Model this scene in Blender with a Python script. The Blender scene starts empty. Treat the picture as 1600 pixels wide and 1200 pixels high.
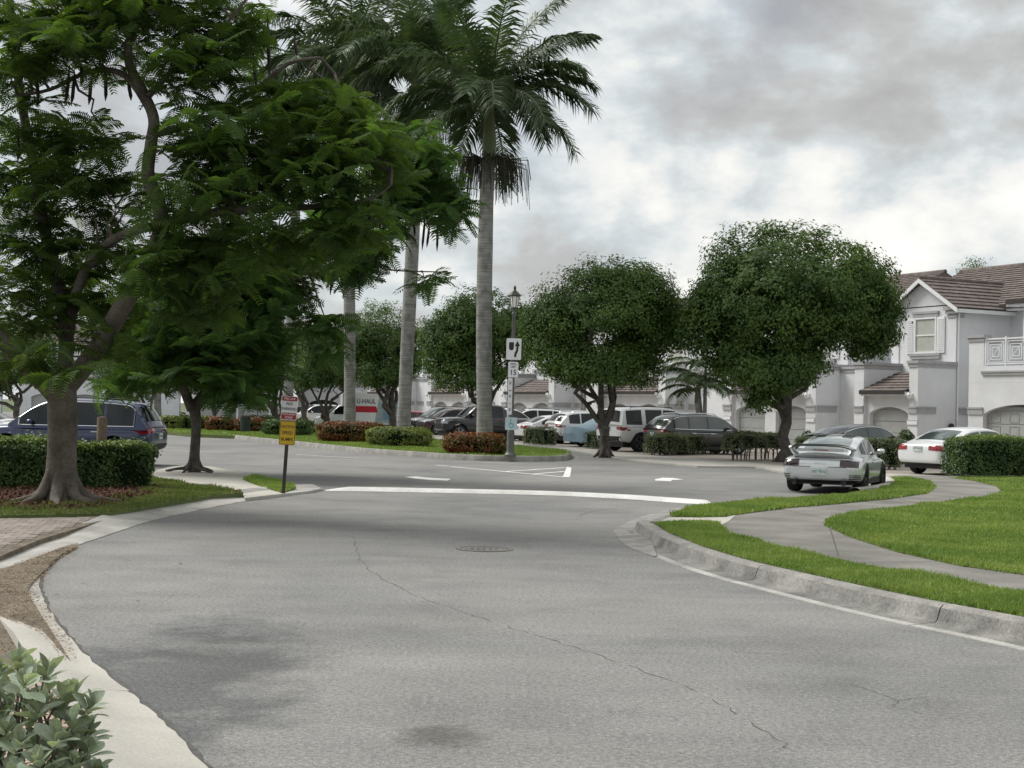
import bpy, bmesh, math, random
import numpy as np
from mathutils import Vector, Matrix
from mathutils.bvhtree import BVHTree
R = math.radians
scene = bpy.context.scene
col = scene.collection
random.seed(7)
rng = np.random.default_rng(7)

# ------------------------------------------------------------------ camera
F = 2219.0                      # focal length in photograph pixels (1600 wide)
EYE = 1.75
PITCH, ROLL = R(1.033), R(1.25)
CAM = Vector((0, 0, EYE))
_d = Vector((0, math.cos(PITCH), math.sin(PITCH)))
_r0 = Vector((1, 0, 0)); _u0 = Vector((0, -math.sin(PITCH), math.cos(PITCH)))
_r = _r0 * math.cos(ROLL) + _u0 * math.sin(ROLL)
_u = _u0 * math.cos(ROLL) - _r0 * math.sin(ROLL)
cam_data = bpy.data.cameras.new('camera')
cam = bpy.data.objects.new('camera', cam_data); col.objects.link(cam)
cam_data.sensor_width = 36.0; cam_data.lens = 36.0 * F / 1600.0
cam_data.clip_start = 0.1; cam_data.clip_end = 6000
m3 = Matrix((_r, _u, -_d)).transposed()
cam.matrix_world = Matrix.Translation(CAM) @ m3.to_4x4()
scene.camera = cam

def ray(px, py):
    return _d + _r * ((px - 800) / F) - _u * ((py - 600) / F)
def g(px, py, z=0.0):           # photograph pixel -> point on the plane at height z
    d = ray(px, py); t = (z - EYE) / d.z
    return Vector((d.x * t, d.y * t, z))
def pt(px, py, Y):              # photograph pixel -> point at distance Y
    d = ray(px, py); t = Y / d.y
    return CAM + d * t
def ppm(Y): return F / Y        # pixels per metre at distance Y

# ------------------------------------------------------------------ world, sun, exposure
SUN_TO = Vector((-0.80, 0.42, 1.0)).normalized()
w = bpy.data.worlds.new('World'); scene.world = w; w.use_nodes = True
nt = w.node_tree; N = nt.nodes; Lk = nt.links; N.clear()
def wn(t, **k):
    n = N.new(t)
    for a, b in k.items(): setattr(n, a, b)
    return n
out = wn('ShaderNodeOutputWorld')
sky = wn('ShaderNodeTexSky', sky_type='NISHITA', sun_disc=False)
sky.sun_elevation = math.asin(SUN_TO.z); sky.sun_rotation = math.atan2(SUN_TO.x, SUN_TO.y)
sky.air_density = 1.0; sky.dust_density = 2.0
bg_sky = wn('ShaderNodeBackground'); bg_sky.inputs['Strength'].default_value = 0.10
Lk.new(sky.outputs[0], bg_sky.inputs['Color'])
tc = wn('ShaderNodeTexCoord')
mp = wn('ShaderNodeMapping'); mp.inputs['Scale'].default_value = (1.0, 1.0, 1.7); mp.inputs['Location'].default_value = (3.3, 0.1, 1.7)
Lk.new(tc.outputs['Generated'], mp.inputs['Vector'])
def wnoise(scale, detail, rough, dist, loc=None):
    n = wn('ShaderNodeTexNoise'); n.inputs['Scale'].default_value = scale; n.inputs['Detail'].default_value = detail
    n.inputs['Roughness'].default_value = rough; n.inputs['Distortion'].default_value = dist
    Lk.new(mp.outputs[0], n.inputs['Vector']); return n
def wramp(src, stops):
    r = wn('ShaderNodeValToRGB'); el = r.color_ramp.elements
    while len(el) < len(stops): el.new(0.5)
    for e, (p, c) in zip(el, stops):
        e.position = p; e.color = (c[0], c[1], c[2], 1)
    Lk.new(src, r.inputs[0]); return r
na = wnoise(4.3, 10, 0.50, 0.2)
nb = wnoise(12, 8, 0.58, 0.1)
nc = wnoise(3.1, 6, 0.5, 0.5)
add = wn('ShaderNodeMath', operation='MULTIPLY_ADD'); add.inputs[1].default_value = 0.35
Lk.new(nb.outputs['Fac'], add.inputs[0]); 
mul = wn('ShaderNodeMath', operation='MULTIPLY'); mul.inputs[1].default_value = 0.65
Lk.new(na.outputs['Fac'], mul.inputs[0]); Lk.new(mul.outputs[0], add.inputs[2])
cr = wramp(add.outputs[0], [(0.36, (0.36, 0.36, 0.36)), (0.43, (0.45, 0.455, 0.455)), (0.478, (0.535, 0.575, 0.59)), (0.502, (0.62, 0.65, 0.655)), (0.535, (0.74, 0.745, 0.725)), (0.60, (0.88, 0.865, 0.82))])
bg_c = wn('ShaderNodeBackground'); bg_c.inputs['Strength'].default_value = 1.0
Lk.new(cr.outputs[0], bg_c.inputs['Color'])
cover = wramp(nc.outputs['Fac'], [(0.30, (0.62,) * 3), (0.52, (1.0,) * 3)])
mx = wn('ShaderNodeMixShader')
Lk.new(cover.outputs[0], mx.inputs[0]); Lk.new(bg_sky.outputs[0], mx.inputs[1]); Lk.new(bg_c.outputs[0], mx.inputs[2])
Lk.new(mx.outputs[0], out.inputs['Surface'])

sd = bpy.data.lights.new('sun', 'SUN'); so = bpy.data.objects.new('sun', sd); col.objects.link(so)
sd.energy = 2.9; sd.angle = R(30); sd.color = (1.0, 0.97, 0.92)
so.rotation_euler = (-SUN_TO).to_track_quat('-Z', 'Y').to_euler(); so.location = (-20, 20, 60)
vs = scene.view_settings
vs.view_transform = 'Standard'; vs.look = 'None'; vs.gamma = 1.0; vs.use_curve_mapping = False; vs.exposure = 0.30
scene.render.engine = 'CYCLES'
try:
    scene.cycles.max_bounces = 6; scene.cycles.diffuse_bounces = 3; scene.cycles.glossy_bounces = 3
    scene.cycles.transmission_bounces = 3; scene.cycles.transparent_max_bounces = 6
except Exception: pass

# ------------------------------------------------------------------ materials
MATS = {}
def mat(name, base, rough=0.8, var=0.0, vscale=3.0, bump=0.0, bscale=40.0, metal=0.0, coat=0.0, spec=0.5,
        c2=None, trans=0.0, fine=0.0, fscale=150.0, objvar=0.0, emit=None):
    if name in MATS: return MATS[name]
    m = bpy.data.materials.new(name); m.use_nodes = True
    t = m.node_tree; ns = t.nodes; ls = t.links
    b = ns['Principled BSDF']
    b.inputs['Roughness'].default_value = rough; b.inputs['Metallic'].default_value = metal
    b.inputs['Coat Weight'].default_value = coat; b.inputs['Coat Roughness'].default_value = 0.04
    b.inputs['Specular IOR Level'].default_value = spec
    base4 = (*base, 1)
    b.inputs['Base Color'].default_value = base4
    src = None
    tcn = ns.new('ShaderNodeTexCoord')
    def noise(sc, det=4, ro=0.55):
        n = ns.new('ShaderNodeTexNoise'); n.inputs['Scale'].default_value = sc; n.inputs['Detail'].default_value = det
        n.inputs['Roughness'].default_value = ro; ls.new(tcn.outputs['Object'], n.inputs['Vector']); return n
    if var or c2:
        n = noise(vscale, 5)
        r = ns.new('ShaderNodeValToRGB'); r.color_ramp.elements[0].position = 0.33; r.color_ramp.elements[1].position = 0.67
        if c2:
            r.color_ramp.elements[0].color = base4; r.color_ramp.elements[1].color = (*c2, 1)
        else:
            r.color_ramp.elements[0].color = (*[max(0, c * (1 - var)) for c in base], 1)
            r.color_ramp.elements[1].color = (*[min(1, c * (1 + var)) for c in base], 1)
        ls.new(n.outputs['Fac'], r.inputs[0]); src = r.outputs[0]
    if fine:
        n = noise(fscale, 3, 0.6)
        r = ns.new('ShaderNodeMapRange'); r.inputs['From Min'].default_value = 0.3; r.inputs['From Max'].default_value = 0.7
        r.inputs['To Min'].default_value = 1 - fine; r.inputs['To Max'].default_value = 1 + fine
        ls.new(n.outputs['Fac'], r.inputs['Value'])
        mm = ns.new('ShaderNodeMix'); mm.data_type = 'RGBA'; mm.blend_type = 'MULTIPLY'; mm.inputs[0].default_value = 1
        if src: ls.new(src, mm.inputs[6])
        else: mm.inputs[6].default_value = base4
        ls.new(r.outputs[0], mm.inputs[7]); src = mm.outputs[2]
    if objvar:
        oi = ns.new('ShaderNodeObjectInfo')
        r = ns.new('ShaderNodeMapRange'); r.inputs['To Min'].default_value = 1 - objvar; r.inputs['To Max'].default_value = 1 + objvar
        ls.new(oi.outputs['Random'], r.inputs['Value'])
        mm = ns.new('ShaderNodeMix'); mm.data_type = 'RGBA'; mm.blend_type = 'MULTIPLY'; mm.inputs[0].default_value = 1
        if src: ls.new(src, mm.inputs[6])
        else: mm.inputs[6].default_value = base4
        ls.new(r.outputs[0], mm.inputs[7]); src = mm.outputs[2]
    if src: ls.new(src, b.inputs['Base Color'])
    if bump:
        n = noise(bscale, 5, 0.6)
        bp = ns.new('ShaderNodeBump'); bp.inputs['Strength'].default_value = bump; bp.inputs['Distance'].default_value = 0.02
        ls.new(n.outputs['Fac'], bp.inputs['Height']); ls.new(bp.outputs[0], b.inputs['Normal'])
    if trans:
        tr = ns.new('ShaderNodeBsdfTranslucent'); tr.inputs['Color'].default_value = (min(1, base[0] * 1.5), min(1, base[1] * 1.5), base[2] * 0.7, 1)
        if src:
            hs = ns.new('ShaderNodeMix'); hs.data_type = 'RGBA'; hs.blend_type = 'MULTIPLY'; hs.inputs[0].default_value = 1
            ls.new(src, hs.inputs[6]); hs.inputs[7].default_value = (1.5, 1.5, 0.6, 1); ls.new(hs.outputs[2], tr.inputs['Color'])
        mxs = ns.new('ShaderNodeMixShader'); mxs.inputs[0].default_value = trans
        o = ns['Material Output']
        ls.new(b.outputs[0], mxs.inputs[1]); ls.new(tr.outputs[0], mxs.inputs[2]); ls.new(mxs.outputs[0], o.inputs['Surface'])
    if emit:
        b.inputs['Emission Color'].default_value = (*emit[:3], 1); b.inputs['Emission Strength'].default_value = emit[3]
    MATS[name] = m
    return m

def asphalt_mat():
    m = bpy.data.materials.new('worn_asphalt'); m.use_nodes = True
    t = m.node_tree; ns = t.nodes; ls = t.links; b = ns['Principled BSDF']
    tcn = ns.new('ShaderNodeTexCoord')
    def noise(sc, det, ro=0.55, dist=0.0, stretch=None):
        n = ns.new('ShaderNodeTexNoise'); n.inputs['Scale'].default_value = sc; n.inputs['Detail'].default_value = det
        n.inputs['Roughness'].default_value = ro; n.inputs['Distortion'].default_value = dist
        if stretch:
            mpn = ns.new('ShaderNodeMapping'); mpn.inputs['Scale'].default_value = stretch
            ls.new(tcn.outputs['Object'], mpn.inputs[0]); ls.new(mpn.outputs[0], n.inputs['Vector'])
        else: ls.new(tcn.outputs['Object'], n.inputs['Vector'])
        return n
    def ramp(src, stops):
        r = ns.new('ShaderNodeValToRGB'); el = r.color_ramp.elements
        while len(el) < len(stops): el.new(0.5)
        for e, (p, c) in zip(el, stops): e.position = p; e.color = (*c, 1)
        ls.new(src, r.inputs[0]); return r.outputs[0]
    def mul(a, bb, fac=1.0):
        mm = ns.new('ShaderNodeMix'); mm.data_type = 'RGBA'; mm.blend_type = 'MULTIPLY'; mm.inputs[0].default_value = fac
        ls.new(a, mm.inputs[6]); ls.new(bb, mm.inputs[7]); return mm.outputs[2]
    big = ramp(noise(0.22, 6, 0.6, 0.6).outputs['Fac'], [(0.30, (0.155, 0.158, 0.158)), (0.47, (0.205, 0.203, 0.196)), (0.66, (0.245, 0.239, 0.224))])
    patch = ramp(noise(0.7, 7, 0.7, 0.4).outputs['Fac'], [(0.33, (0.84,) * 3), (0.5, (1,) * 3), (0.7, (1.08,) * 3)])
    streak = ramp(noise(1.0, 6, 0.65, 0.0, (0.5, 1.6, 1)).outputs['Fac'], [(0.35, (0.90,) * 3), (0.6, (1.05,) * 3)])
    fine = ramp(noise(30, 4, 0.8).outputs['Fac'], [(0.30, (0.50,) * 3), (0.5, (1.0,) * 3), (0.70, (1.6,) * 3)])
    fine2 = ramp(noise(85, 2, 0.7).outputs['Fac'], [(0.30, (0.55,) * 3), (0.7, (1.5,) * 3)])
    v = ns.new('ShaderNodeTexVoronoi'); v.feature = 'DISTANCE_TO_EDGE'; v.inputs['Scale'].default_value = 0.28
    nd = noise(0.8, 5, 0.65)
    mxv = ns.new('ShaderNodeMix'); mxv.data_type = 'RGBA'; mxv.inputs[0].default_value = 0.62
    ls.new(tcn.outputs['Object'], mxv.inputs[6]); 
    sc = ns.new('ShaderNodeVectorMath'); sc.operation = 'SCALE'; sc.inputs['Scale'].default_value = 9.0
    ls.new(nd.outputs['Color'], sc.inputs[0])
    av = ns.new('ShaderNodeVectorMath'); av.operation = 'ADD'
    ls.new(tcn.outputs['Object'], av.inputs[0]); ls.new(sc.outputs[0], av.inputs[1]); ls.new(av.outputs[0], v.inputs['Vector'])
    crack = ramp(v.outputs['Distance'], [(0.0, (0.0,) * 3), (0.0045, (1.0,) * 3)])
    gate = ramp(noise(0.35, 3).outputs['Fac'], [(0.5, (1.0,) * 3), (0.58, (0.0,) * 3)])
    scr = ns.new('ShaderNodeMix'); scr.data_type = 'RGBA'; scr.blend_type = 'LIGHTEN'; scr.inputs[0].default_value = 1
    ls.new(crack, scr.inputs[6]); ls.new(gate, scr.inputs[7])
    # darker, less worn strip of asphalt along the left gutter
    sx = ns.new('ShaderNodeSeparateXYZ'); ls.new(tcn.outputs['Object'], sx.inputs[0])
    def math_(op, a, b_):
        q = ns.new('ShaderNodeMath'); q.operation = op
        for i_, v_ in enumerate((a, b_)):
            if isinstance(v_, (int, float)): q.inputs[i_].default_value = v_
            else: ls.new(v_, q.inputs[i_])
        return q.outputs[0]
    dx = math_('DIVIDE', math_('ADD', sx.outputs[0], 2.15), 1.1); dy = math_('DIVIDE', math_('SUBTRACT', sx.outputs[1], 8.6), 3.2)
    rr_ = math_('ADD', math_('MULTIPLY', dx, dx), math_('MULTIPLY', dy, dy)); nz = math_('MULTIPLY', math_('SUBTRACT', noise(1.1, 7, 0.7).outputs['Fac'], 0.5), 3.4)
    wear = ramp(math_('ADD', rr_, nz), [(0.2, (0.50, 0.52, 0.54)), (1.15, (1.0, 1.0, 1.0))])
    big = mul(big, wear)
    dx2 = math_('DIVIDE', math_('ADD', sx.outputs[0], 0.33), 0.26); dy2 = math_('DIVIDE', math_('SUBTRACT', sx.outputs[1], 7.62), 0.30)
    r2_ = math_('ADD', math_('ADD', math_('MULTIPLY', dx2, dx2), math_('MULTIPLY', dy2, dy2)), math_('MULTIPLY', math_('SUBTRACT', noise(6, 5, 0.7).outputs['Fac'], 0.5), 3.0))
    big = mul(big, ramp(r2_, [(0.2, (0.62, 0.60, 0.58)), (1.0, (1.0, 1.0, 1.0))]))
    c = mul(mul(mul(mul(mul(big, patch), streak, 0.8), fine, 0.85), fine2, 0.8), scr.outputs[2], 0.5)
    ls.new(c, b.inputs['Base Color'])
    b.inputs['Roughness'].default_value = 0.88; b.inputs['Specular IOR Level'].default_value = 0.25
    bp = ns.new('ShaderNodeBump'); bp.inputs['Strength'].default_value = 0.5; bp.inputs['Distance'].default_value = 0.006
    ls.new(noise(90, 3, 0.7).outputs['Fac'], bp.inputs['Height']); ls.new(bp.outputs[0], b.inputs['Normal'])
    return m
M_ASPHALT = asphalt_mat()
M_CONC = mat('concrete', (0.36, 0.35, 0.325), 0.9, var=0.28, vscale=1.3, bump=0.35, bscale=60, fine=0.22, fscale=45)
M_CONC_F = mat('dark_concrete', (0.12, 0.118, 0.11), 0.93, c2=(0.27, 0.263, 0.245), vscale=2.2, bump=0.5, bscale=45, fine=0.3, fscale=35)
M_CONC_D = mat('weathered_concrete', (0.18, 0.176, 0.165), 0.92, c2=(0.32, 0.31, 0.285), vscale=2.6, bump=0.4, bscale=50, fine=0.25, fscale=40)
M_WALK = mat('sidewalk_concrete', (0.135, 0.130, 0.117), 0.92, c2=(0.25, 0.24, 0.215), vscale=0.9, bump=0.3, bscale=70, fine=0.22, fscale=55)
M_WALKL = mat('pale_sidewalk', (0.44, 0.42, 0.375), 0.9, var=0.18, vscale=0.7, bump=0.25, bscale=70, fine=0.12, fscale=50)
M_PAVER = mat('paver_brick', (0.30, 0.255, 0.225), 0.9, var=0.16, vscale=6, bump=0.35, bscale=60, fine=0.18, fscale=60, objvar=0.22)
M_PAVER_P = mat('pink_paver_brick', (0.42, 0.30, 0.245), 0.9, var=0.16, vscale=6, bump=0.3, bscale=60, fine=0.18, fscale=60, objvar=0.15)
M_PAVE_FAR = mat('parking_pavers', (0.31, 0.275, 0.24), 0.9, c2=(0.40, 0.345, 0.295), vscale=0.8, bump=0.3, bscale=30, fine=0.25, fscale=9)
M_DIRT = mat('leaf_litter_soil', (0.085, 0.070, 0.046), 0.95, c2=(0.20, 0.165, 0.125), vscale=4, bump=0.6, bscale=50, fine=0.35, fscale=45)
M_MULCH = mat('red_mulch', (0.13, 0.045, 0.028), 0.95, c2=(0.08, 0.05, 0.03), vscale=9, bump=0.8, bscale=40, fine=0.4, fscale=60)
M_SOILG = mat('lawn_soil', (0.075, 0.10, 0.03), 0.95, c2=(0.11, 0.14, 0.042), vscale=2.5, bump=0.5, bscale=50, fine=0.3, fscale=50)
M_GRASS = mat('lawn_grass', (0.125, 0.212, 0.047), 0.65, c2=(0.25, 0.325, 0.10), vscale=0.7, fine=0.25, fscale=14, trans=0.3, spec=0.3)
M_GRASS_D = mat('rough_lawn_grass', (0.085, 0.135, 0.032), 0.7, c2=(0.17, 0.19, 0.075), vscale=1.5, fine=0.3, fscale=12, trans=0.25, spec=0.3)
M_WHITE = mat('road_paint', (0.60, 0.59, 0.56), 0.75, c2=(0.80, 0.79, 0.76), vscale=2.2, fine=0.16, fscale=40, bump=0.2, bscale=70)
M_FAR = mat('distant_ground', (0.09, 0.12, 0.05), 0.95, var=0.3, vscale=0.05)

# ------------------------------------------------------------------ mesh helpers
class MB:
    def __init__(s): s.v = []; s.f = []
    def add(s, vs, fs):
        o = len(s.v); s.v += [tuple(x) for x in vs]; s.f += [tuple(i + o for i in f) for f in fs]; return s
    def box(s, c, d, M=None):
        x, y, z = c; a, b, h = d[0] / 2, d[1] / 2, d[2] / 2
        vs = [(x + i * a, y + j * b, z + k * h) for k in (-1, 1) for j in (-1, 1) for i in (-1, 1)]
        if M: vs = [M @ Vector(p) for p in vs]
        return s.add(vs, [(0, 2, 3, 1), (4, 5, 7, 6), (0, 1, 5, 4), (2, 6, 7, 3), (0, 4, 6, 2), (1, 3, 7, 5)])
    def bx(s, x0, x1, y0, y1, z0, z1): return s.box(((x0 + x1) / 2, (y0 + y1) / 2, (z0 + z1) / 2), (x1 - x0, y1 - y0, z1 - z0))
    def tube(s, path, rad, n=8, cap=True, squash=None):
        path = [Vector(p) for p in path]
        if not hasattr(rad, '__len__'): rad = [rad] * len(path)
        o = len(s.v); ref = None
        for i, p in enumerate(path):
            a = path[max(i - 1, 0)]; b = path[min(i + 1, len(path) - 1)]
            t = (b - a).normalized() if (b - a).length > 1e-9 else Vector((0, 0, 1))
            if ref is None: ref = t.orthogonal().normalized()
            ref = (ref - t * ref.dot(t))
            ref = ref.normalized() if ref.length > 1e-6 else t.orthogonal().normalized()
            bi = t.cross(ref)
            for k in range(n):
                an = 2 * math.pi * k / n
                s.v.append(tuple(p + (ref * math.cos(an) + bi * math.sin(an)) * rad[i]))
        for i in range(len(path) - 1):
            for k in range(n):
                s.f.append((o + i * n + k, o + i * n + (k + 1) % n, o + (i + 1) * n + (k + 1) % n, o + (i + 1) * n + k))
        if cap:
            s.f.append(tuple(o + k for k in reversed(range(n)))); e = o + (len(path) - 1) * n
            s.f.append(tuple(e + k for k in range(n)))
        return s
    def lathe(s, prof, n=16, c=(0, 0, 0), axis='z'):
        o = len(s.v)
        for r, z in prof:
            for k in range(n):
                a = 2 * math.pi * k / n
                p = (r * math.cos(a), r * math.sin(a), z)
                if axis == 'y': p = (p[0], z, p[1])
                s.v.append((p[0] + c[0], p[1] + c[1], p[2] + c[2]))
        for i in range(len(prof) - 1):
            for k in range(n):
                q = (o + i * n + k, o + i * n + (k + 1) % n, o + (i + 1) * n + (k + 1) % n, o + (i + 1) * n + k)
                s.f.append(q if axis == 'z' else q[::-1])
        return s
    def prism(s, poly, z0, z1, M=None):     # poly: list of (x,y)
        n = len(poly)
        vs = [(p[0], p[1], z0) for p in poly] + [(p[0], p[1], z1) for p in poly]
        if M: vs = [M @ Vector(p) for p in vs]
        fs = [tuple(reversed(range(n))), tuple(range(n, 2 * n))] + [(i, (i + 1) % n, (i + 1) % n + n, i + n) for i in range(n)]
        return s.add(vs, fs)
    def grid(s, rows):                       # rows of points
        o = len(s.v); nr = len(rows); nc_ = len(rows[0])
        for r in rows: s.v += [tuple(p) for p in r]
        for i in range(nr - 1):
            for j in range(nc_ - 1):
                a = o + i * nc_ + j; s.f.append((a, a + 1, a + nc_ + 1, a + nc_))
        return s
    def mesh(s, name, m=None, smooth=False, ang=40):
        me = bpy.data.meshes.new(name); me.from_pydata(s.v, [], s.f); me.update()
        if m: me.materials.append(m)
        if smooth:
            me.polygons.foreach_set('use_smooth', [True] * len(me.polygons))
            me.set_sharp_from_angle(angle=R(ang))
        return me
    def build(s, name, m, parent=None, smooth=False, ang=40, loc=None):
        return link(name, s.mesh(name, m, smooth, ang), parent, loc)
def link(name, me, parent=None, loc=None, rz=None):
    o = bpy.data.objects.new(name, me); col.objects.link(o)
    if parent is not None: o.parent = parent
    if loc is not None: o.location = loc
    if rz is not None: o.rotation_euler = (0, 0, rz)
    return o
def empty(name, loc=(0, 0, 0), rz=0.0):
    o = bpy.data.objects.new(name, None); col.objects.link(o); o.location = loc; o.rotation_euler = (0, 0, rz)
    o.empty_display_size = 0.2
    return o
def tag(o, label=None, cat=None, group=None, kind=None):
    if label: o['label'] = label
    if cat: o['category'] = cat
    if group: o['group'] = group
    if kind: o['kind'] = kind
    return o
def struct(o): o['kind'] = 'structure'; return o
def copy_tree(o, parent=None):
    c = o.copy(); col.objects.link(c); c.parent = parent
    for ch in list(o.children): copy_tree(ch, c)
    return c
def np_mesh(name, V, Fc, m, parent=None, smooth=False):
    """V (n,3) float, Fc (k,3|4) int -> object"""
    me = bpy.data.meshes.new(name); k = Fc.shape[1]
    me.vertices.add(len(V)); me.vertices.foreach_set('co', np.asarray(V, np.float32).ravel())
    me.loops.add(Fc.size); me.loops.foreach_set('vertex_index', Fc.astype(np.int32).ravel())
    me.polygons.add(len(Fc)); me.polygons.foreach_set('loop_start', np.arange(0, Fc.size, k, dtype=np.int32))
    me.update(calc_edges=True); me.materials.append(m)
    if smooth: me.polygons.foreach_set('use_smooth', [True] * len(me.polygons))
    return link(name, me, parent)
def cat_rom(pts, n=8, closed=False):
    pts = [Vector(p) for p in pts]; L = len(pts); res = []
    rngi = range(L) if closed else range(L - 1)
    for i in rngi:
        p0 = pts[(i - 1) % L] if closed or i > 0 else pts[0]
        p1 = pts[i]; p2 = pts[(i + 1) % L]
        p3 = pts[(i + 2) % L] if closed or i + 2 < L else pts[-1]
        for k in range(n):
            t = k / n
            res.append(0.5 * ((2 * p1) + (p2 - p0) * t + (2 * p0 - 5 * p1 + 4 * p2 - p3) * t * t + (3 * p1 - p0 - 3 * p2 + p3) * t ** 3))
    if not closed: res.append(pts[-1])
    return res
def text_mesh(s, size, name='lettering', depth=0.002, align='CENTER', sx=1.0):
    cu = bpy.data.curves.new(name, 'FONT'); cu.body = s; cu.size = size; cu.align_x = align; cu.align_y = 'CENTER'
    cu.extrude = depth; cu.resolution_u = 3; cu.offset = size * 0.012
    o = bpy.data.objects.new('tmp', cu); col.objects.link(o)
    me = bpy.data.meshes.new_from_object(o.evaluated_get(bpy.context.evaluated_depsgraph_get()))
    bpy.data.objects.remove(o); bpy.data.curves.remove(cu)
    if sx != 1.0:
        for v in me.vertices: v.co.x *= sx
    me.materials.clear()
    return me
def put_text(s, size, m, parent, M, sx=1.0, depth=0.002):
    me = text_mesh(s, size, depth=depth, sx=sx); me.transform(M); me.materials.append(m)
    return link('lettering', me, parent)
# ================================================================== GROUND
def slab(name, pix, z0, z1, m, smooth_n=0, closed=True, kind=True, parent=None):
    """pix: pixel outline read on the plane at height z1; solid from z0 to z1"""
    P = [g(x, y, z1) for x, y in pix]
    if smooth_n: P = cat_rom(P, smooth_n, True)
    o = MB().prism([(p.x, p.y) for p in P], z0, z1).build(name, m, parent)
    bm = bmesh.new(); bm.from_mesh(o.data); bmesh.ops.recalc_face_normals(bm, faces=bm.faces); 
    bmesh.ops.triangulate(bm, faces=[f for f in bm.faces if len(f.verts) > 4]); bm.to_mesh(o.data); bm.free()
    if kind: struct(o)
    return o, [(p.x, p.y) for p in P]
def in_poly(X, Y, poly):
    poly = np.asarray(poly); inside = np.zeros(len(X), bool); j = len(poly) - 1
    for i in range(len(poly)):
        xi, yi = poly[i]; xj, yj = poly[j]
        c = ((yi > Y) != (yj > Y)) & (X < (xj - xi) * (Y - yi) / (yj - yi + 1e-12) + xi)
        inside ^= c; j = i
    return inside
def grass(name, poly, z, n, m, parent=None, h=(0.035, 0.075), wd=0.011, edge_noise=0.0, near=True, excl=None):
    P = np.asarray(poly); lo = P.min(0); hi = P.max(0)
    X = []; Y = []
    tot = 0
    while tot < n:
        k = n * 3
        if near:                       # density falls off with distance
            u = rng.random(k); y0, y1 = max(lo[1], 1.0), hi[1]
            yy = 1 / (1 / y0 + u * (1 / y1 - 1 / y0))
        else: yy = lo[1] + rng.random(k) * (hi[1] - lo[1])
        xx = lo[0] + rng.random(k) * (hi[0] - lo[0])
        ok = in_poly(xx, yy, poly)
        if excl is not None: ok &= ~excl(xx, yy)
        X.append(xx[ok]); Y.append(yy[ok]); tot += ok.sum()
        if ok.sum() == 0: break
    X = np.concatenate(X)[:n]; Y = np.concatenate(Y)[:n]; n = len(X)
    X = X + rng.normal(0, 0.022, n); Y = Y + rng.normal(0, 0.03, n)
    ang = rng.random(n) * 2 * np.pi; H = h[0] + rng.random(n) * (h[1] - h[0])
    lump = 0.75 + 0.5 * np.sin(X * 2.1 + 1.3 * np.sin(Y * 1.7)) * np.sin(Y * 1.9 + np.sin(X * 2.3)); H *= np.clip(lump, 0.6, 1.3)
    W = wd * (0.7 + 0.6 * rng.random(n)) * np.clip(Y / 18, 0.8, 2.2)
    lean = rng.normal(0, 0.45, (n, 2)) * H[:, None]
    bx, by = np.cos(ang) * W, np.sin(ang) * W
    V = np.empty((n, 3, 3)); V[:, 0] = np.c_[X - bx, Y - by, np.full(n, z)]; V[:, 1] = np.c_[X + bx, Y + by, np.full(n, z)]
    V[:, 2] = np.c_[X + lean[:, 0], Y + lean[:, 1], z + H]
    return tag(np_mesh(name, V.reshape(-1, 3), np.arange(3 * n).reshape(n, 3), m, parent), kind='stuff')

# one sheet to the horizon, the asphalt on it
o = MB().add([(-3000, -200, -0.05), (3000, -200, -0.05), (3000, 4000, -0.05), (-3000, 4000, -0.05)], [(0, 1, 2, 3)]).build('ground', M_FAR); struct(o)
road = struct(MB().add([(-70, -12, 0), (90, -12, 0), (90, 190, 0), (-70, 190, 0)], [(0, 1, 2, 3)]).build('road', M_ASPHALT))

# ---- long cracks and the sealed patch edge of the asphalt
M_CRACK = mat('crack_tar', (0.085, 0.082, 0.076), 0.95, var=0.3, vscale=20)
def crack(pix, wid, jit=0.02):
    P = cat_rom([g(*p, 0.003) for p in pix], 14); vs = []; fs = []
    for i, p in enumerate(P):
        a = P[max(0, i - 1)]; b = P[min(len(P) - 1, i + 1)]; t = (b - a); t.z = 0; t.normalize(); nrm = Vector((-t.y, t.x, 0))
        w_ = wid * (0.35 + 0.9 * random.random()); p = p + nrm * random.uniform(-jit, jit)
        vs += [p - nrm * w_, p + nrm * w_]
        if i and random.random() < 0.9: fs.append((2 * i - 2, 2 * i - 1, 2 * i + 1, 2 * i))
    return MB().add(vs, fs).build('crack', M_CRACK, road)
crack([(555, 838), (560, 868), (582, 893), (640, 925), (740, 962), (860, 1000), (1000, 1046), (1130, 1100), (1240, 1175)], 0.0035, 0.03)
crack([(1325, 1068), (1400, 1092), (1395, 1103), (1440, 1115)], 0.003)
crack([(1395, 1094), (1440, 1090), (1448, 1094)], 0.003)
crack([(1185, 1020), (1150, 1018), (1240, 1022)], 0.003)
crack([(905, 806), (935, 797), (985, 795)], 0.009)
# ---- manhole cover
mh = empty('manhole_cover', g(757, 858, 0.0)); tag(mh, 'round iron manhole cover set flush in the asphalt', 'manhole cover')
M_IRON = mat('iron', (0.19, 0.18, 0.165), 0.85, var=0.25, vscale=8, metal=0.0, bump=0.4, bscale=40)
MB().lathe([(0.36, 0.002), (0.36, 0.010), (0.30, 0.010), (0.30, 0.002)], 32).build('rim', M_IRON, mh)
cv = MB(); cv.lathe([(0.285, 0.001), (0.285, 0.007), (0.0, 0.007)], 32)
for i in range(-3, 4):
    for j in range(-3, 4):
        if i * i + j * j < 10: cv.box((i * 0.075, j * 0.075, 0.009), (0.045, 0.045, 0.005))
cv.build('lid', M_IRON, mh)

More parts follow.
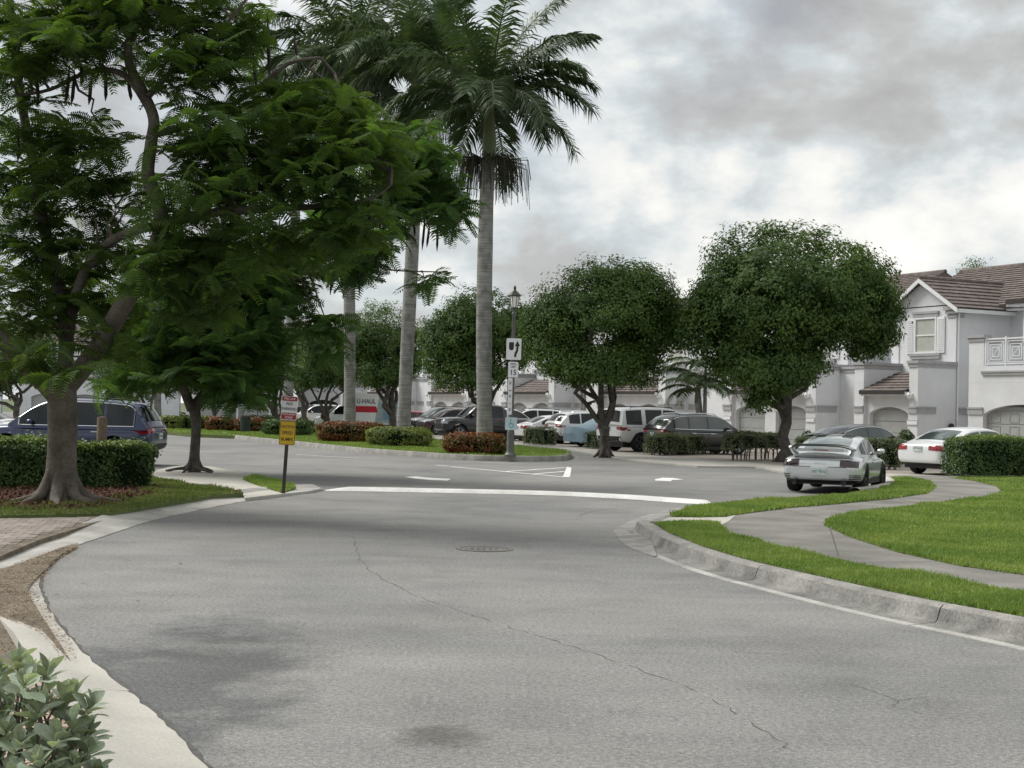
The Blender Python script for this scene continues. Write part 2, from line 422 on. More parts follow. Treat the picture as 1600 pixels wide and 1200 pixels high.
# ---- white painted speed bump, rounded across, tapered ends
def arc_strip(name, pix_near, width, hgt, m, parent=None, rows=9):
    P = cat_rom([g(*p) for p in pix_near], 10); rws = []
    n = len(P)
    for i, p in enumerate(P):
        a = P[max(0, i - 1)]; b = P[min(n - 1, i + 1)]; t = (b - a).normalized(); nrm = Vector((-t.y, t.x, 0))
        if nrm.y < 0: nrm = -nrm
        e = min(i, n - 1 - i) / 5.0; hs = min(1, max(0.06, e)); ww = width * (0.55 + 0.45 * min(1, e))
        rws.append([p + nrm * (ww * k / (rows - 1)) + Vector((0, 0, 0.004 + hgt * hs * math.sin(math.pi * k / (rows - 1)) ** 0.7)) for k in range(rows)])
    return MB().grid([list(r) for r in rws]).build(name, m, parent, smooth=True)
sb = arc_strip('speed_bump', [(508, 767), (600, 768.5), (720, 771), (850, 774), (960, 779), (1060, 786), (1106, 789)], 0.52, 0.075, M_WHITE)
bmx = bmesh.new(); bmx.from_mesh(sb.data); bmesh.ops.recalc_face_normals(bmx, faces=bmx.faces); bmx.to_mesh(sb.data); bmx.free()
tag(sb, 'white painted speed bump across the whole road', 'speed bump')

# ---- painted road markings (flat print on the asphalt)
def paint(pix, z=0.006):
    P = [g(x, y, z) for x, y in pix]
    o_ = MB().add(P, [tuple(range(len(P)))]).build('road_marking', M_WHITE, road); return o_
def stripe(a, b, wid, z=0.006):
    A, B = g(*a, z), g(*b, z); t = (B - A).normalized(); nrm = Vector((-t.y, t.x, 0)) * wid / 2
    MB().add([A - nrm, B - nrm, B + nrm, A + nrm], [(0, 1, 2, 3)]).build('road_marking', M_WHITE, road)
stripe((704, 729), (884, 745.5), 0.16); stripe((681, 726.5), (700, 728), 0.16)
stripe((786, 737), (884, 730.5), 0.16, 0.0065); stripe((834, 740.5), (884, 736.5), 0.16, 0.0065)
paint([(879, 745.5), (886, 729), (893, 731), (890.5, 745.5)], 0.008)
paint([(632, 745.2), (650, 744.2), (668, 746.2), (705, 748.2), (699, 751), (672, 750), (652, 748.2)])
paint([(1023, 749), (1035, 746.3), (1052, 747), (1068, 749.3), (1050, 750), (1048, 752), (1024, 751)])
stripe((462, 710), (560, 716), 0.10)

# ---- raised verge on the right: concrete walk slab, kerb sweep, lawns
ZR = 0.14
kerb_back = [(1012, 815), (1024, 823), (1050, 838), (1100, 857), (1170, 878), (1260, 899), (1420, 934), (1600, 968), (1760, 1000)]
KB = cat_rom([g(*p, ZR) for p in kerb_back], 8)
far_road = [(1045, 804), (1062, 797), (1085, 790), (1150, 782.5), (1225, 778.5), (1300, 773), (1370, 765), (1398, 758), (1390, 750), (1376, 747)]
FR = cat_rom([g(*p, ZR) for p in far_road], 6)
verge = [(p.x, p.y) for p in reversed(FR)] + [(p.x, p.y) for p in KB] + [(30, 10), (60, 30), (60, 42)] + [tuple(g(1760, 742, ZR).xy), tuple(g(1480, 744, ZR).xy), tuple(g(1400, 742.5, ZR).xy)]
o = MB().prism(verge, -0.02, ZR).build('sidewalk', M_WALK)
bmx = bmesh.new(); bmx.from_mesh(o.data); bmesh.ops.recalc_face_normals(bmx, faces=bmx.faces); bmesh.ops.triangulate(bmx, faces=[f for f in bmx.faces if len(f.verts) > 4]); bmx.to_mesh(o.data); bmx.free(); struct(o)
right_walk = o
def sweep(name, path, prof, m, parent=None, flip=False):
    """prof: (across, z); across positive to the left of travel"""
    rws = []; n = len(path)
    for i, p in enumerate(path):
        a = path[max(0, i - 1)]; b = path[min(n - 1, i + 1)]; t = (b - a); t.z = 0; t.normalize(); nrm = Vector((-t.y, t.x, 0))
        rws.append([(p.x + nrm.x * q, p.y + nrm.y * q, z) for q, z in prof])
    o_ = MB().grid(rws).build(name, m, parent, smooth=True, ang=50)
    b_ = bmesh.new(); b_.from_mesh(o_.data); bmesh.ops.recalc_face_normals(b_, faces=b_.faces)
    up = sum(f.normal.z for f in b_.faces)
    if up < 0: bmesh.ops.reverse_faces(b_, faces=b_.faces)
    b_.to_mesh(o_.data); b_.free()
    return o_
# kerb and gutter, road on the right-hand side of travel (towards the camera)
KBP = [Vector((p.x, p.y, 0)) for p in KB]
def split_sweep(name, path, prof, m, seg=1, gap=0.012, lab=None):
    """cut a sweep into stones of about 3 m with open joints"""
    d = 0; cur = [path[0]]; out_ = []; total = 0
    for a, b in zip(path, path[1:]):
        L = (b - a).length
        while d + L > seg:
            q = a + (b - a) * ((seg - d) / L); cur.append(q); out_.append(cur); a = q + (b - a).normalized() * gap; L = (b - a).length; cur = [a.copy()]; d = 0
            if L < 0.02: break
        d += L; cur.append(b)
    if len(cur) > 1: out_.append(cur)
    return out_
kerb_root = empty('kerb', KBP[0]); struct(kerb_root)
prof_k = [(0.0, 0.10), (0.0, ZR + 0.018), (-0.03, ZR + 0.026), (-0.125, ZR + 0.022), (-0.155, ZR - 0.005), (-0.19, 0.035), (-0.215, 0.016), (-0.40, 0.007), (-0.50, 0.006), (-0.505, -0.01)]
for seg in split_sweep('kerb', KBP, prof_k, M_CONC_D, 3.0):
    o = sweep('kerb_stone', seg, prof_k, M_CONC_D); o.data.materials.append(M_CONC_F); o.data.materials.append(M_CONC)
    for p_ in o.data.polygons: p_.material_index = (1 if p_.index % 9 in (4, 5, 6) else 2 if p_.index % 9 in (7, 8) else 0)  # darker concrete on kerb face and gutter pan, paler on the lip
    o.parent = kerb_root; o.matrix_parent_inverse = Matrix.Translation(-Vector(kerb_root.location))
# end of kerb: the flush gutter sweeps round to the speed bump
GUT = cat_rom([g(*p) for p in [(1075, 789), (1045, 797.5), (1008, 806), (975, 819), (962, 830), (966, 842), (984, 856), (1022, 870)]], 8)
GUTB = cat_rom([g(*p, 0.02) for p in [(1090, 791), (1068, 797), (1046, 805), (1030, 811), (1012, 818), (1008, 826), (1014, 838), (1026, 868)]], 8)
rw = [[Vector((a.x, a.y, 0.004)), a * 0.97 + b * 0.03 + Vector((0, 0, 0.008)), a * 0.5 + b * 0.5 + Vector((0, 0, 0.002)), Vector((b.x, b.y, 0.03))] for a, b in zip(GUT, GUTB)]
o = MB().grid(rw).build('gutter', M_CONC_D, smooth=True); struct(o)
# end stone of the kerb
b = KBP[0]
MBk = MB(); MBk.prism([(b.x - 0.10, b.y - 0.16), (b.x + 0.16, b.y - 0.30), (b.x + 0.2, b.y - 0.02), (b.x - 0.02, b.y + 0.02)], 0, ZR + 0.02)
o = MBk.build('kerb_stone', M_CONC_D); o.parent = kerb_root; o.matrix_parent_inverse = Matrix.Translation(-Vector(kerb_root.location))
# low pale kerb at the nose beside the sports car
o = sweep('kerb', [Vector((p.x, p.y, 0)) for p in cat_rom([g(*p_, 0.1) for p_ in [(1340, 768), (1375, 763.5), (1396, 757.5), (1391, 750.5), (1376, 747.5)]], 8)],
          [(-0.06, -0.02), (-0.05, 0.15), (0.02, 0.185), (0.16, 0.175), (0.19, 0.14)], M_WALKL); struct(o)
# pale connecting ramp
slab('walk_ramp', [(1028, 815.5), (1046, 808.5), (1135, 808), (1150, 804), (1140, 813), (1126, 821)], 0.10, ZR + 0.006, M_WALKL)

lawn_strip = [(1024, 818), (1050, 815.5), (1090, 814.5), (1122, 816), (1128, 825), (1142, 834), (1180, 845), (1250, 864), (1352, 885), (1450, 902), (1600, 928), (1740, 952), (1740, 994), (1600, 963), (1420, 929), (1260, 894), (1170, 874), (1100, 853), (1050, 833)]
o, poly = slab('lawn', lawn_strip, ZR - 0.02, ZR + 0.012, M_SOILG)
grass('lawn_grass', poly, ZR + 0.010, 42000, M_GRASS, o, h=(0.035, 0.085))
lawn_porsche = [(1048, 806), (1066, 799), (1088, 792.5), (1150, 785), (1225, 781), (1300, 775.5), (1362, 768), (1392, 760.5), (1400, 752), (1396, 746.5), (1420, 746), (1452, 752), (1461, 761), (1448, 770.5), (1385, 779.5), (1300, 787.5), (1230, 793), (1165, 801.5), (1130, 806.5), (1090, 808)]
o, poly = slab('lawn', lawn_porsche, ZR - 0.02, ZR + 0.012, M_SOILG)
grass('lawn_grass', poly, ZR + 0.010, 30000, M_GRASS, o, h=(0.04, 0.10))
lawn_main = [(1600, 897), (1500, 883), (1400, 861), (1330, 839), (1292, 822), (1291, 813), (1330, 801), (1400, 793.5), (1480, 784), (1540, 776), (1568, 768.5), (1556, 759), (1522, 751), (1485, 746), (1700, 744), (1900, 750), (1900, 950)]
o, poly = slab('lawn', lawn_main, ZR - 0.02, ZR + 0.012, M_SOILG)
pvis = [(x, y) for x, y in poly]
grass('lawn_grass', pvis, ZR + 0.010, 150000, M_GRASS, o, h=(0.035, 0.08))
# sidewalk joints (open grooves with dirt) as thin dark strips
for a_, b_ in [((1335, 879), (1470, 877)), ((1128, 818), (1138, 805)), ((1310, 868), (1296, 822)), ((1215, 795), (1300, 812)), ((1400, 778), (1445, 789)), ((1462, 764), (1566, 770))]:
    A, B = g(*a_, ZR + 0.003), g(*b_, ZR + 0.003); t = (B - A).normalized(); nrm = Vector((-t.y, t.x, 0)) * 0.007
    MB().add([A - nrm, B - nrm, B + nrm, A + nrm], [(0, 1, 2, 3)]).build('joint', M_CRACK, right_walk)

# ---- left verge
ZL = 0.09
left_front = [(322, 1200), (256, 1130), (200, 1082), (130, 1022), (92, 977), (68, 938), (62, 908), (76, 882), (112, 857), (165, 838), (250, 811), (370, 786), (440, 774), (488, 768.5), (508, 765)]
left_back = [(172, 1200), (150, 1130), (112, 1075), (62, 1020), (30, 975), (4, 932), (-14, 903), (0, 868), (62, 842), (128, 822), (210, 798), (330, 777.5), (400, 767), (440, 763.5), (462, 762)]
LF = cat_rom([g(*p) for p in [(400, 1290)] + left_front], 8); LB = cat_rom([g(*p, 0.05) for p in [(230, 1290)] + left_back], 8)
lk = empty('kerb', (LF[0].x, LF[0].y, 0)); struct(lk)
n = len(LF); stops = list(range(0, n, 12)) + [n - 1]
for a, b in zip(stops, stops[1:]):
    if b <= a: continue
    rw = []
    for i in range(a, b + 1):
        p, q = LF[i], LB[i]
        j = Vector((random.uniform(-.012, .012), random.uniform(-.012, .012), 0)); fl = 1 - 0.85 * max(0.0, min(1.0, (i - 36) / 8.0)) * max(0.0, min(1.0, (84 - i) / 8.0))
        rw.append([Vector((p.x, p.y, -0.005)) + j, Vector((p.x, p.y, 0.010)) + j, p * 0.55 + q * 0.45 + Vector((0, 0, 0.006)), p * 0.25 + q * 0.75 + Vector((0, 0, 0.022 * fl - 0.045 * (1 - fl))), Vector((q.x, q.y, 0.088 * fl)), q + (q - p).normalized() * 0.13 + Vector((0, 0, 0.04 * fl - 0.045 * (1 - fl))), q + (q - p).normalized() * 0.135 + Vector((0, 0, -0.05))])
    o = MB().grid(rw).build('kerb_stone', M_WALKL if a < 40 else M_CONC, None, smooth=True)
    b_ = bmesh.new(); b_.from_mesh(o.data); bmesh.ops.recalc_face_normals(b_, faces=b_.faces)
    if sum(f.normal.z for f in b_.faces) < 0: bmesh.ops.reverse_faces(b_, faces=b_.faces)
    b_.to_mesh(o.data); b_.free()
    o.parent = lk; o.matrix_parent_inverse = Matrix.Translation(-Vector(lk.location))
# soil base of the left side
LBv = [(p.x, p.y) for p in LB]
o = MB().prism([(p[0], p[1]) for p in LBv] + [tuple(g(240, 742, 0).xy), tuple(g(-400, 742, 0).xy), (-30, 20), (-20, 2)], -0.02, 0.045).build('soil', M_DIRT)
bmx = bmesh.new(); bmx.from_mesh(o.data); bmesh.ops.recalc_face_normals(bmx, faces=bmx.faces); bmesh.ops.triangulate(bmx, faces=[f for f in bmx.faces if len(f.verts) > 4]); bmx.to_mesh(o.data); bmx.free(); struct(o)
# dark tar joint between gutter and asphalt
rw = []
for i, p in enumerate(LF[:70]):
    a = LF[max(0, i - 1)]; b = LF[min(n - 1, i + 1)]; t = (b - a).normalized(); nrm = Vector((t.y, -t.x, 0))
    if nrm.x < 0 and i < 40: nrm = -nrm
    rw.append([p + Vector((0, 0, 0.005)) - nrm * 0.01, p + nrm * random.uniform(0.012, 0.045) + Vector((0, 0, 0.004))])
o = MB().grid(rw).build('crack', M_CRACK, road)
LBA = np.array([(p.x, p.y) for p in cat_rom(LB, 4)])
# brick pavers: herring rows of separate bricks
def pavers(name, pix, z, m, bw=0.20, bd=0.10, ang=0.0, limit=300, lab=None):
    P = [g(x, y, z) for x, y in pix]; poly = [(p.x, p.y) for p in P]
    root, _ = slab(name, pix, 0.0, z - 0.012, M_DIRT)
    me = MB().box((0, 0, 0), (bw - 0.008, bd - 0.008, 0.05)).mesh('brick', m)
    bm = bmesh.new(); bm.from_mesh(me); bmesh.ops.bevel(bm, geom=[e for e in bm.edges if all(v.co.z > 0 for v in e.verts)], offset=0.006, segments=1, affect='EDGES'); bm.to_mesh(me); bm.free()
    lo = np.min(poly, 0); hi = np.max(poly, 0); c0 = (lo + hi) / 2; span = np.linalg.norm(hi - lo)
    nx = int(span / bw) + 2; ny = int(span / bd) + 2; cs, sn = math.cos(ang), math.sin(ang); spots = []
    for i in range(-nx, nx):
        for j in range(-ny, ny):
            lx = (i + 0.5 * (j % 2)) * bw; ly = j * bd
            X = c0[0] + lx * cs - ly * sn; Y = c0[1] + lx * sn + ly * cs
            if in_poly(np.array([X]), np.array([Y]), poly)[0] and np.min(np.hypot(LBA[:, 0] - X, LBA[:, 1] - Y)) > 0.125: spots.append((X, Y))
    vis = []
    for X, Y in spots:
        d = Vector((X, Y, z)) - CAM; px = 800 + F * d.dot(_r) / d.dot(_d); py = 600 - F * d.dot(_u) / d.dot(_d)
        vis.append((not (-25 < px < 1625 and py < 1225), d.length, X, Y))
    vis.sort(); rest = MB()
    for q, (hid, dist, X, Y) in enumerate(vis):
        zz = z - 0.025 + random.uniform(-0.003, 0.003)
        if q < limit and not hid:
            b_ = link('brick', me, root, (X, Y, zz), ang + random.uniform(-0.02, 0.02)); b_.rotation_euler[0] = random.uniform(-.012, .012); b_.rotation_euler[1] = random.uniform(-.012, .012)
        elif X > lo[0] - 1: rest.box((0, 0, 0), (bw - 0.008, bd - 0.008, 0.05), Matrix.Translation((X, Y, zz)) @ Matrix.Rotation(ang, 4, 'Z'))
    if rest.v: tag(rest.build('brick_paving', m, root), kind='stuff')
    return root
pavers('brick_path', [(-60, 806), (60, 806), (172, 803.5), (200, 801), (128, 823), (62, 843), (0, 869), (-60, 890)], 0.075, M_PAVER, ang=R(12))
pavers('brick_path', [(-80, 1060), (60, 1052), (90, 1090), (130, 1150), (150, 1215), (-80, 1215)], 0.075, M_PAVER_P, ang=R(-4), limit=300)
# left grass island with mulch
isl = [(-160, 806), (0, 805), (110, 803), (172, 801.5), (235, 790), (330, 774), (380, 769), (352, 764), (300, 757), (262, 750), (240, 746), (150, 744), (0, 744), (-160, 744)]
o, poly = slab('lawn', isl, 0.02, ZL + 0.03, M_SOILG)
c1 = g(70, 780, 0); c2 = g(200, 760, 0)
def bare(X, Y):
    return (((X - c1.x) / 1.45) ** 2 + ((Y - c1.y) / 2.6) ** 2 + 0.25 * np.sin(X * 5) * np.sin(Y * 3) < 1) 
grass('lawn_grass', poly, ZL + 0.028, 42000, M_GRASS_D, o, h=(0.03, 0.09), near=False, excl=bare)
mu, mpoly = slab('mulch', [(-160, 800), (-20, 795), (60, 797), (150, 793), (215, 779), (250, 768), (235, 757), (120, 752), (-160, 752)], 0.05, ZL + 0.036, M_MULCH, smooth_n=4)
k = 9000; lo = np.min(mpoly, 0); hi = np.max(mpoly, 0)
def chips(name, poly, z, n, m, parent, size=(0.015, 0.05), flat=0.3):
    lo = np.min(poly, 0); hi = np.max(poly, 0)
    X = lo[0] + rng.random(n * 3) * (hi[0] - lo[0]); Y = lo[1] + rng.random(n * 3) * (hi[1] - lo[1]); ok = in_poly(X, Y, poly); X = X[ok][:n]; Y = Y[ok][:n]; n = len(X)
    a = rng.random(n) * 6.28; L = size[0] + rng.random(n) * (size[1] - size[0]); W = L * (0.25 + 0.2 * rng.random(n))
    dx, dy = np.cos(a), np.sin(a); tz = rng.normal(0, flat, n) * L; uz = rng.normal(0, flat, n) * W; zz = z + np.abs(tz) / 2 + 0.004 + rng.random(n) * 0.012
    V = np.empty((n, 4, 3))
    V[:, 0] = np.c_[X - dx * L / 2, Y - dy * L / 2, zz - tz / 2]; V[:, 2] = np.c_[X + dx * L / 2, Y + dy * L / 2, zz + tz / 2]
    V[:, 1] = np.c_[X - dy * W / 2, Y + dx * W / 2, zz + uz]; V[:, 3] = np.c_[X + dy * W / 2, Y - dx * W / 2, zz - uz]
    return tag(np_mesh(name, V.reshape(-1, 3), np.arange(4 * n).reshape(n, 4), m, parent), kind='stuff')
chips('mulch_chips', mpoly, ZL + 0.036, 9000, M_MULCH, mu, (0.03, 0.09), 0.5)
# leaf litter swept into the gutter bend
M_LITTER = mat('fallen_leaf', (0.16, 0.10, 0.055), 0.9, c2=(0.36, 0.27, 0.17), vscale=7, fine=0.3, fscale=30)
lp = [(-30, 905), (20, 880), (70, 862), (120, 848), (130, 852), (85, 880), (70, 905), (58, 925), (75, 950), (110, 1000), (120, 1030), (60, 1030), (-30, 1010)]
slab('soil', [(-40, 905), (12, 886), (62, 868), (105, 852), (120, 852), (92, 868), (70, 890), (52, 908), (44, 925), (58, 950), (80, 985), (104, 1022), (116, 1052), (70, 1056), (-40, 1050)], -0.01, 0.034, M_DIRT, smooth_n=3)
lit = [(p.x, p.y) for p in [g(x, y, 0.05) for x, y in lp]]
tag(chips('fallen_leaves', lit, 0.034, 12000, M_LITTER, None, (0.008, 0.030), 0.2), 'brown fallen leaves and dirt swept into the gutter bend', 'leaf litter')
sc_ = [(p.x, p.y) for p in [g(x, y, 0) for x, y in [(60, 900), (300, 800), (500, 790), (420, 850), (250, 960), (160, 1010)]]]
tag(chips('fallen_twigs', sc_, 0.0, 90, M_LITTER, None, (0.02, 0.07), 0.1), 'few dry leaves and twigs scattered on the asphalt by the left kerb', 'leaf litter')
# pale sidewalk behind the island and the grass tip with the sign
slab('sidewalk', [(236, 737), (262, 730), (292, 726.5), (330, 729), (395, 741.5), (398, 746), (378, 748.5), (400, 756), (436, 768), (440, 771.5), (383, 778), (378, 769), (352, 764), (300, 757), (262, 750), (240, 746)], -0.01, 0.06, M_WALKL)
slab('sidewalk', [(455, 757), (488, 756), (503, 763), (487, 766.5), (440, 772), (432, 768)], -0.01, 0.05, M_CONC)
o, poly = slab('lawn', [(380, 748.5), (398, 745.5), (432, 750), (456, 757), (461, 763), (440, 768.5), (418, 763), (396, 755)], 0.0, 0.075, M_SOILG)
grass('lawn_grass', poly, 0.073, 9000, M_GRASS, o, h=(0.04, 0.10), near=False)

# ---- median island with palms
ZM = 0.17
med_f = [(356, 683.5), (400, 689.5), (470, 697), (560, 707), (650, 714), (730, 719), (800, 721), (860, 721), (884, 719), (890, 715)]
med_b = [(884, 710.5), (850, 706), (800, 702), (740, 697.5), (690, 692.5), (640, 687), (560, 678), (480, 670.5), (410, 665.5), (370, 667), (348, 676)]
MP = cat_rom([g(*p) for p in med_f + med_b], 5, True)
mp_ = [(p.x, p.y) for p in MP]
cxm = np.mean(mp_, 0)
o = MB().prism(mp_, -0.02, ZM - 0.01).build('median', M_SOILG)
bmx = bmesh.new(); bmx.from_mesh(o.data); bmesh.ops.recalc_face_normals(bmx, faces=bmx.faces); bmesh.ops.triangulate(bmx, faces=[f for f in bmx.faces if len(f.verts) > 4]); bmx.to_mesh(o.data); bmx.free(); struct(o)
grass('lawn_grass', mp_, ZM - 0.012, 45000, M_GRASS, o, h=(0.05, 0.11), wd=0.014)
loop = MP + MP[:2]
area = sum(a[0] * b[1] - b[0] * a[1] for a, b in zip(mp_, mp_[1:] + mp_[:1]))
sg = 1 if area > 0 else -1      # travel ccw: outside is right (negative across)
k2 = sweep('kerb', loop, [(0.16 * sg, ZM - 0.02), (0.14 * sg, ZM + 0.02), (-0.02 * sg, ZM + 0.02), (-0.05 * sg, ZM - 0.01), (-0.08 * sg, 0.0), (-0.32 * sg, 0.004)], M_CONC_D); struct(k2)
# second island farther left, in front of the far hedge
o, poly = slab('lawn', [(228, 672), (300, 678), (372, 681), (420, 678), (395, 668), (300, 664), (228, 662)], -0.02, 0.16, M_SOILG)
grass('lawn_grass', poly, 0.158, 12000, M_GRASS, o, h=(0.06, 0.12), wd=0.02, near=False)
P = [g(x, y, 0) for x, y in [(200, 670.5), (228, 674), (300, 680.5), (372, 683), (425, 679)]]
o = sweep('kerb', cat_rom(P, 5), [(0.15, 0.1), (0.13, 0.19), (-0.02, 0.19), (-0.05, 0.0)], M_CONC_D); struct(o)
stripe((245, 678), (276, 677.3), 0.5)

# ---- parking court: concrete band and pavers beyond
band_f = [(1560, 748), (1480, 745), (1376, 744), (1300, 741), (1222, 736.5), (1180, 729), (1090, 727.5), (1010, 720), (960, 714), (905, 704.5), (860, 699), (800, 694), (700, 686.5), (600, 677)]
band_b = [(1560, 744), (1480, 741), (1376, 739), (1300, 733), (1222, 728), (1180, 723), (1090, 717), (1010, 710.5), (960, 706), (905, 699), (860, 694.5), (800, 690), (700, 683), (600, 674)]
A = cat_rom([g(*p, 0.06) for p in band_f], 4); B = cat_rom([g(*p, 0.06) for p in band_b], 4)
rw = [[Vector((a.x, a.y, -0.01)), Vector((a.x, a.y, 0.055)), Vector((b.x, b.y, 0.06)), Vector((b.x, b.y, -0.01))] for a, b in zip(A, B)]
o = sweep('walk_band', A, [(0, 0), (0.001, 0)], M_WALKL); bpy.data.objects.remove(o)
o = MB().grid(rw).build('sidewalk', M_WALKL)
b_ = bmesh.new(); b_.from_mesh(o.data); bmesh.ops.recalc_face_normals(b_, faces=b_.faces)
if sum(f.normal.z for f in b_.faces) < 0: bmesh.ops.reverse_faces(b_, faces=b_.faces)
b_.to_mesh(o.data); b_.free(); struct(o)
FO = Vector((14.65, 70.0, 0)); EU = Vector((-0.443, 0.8965, 0)); EV = Vector((0.8965, 0.443, 0))   # house row frame
back = [FO + EU * u + EV * 4 for u in (-60, -20, 10, 40, 70, 110)]
pp = [(p.x, p.y) for p in B] + [(g(600, 674).x - 20, g(600, 674).y + 32)] + [(p.x, p.y) for p in reversed(back)]
o = MB().prism(pp, -0.02, 0.05).build('parking_court', M_PAVE_FAR)
bmx = bmesh.new(); bmx.from_mesh(o.data); bmesh.ops.recalc_face_normals(bmx, faces=bmx.faces); bmesh.ops.triangulate(bmx, faces=[f for f in bmx.faces if len(f.verts) > 4]); bmx.to_mesh(o.data); bmx.free(); struct(o)
# ================================================================== VEGETATION
M_BARK = mat('grey_bark', (0.062, 0.052, 0.042), 0.95, c2=(0.15, 0.132, 0.11), vscale=3.2, bump=0.9, bscale=18, fine=0.25, fscale=30)
M_BARK_D = mat('dark_bark', (0.045, 0.038, 0.032), 0.95, c2=(0.12, 0.108, 0.092), vscale=5, bump=0.9, bscale=16, fine=0.25, fscale=25)
M_POIN = mat('poinciana_leaf', (0.045, 0.098, 0.026), 0.6, c2=(0.120, 0.195, 0.045), vscale=0.9, trans=0.46, spec=0.3, objvar=0.3)
M_POIN2 = mat('poinciana_leaf_dark', (0.042, 0.096, 0.026), 0.6, c2=(0.085, 0.160, 0.038), vscale=1.0, trans=0.42, spec=0.3, objvar=0.3)
M_POD = mat('seed_pod', (0.030, 0.022, 0.018), 0.8, var=0.3, vscale=9)
M_LEAF = mat('tree_leaf', (0.040, 0.086, 0.020), 0.6, c2=(0.105, 0.172, 0.038), vscale=0.85, trans=0.28, spec=0.35, fine=0.3, fscale=7)
M_LEAF2 = mat('tree_leaf_light', (0.055, 0.108, 0.026), 0.6, c2=(0.12, 0.195, 0.045), vscale=0.8, trans=0.3, spec=0.35, fine=0.3, fscale=7)
M_HEDGE = mat('hedge_leaf', (0.032, 0.070, 0.018), 0.5, c2=(0.090, 0.155, 0.038), vscale=2.2, trans=0.2, spec=0.4, fine=0.35, fscale=14)  # hedge body toned down in colour for the shade on its sides
M_HEDGE_T = mat('hedge_lit_new_growth', (0.115, 0.175, 0.040), 0.5, c2=(0.20, 0.27, 0.070), vscale=2.2, trans=0.25, spec=0.4, fine=0.3, fscale=14)  # new growth, paler still so the lit-top, shaded-side contrast sits in the colour
M_HEDGE_G = mat('grey_hedge_leaf', (0.11, 0.14, 0.080), 0.6, c2=(0.20, 0.24, 0.14), vscale=2.0, trans=0.2, spec=0.3, fine=0.35, fscale=12)
M_CROTON = mat('croton_leaf', (0.21, 0.050, 0.016), 0.55, c2=(0.10, 0.085, 0.022), vscale=1.6, trans=0.25, spec=0.35, fine=0.4, fscale=9)
M_VARIEG = mat('variegated_leaf', (0.075, 0.125, 0.030), 0.55, c2=(0.24, 0.27, 0.075), vscale=3.5, trans=0.25, spec=0.35, fine=0.4, fscale=9)
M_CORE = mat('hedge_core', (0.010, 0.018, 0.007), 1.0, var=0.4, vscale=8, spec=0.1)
M_PALM = mat('palm_leaflet', (0.035, 0.068, 0.024), 0.5, c2=(0.068, 0.105, 0.042), vscale=0.8, trans=0.2, spec=0.45, objvar=0.22)
M_PALMR = mat('palm_rachis', (0.085, 0.11, 0.04), 0.6, var=0.2, vscale=3)
M_SHAFT = mat('palm_crownshaft', (0.085, 0.125, 0.045), 0.45, c2=(0.11, 0.115, 0.055), vscale=1.2, spec=0.4)
M_PTRUNK = None
def palm_trunk_mat():
    m = bpy.data.materials.new('palm_trunk'); m.use_nodes = True
    t = m.node_tree; ns = t.nodes; ls = t.links; b = ns['Principled BSDF']; b.inputs['Roughness'].default_value = 0.9
    tcn = ns.new('ShaderNodeTexCoord')
    def noise(sc, stretch):
        mpn = ns.new('ShaderNodeMapping'); mpn.inputs['Scale'].default_value = stretch; ls.new(tcn.outputs['Object'], mpn.inputs[0])
        n = ns.new('ShaderNodeTexNoise'); n.inputs['Scale'].default_value = sc; n.inputs['Detail'].default_value = 6; ls.new(mpn.outputs[0], n.inputs['Vector']); return n
    a = noise(2.4, (0.35, 0.35, 9.0)); c = noise(3.0, (1, 1, 0.8))
    r = ns.new('ShaderNodeValToRGB'); r.color_ramp.elements[0].position = 0.36; r.color_ramp.elements[0].color = (0.205, 0.20, 0.19, 1)
    r.color_ramp.elements[1].position = 0.62; r.color_ramp.elements[1].color = (0.315, 0.31, 0.295, 1); ls.new(a.outputs['Fac'], r.inputs[0])
    r2 = ns.new('ShaderNodeValToRGB'); r2.color_ramp.elements[0].position = 0.33; r2.color_ramp.elements[0].color = (0.55, 0.56, 0.53, 1)
    r2.color_ramp.elements[1].position = 0.55; r2.color_ramp.elements[1].color = (1, 1, 1, 1); ls.new(c.outputs['Fac'], r2.inputs[0])
    mm = ns.new('ShaderNodeMix'); mm.data_type = 'RGBA'; mm.blend_type = 'MULTIPLY'; mm.inputs[0].default_value = 1
    ls.new(r.outputs[0], mm.inputs[6]); ls.new(r2.outputs[0], mm.inputs[7]); ls.new(mm.outputs[2], b.inputs['Base Color'])
    bp = ns.new('ShaderNodeBump'); bp.inputs['Strength'].default_value = 0.6; bp.inputs['Distance'].default_value = 0.02; ls.new(a.outputs['Fac'], bp.inputs['Height']); ls.new(bp.outputs[0], b.inputs['Normal'])
    return m
M_PTRUNK = palm_trunk_mat()

def quads_at(P, Nrm, size, asp=0.5, droop=0.0):
    """leaf-shaped rhombi (2 triangles) at P, lying across Nrm"""
    n = len(P); t = rng.normal(0, 1, (n, 3)); t[:, 2] -= droop
    Nn = Nrm / (np.linalg.norm(Nrm, axis=1, keepdims=True) + 1e-9)
    t -= Nn * (t * Nn).sum(1, keepdims=True); t /= np.linalg.norm(t, axis=1, keepdims=True) + 1e-9
    b = np.cross(Nn, t); L = size[0] + rng.random(n) * (size[1] - size[0])
    V = np.empty((n, 4, 3)); l = L[:, None]
    fold = Nn * l * 0.10
    V[:, 0] = P - t * l * 0.5; V[:, 1] = P + b * l * asp * 0.5 + fold; V[:, 2] = P + t * l * 0.5 - fold * 0.6; V[:, 3] = P - b * l * asp * 0.5 + fold
    return V.reshape(-1, 3), np.arange(4 * n).reshape(n, 4)
def sph(n):
    v = rng.normal(0, 1, (n, 3)); return v / np.linalg.norm(v, axis=1, keepdims=True)
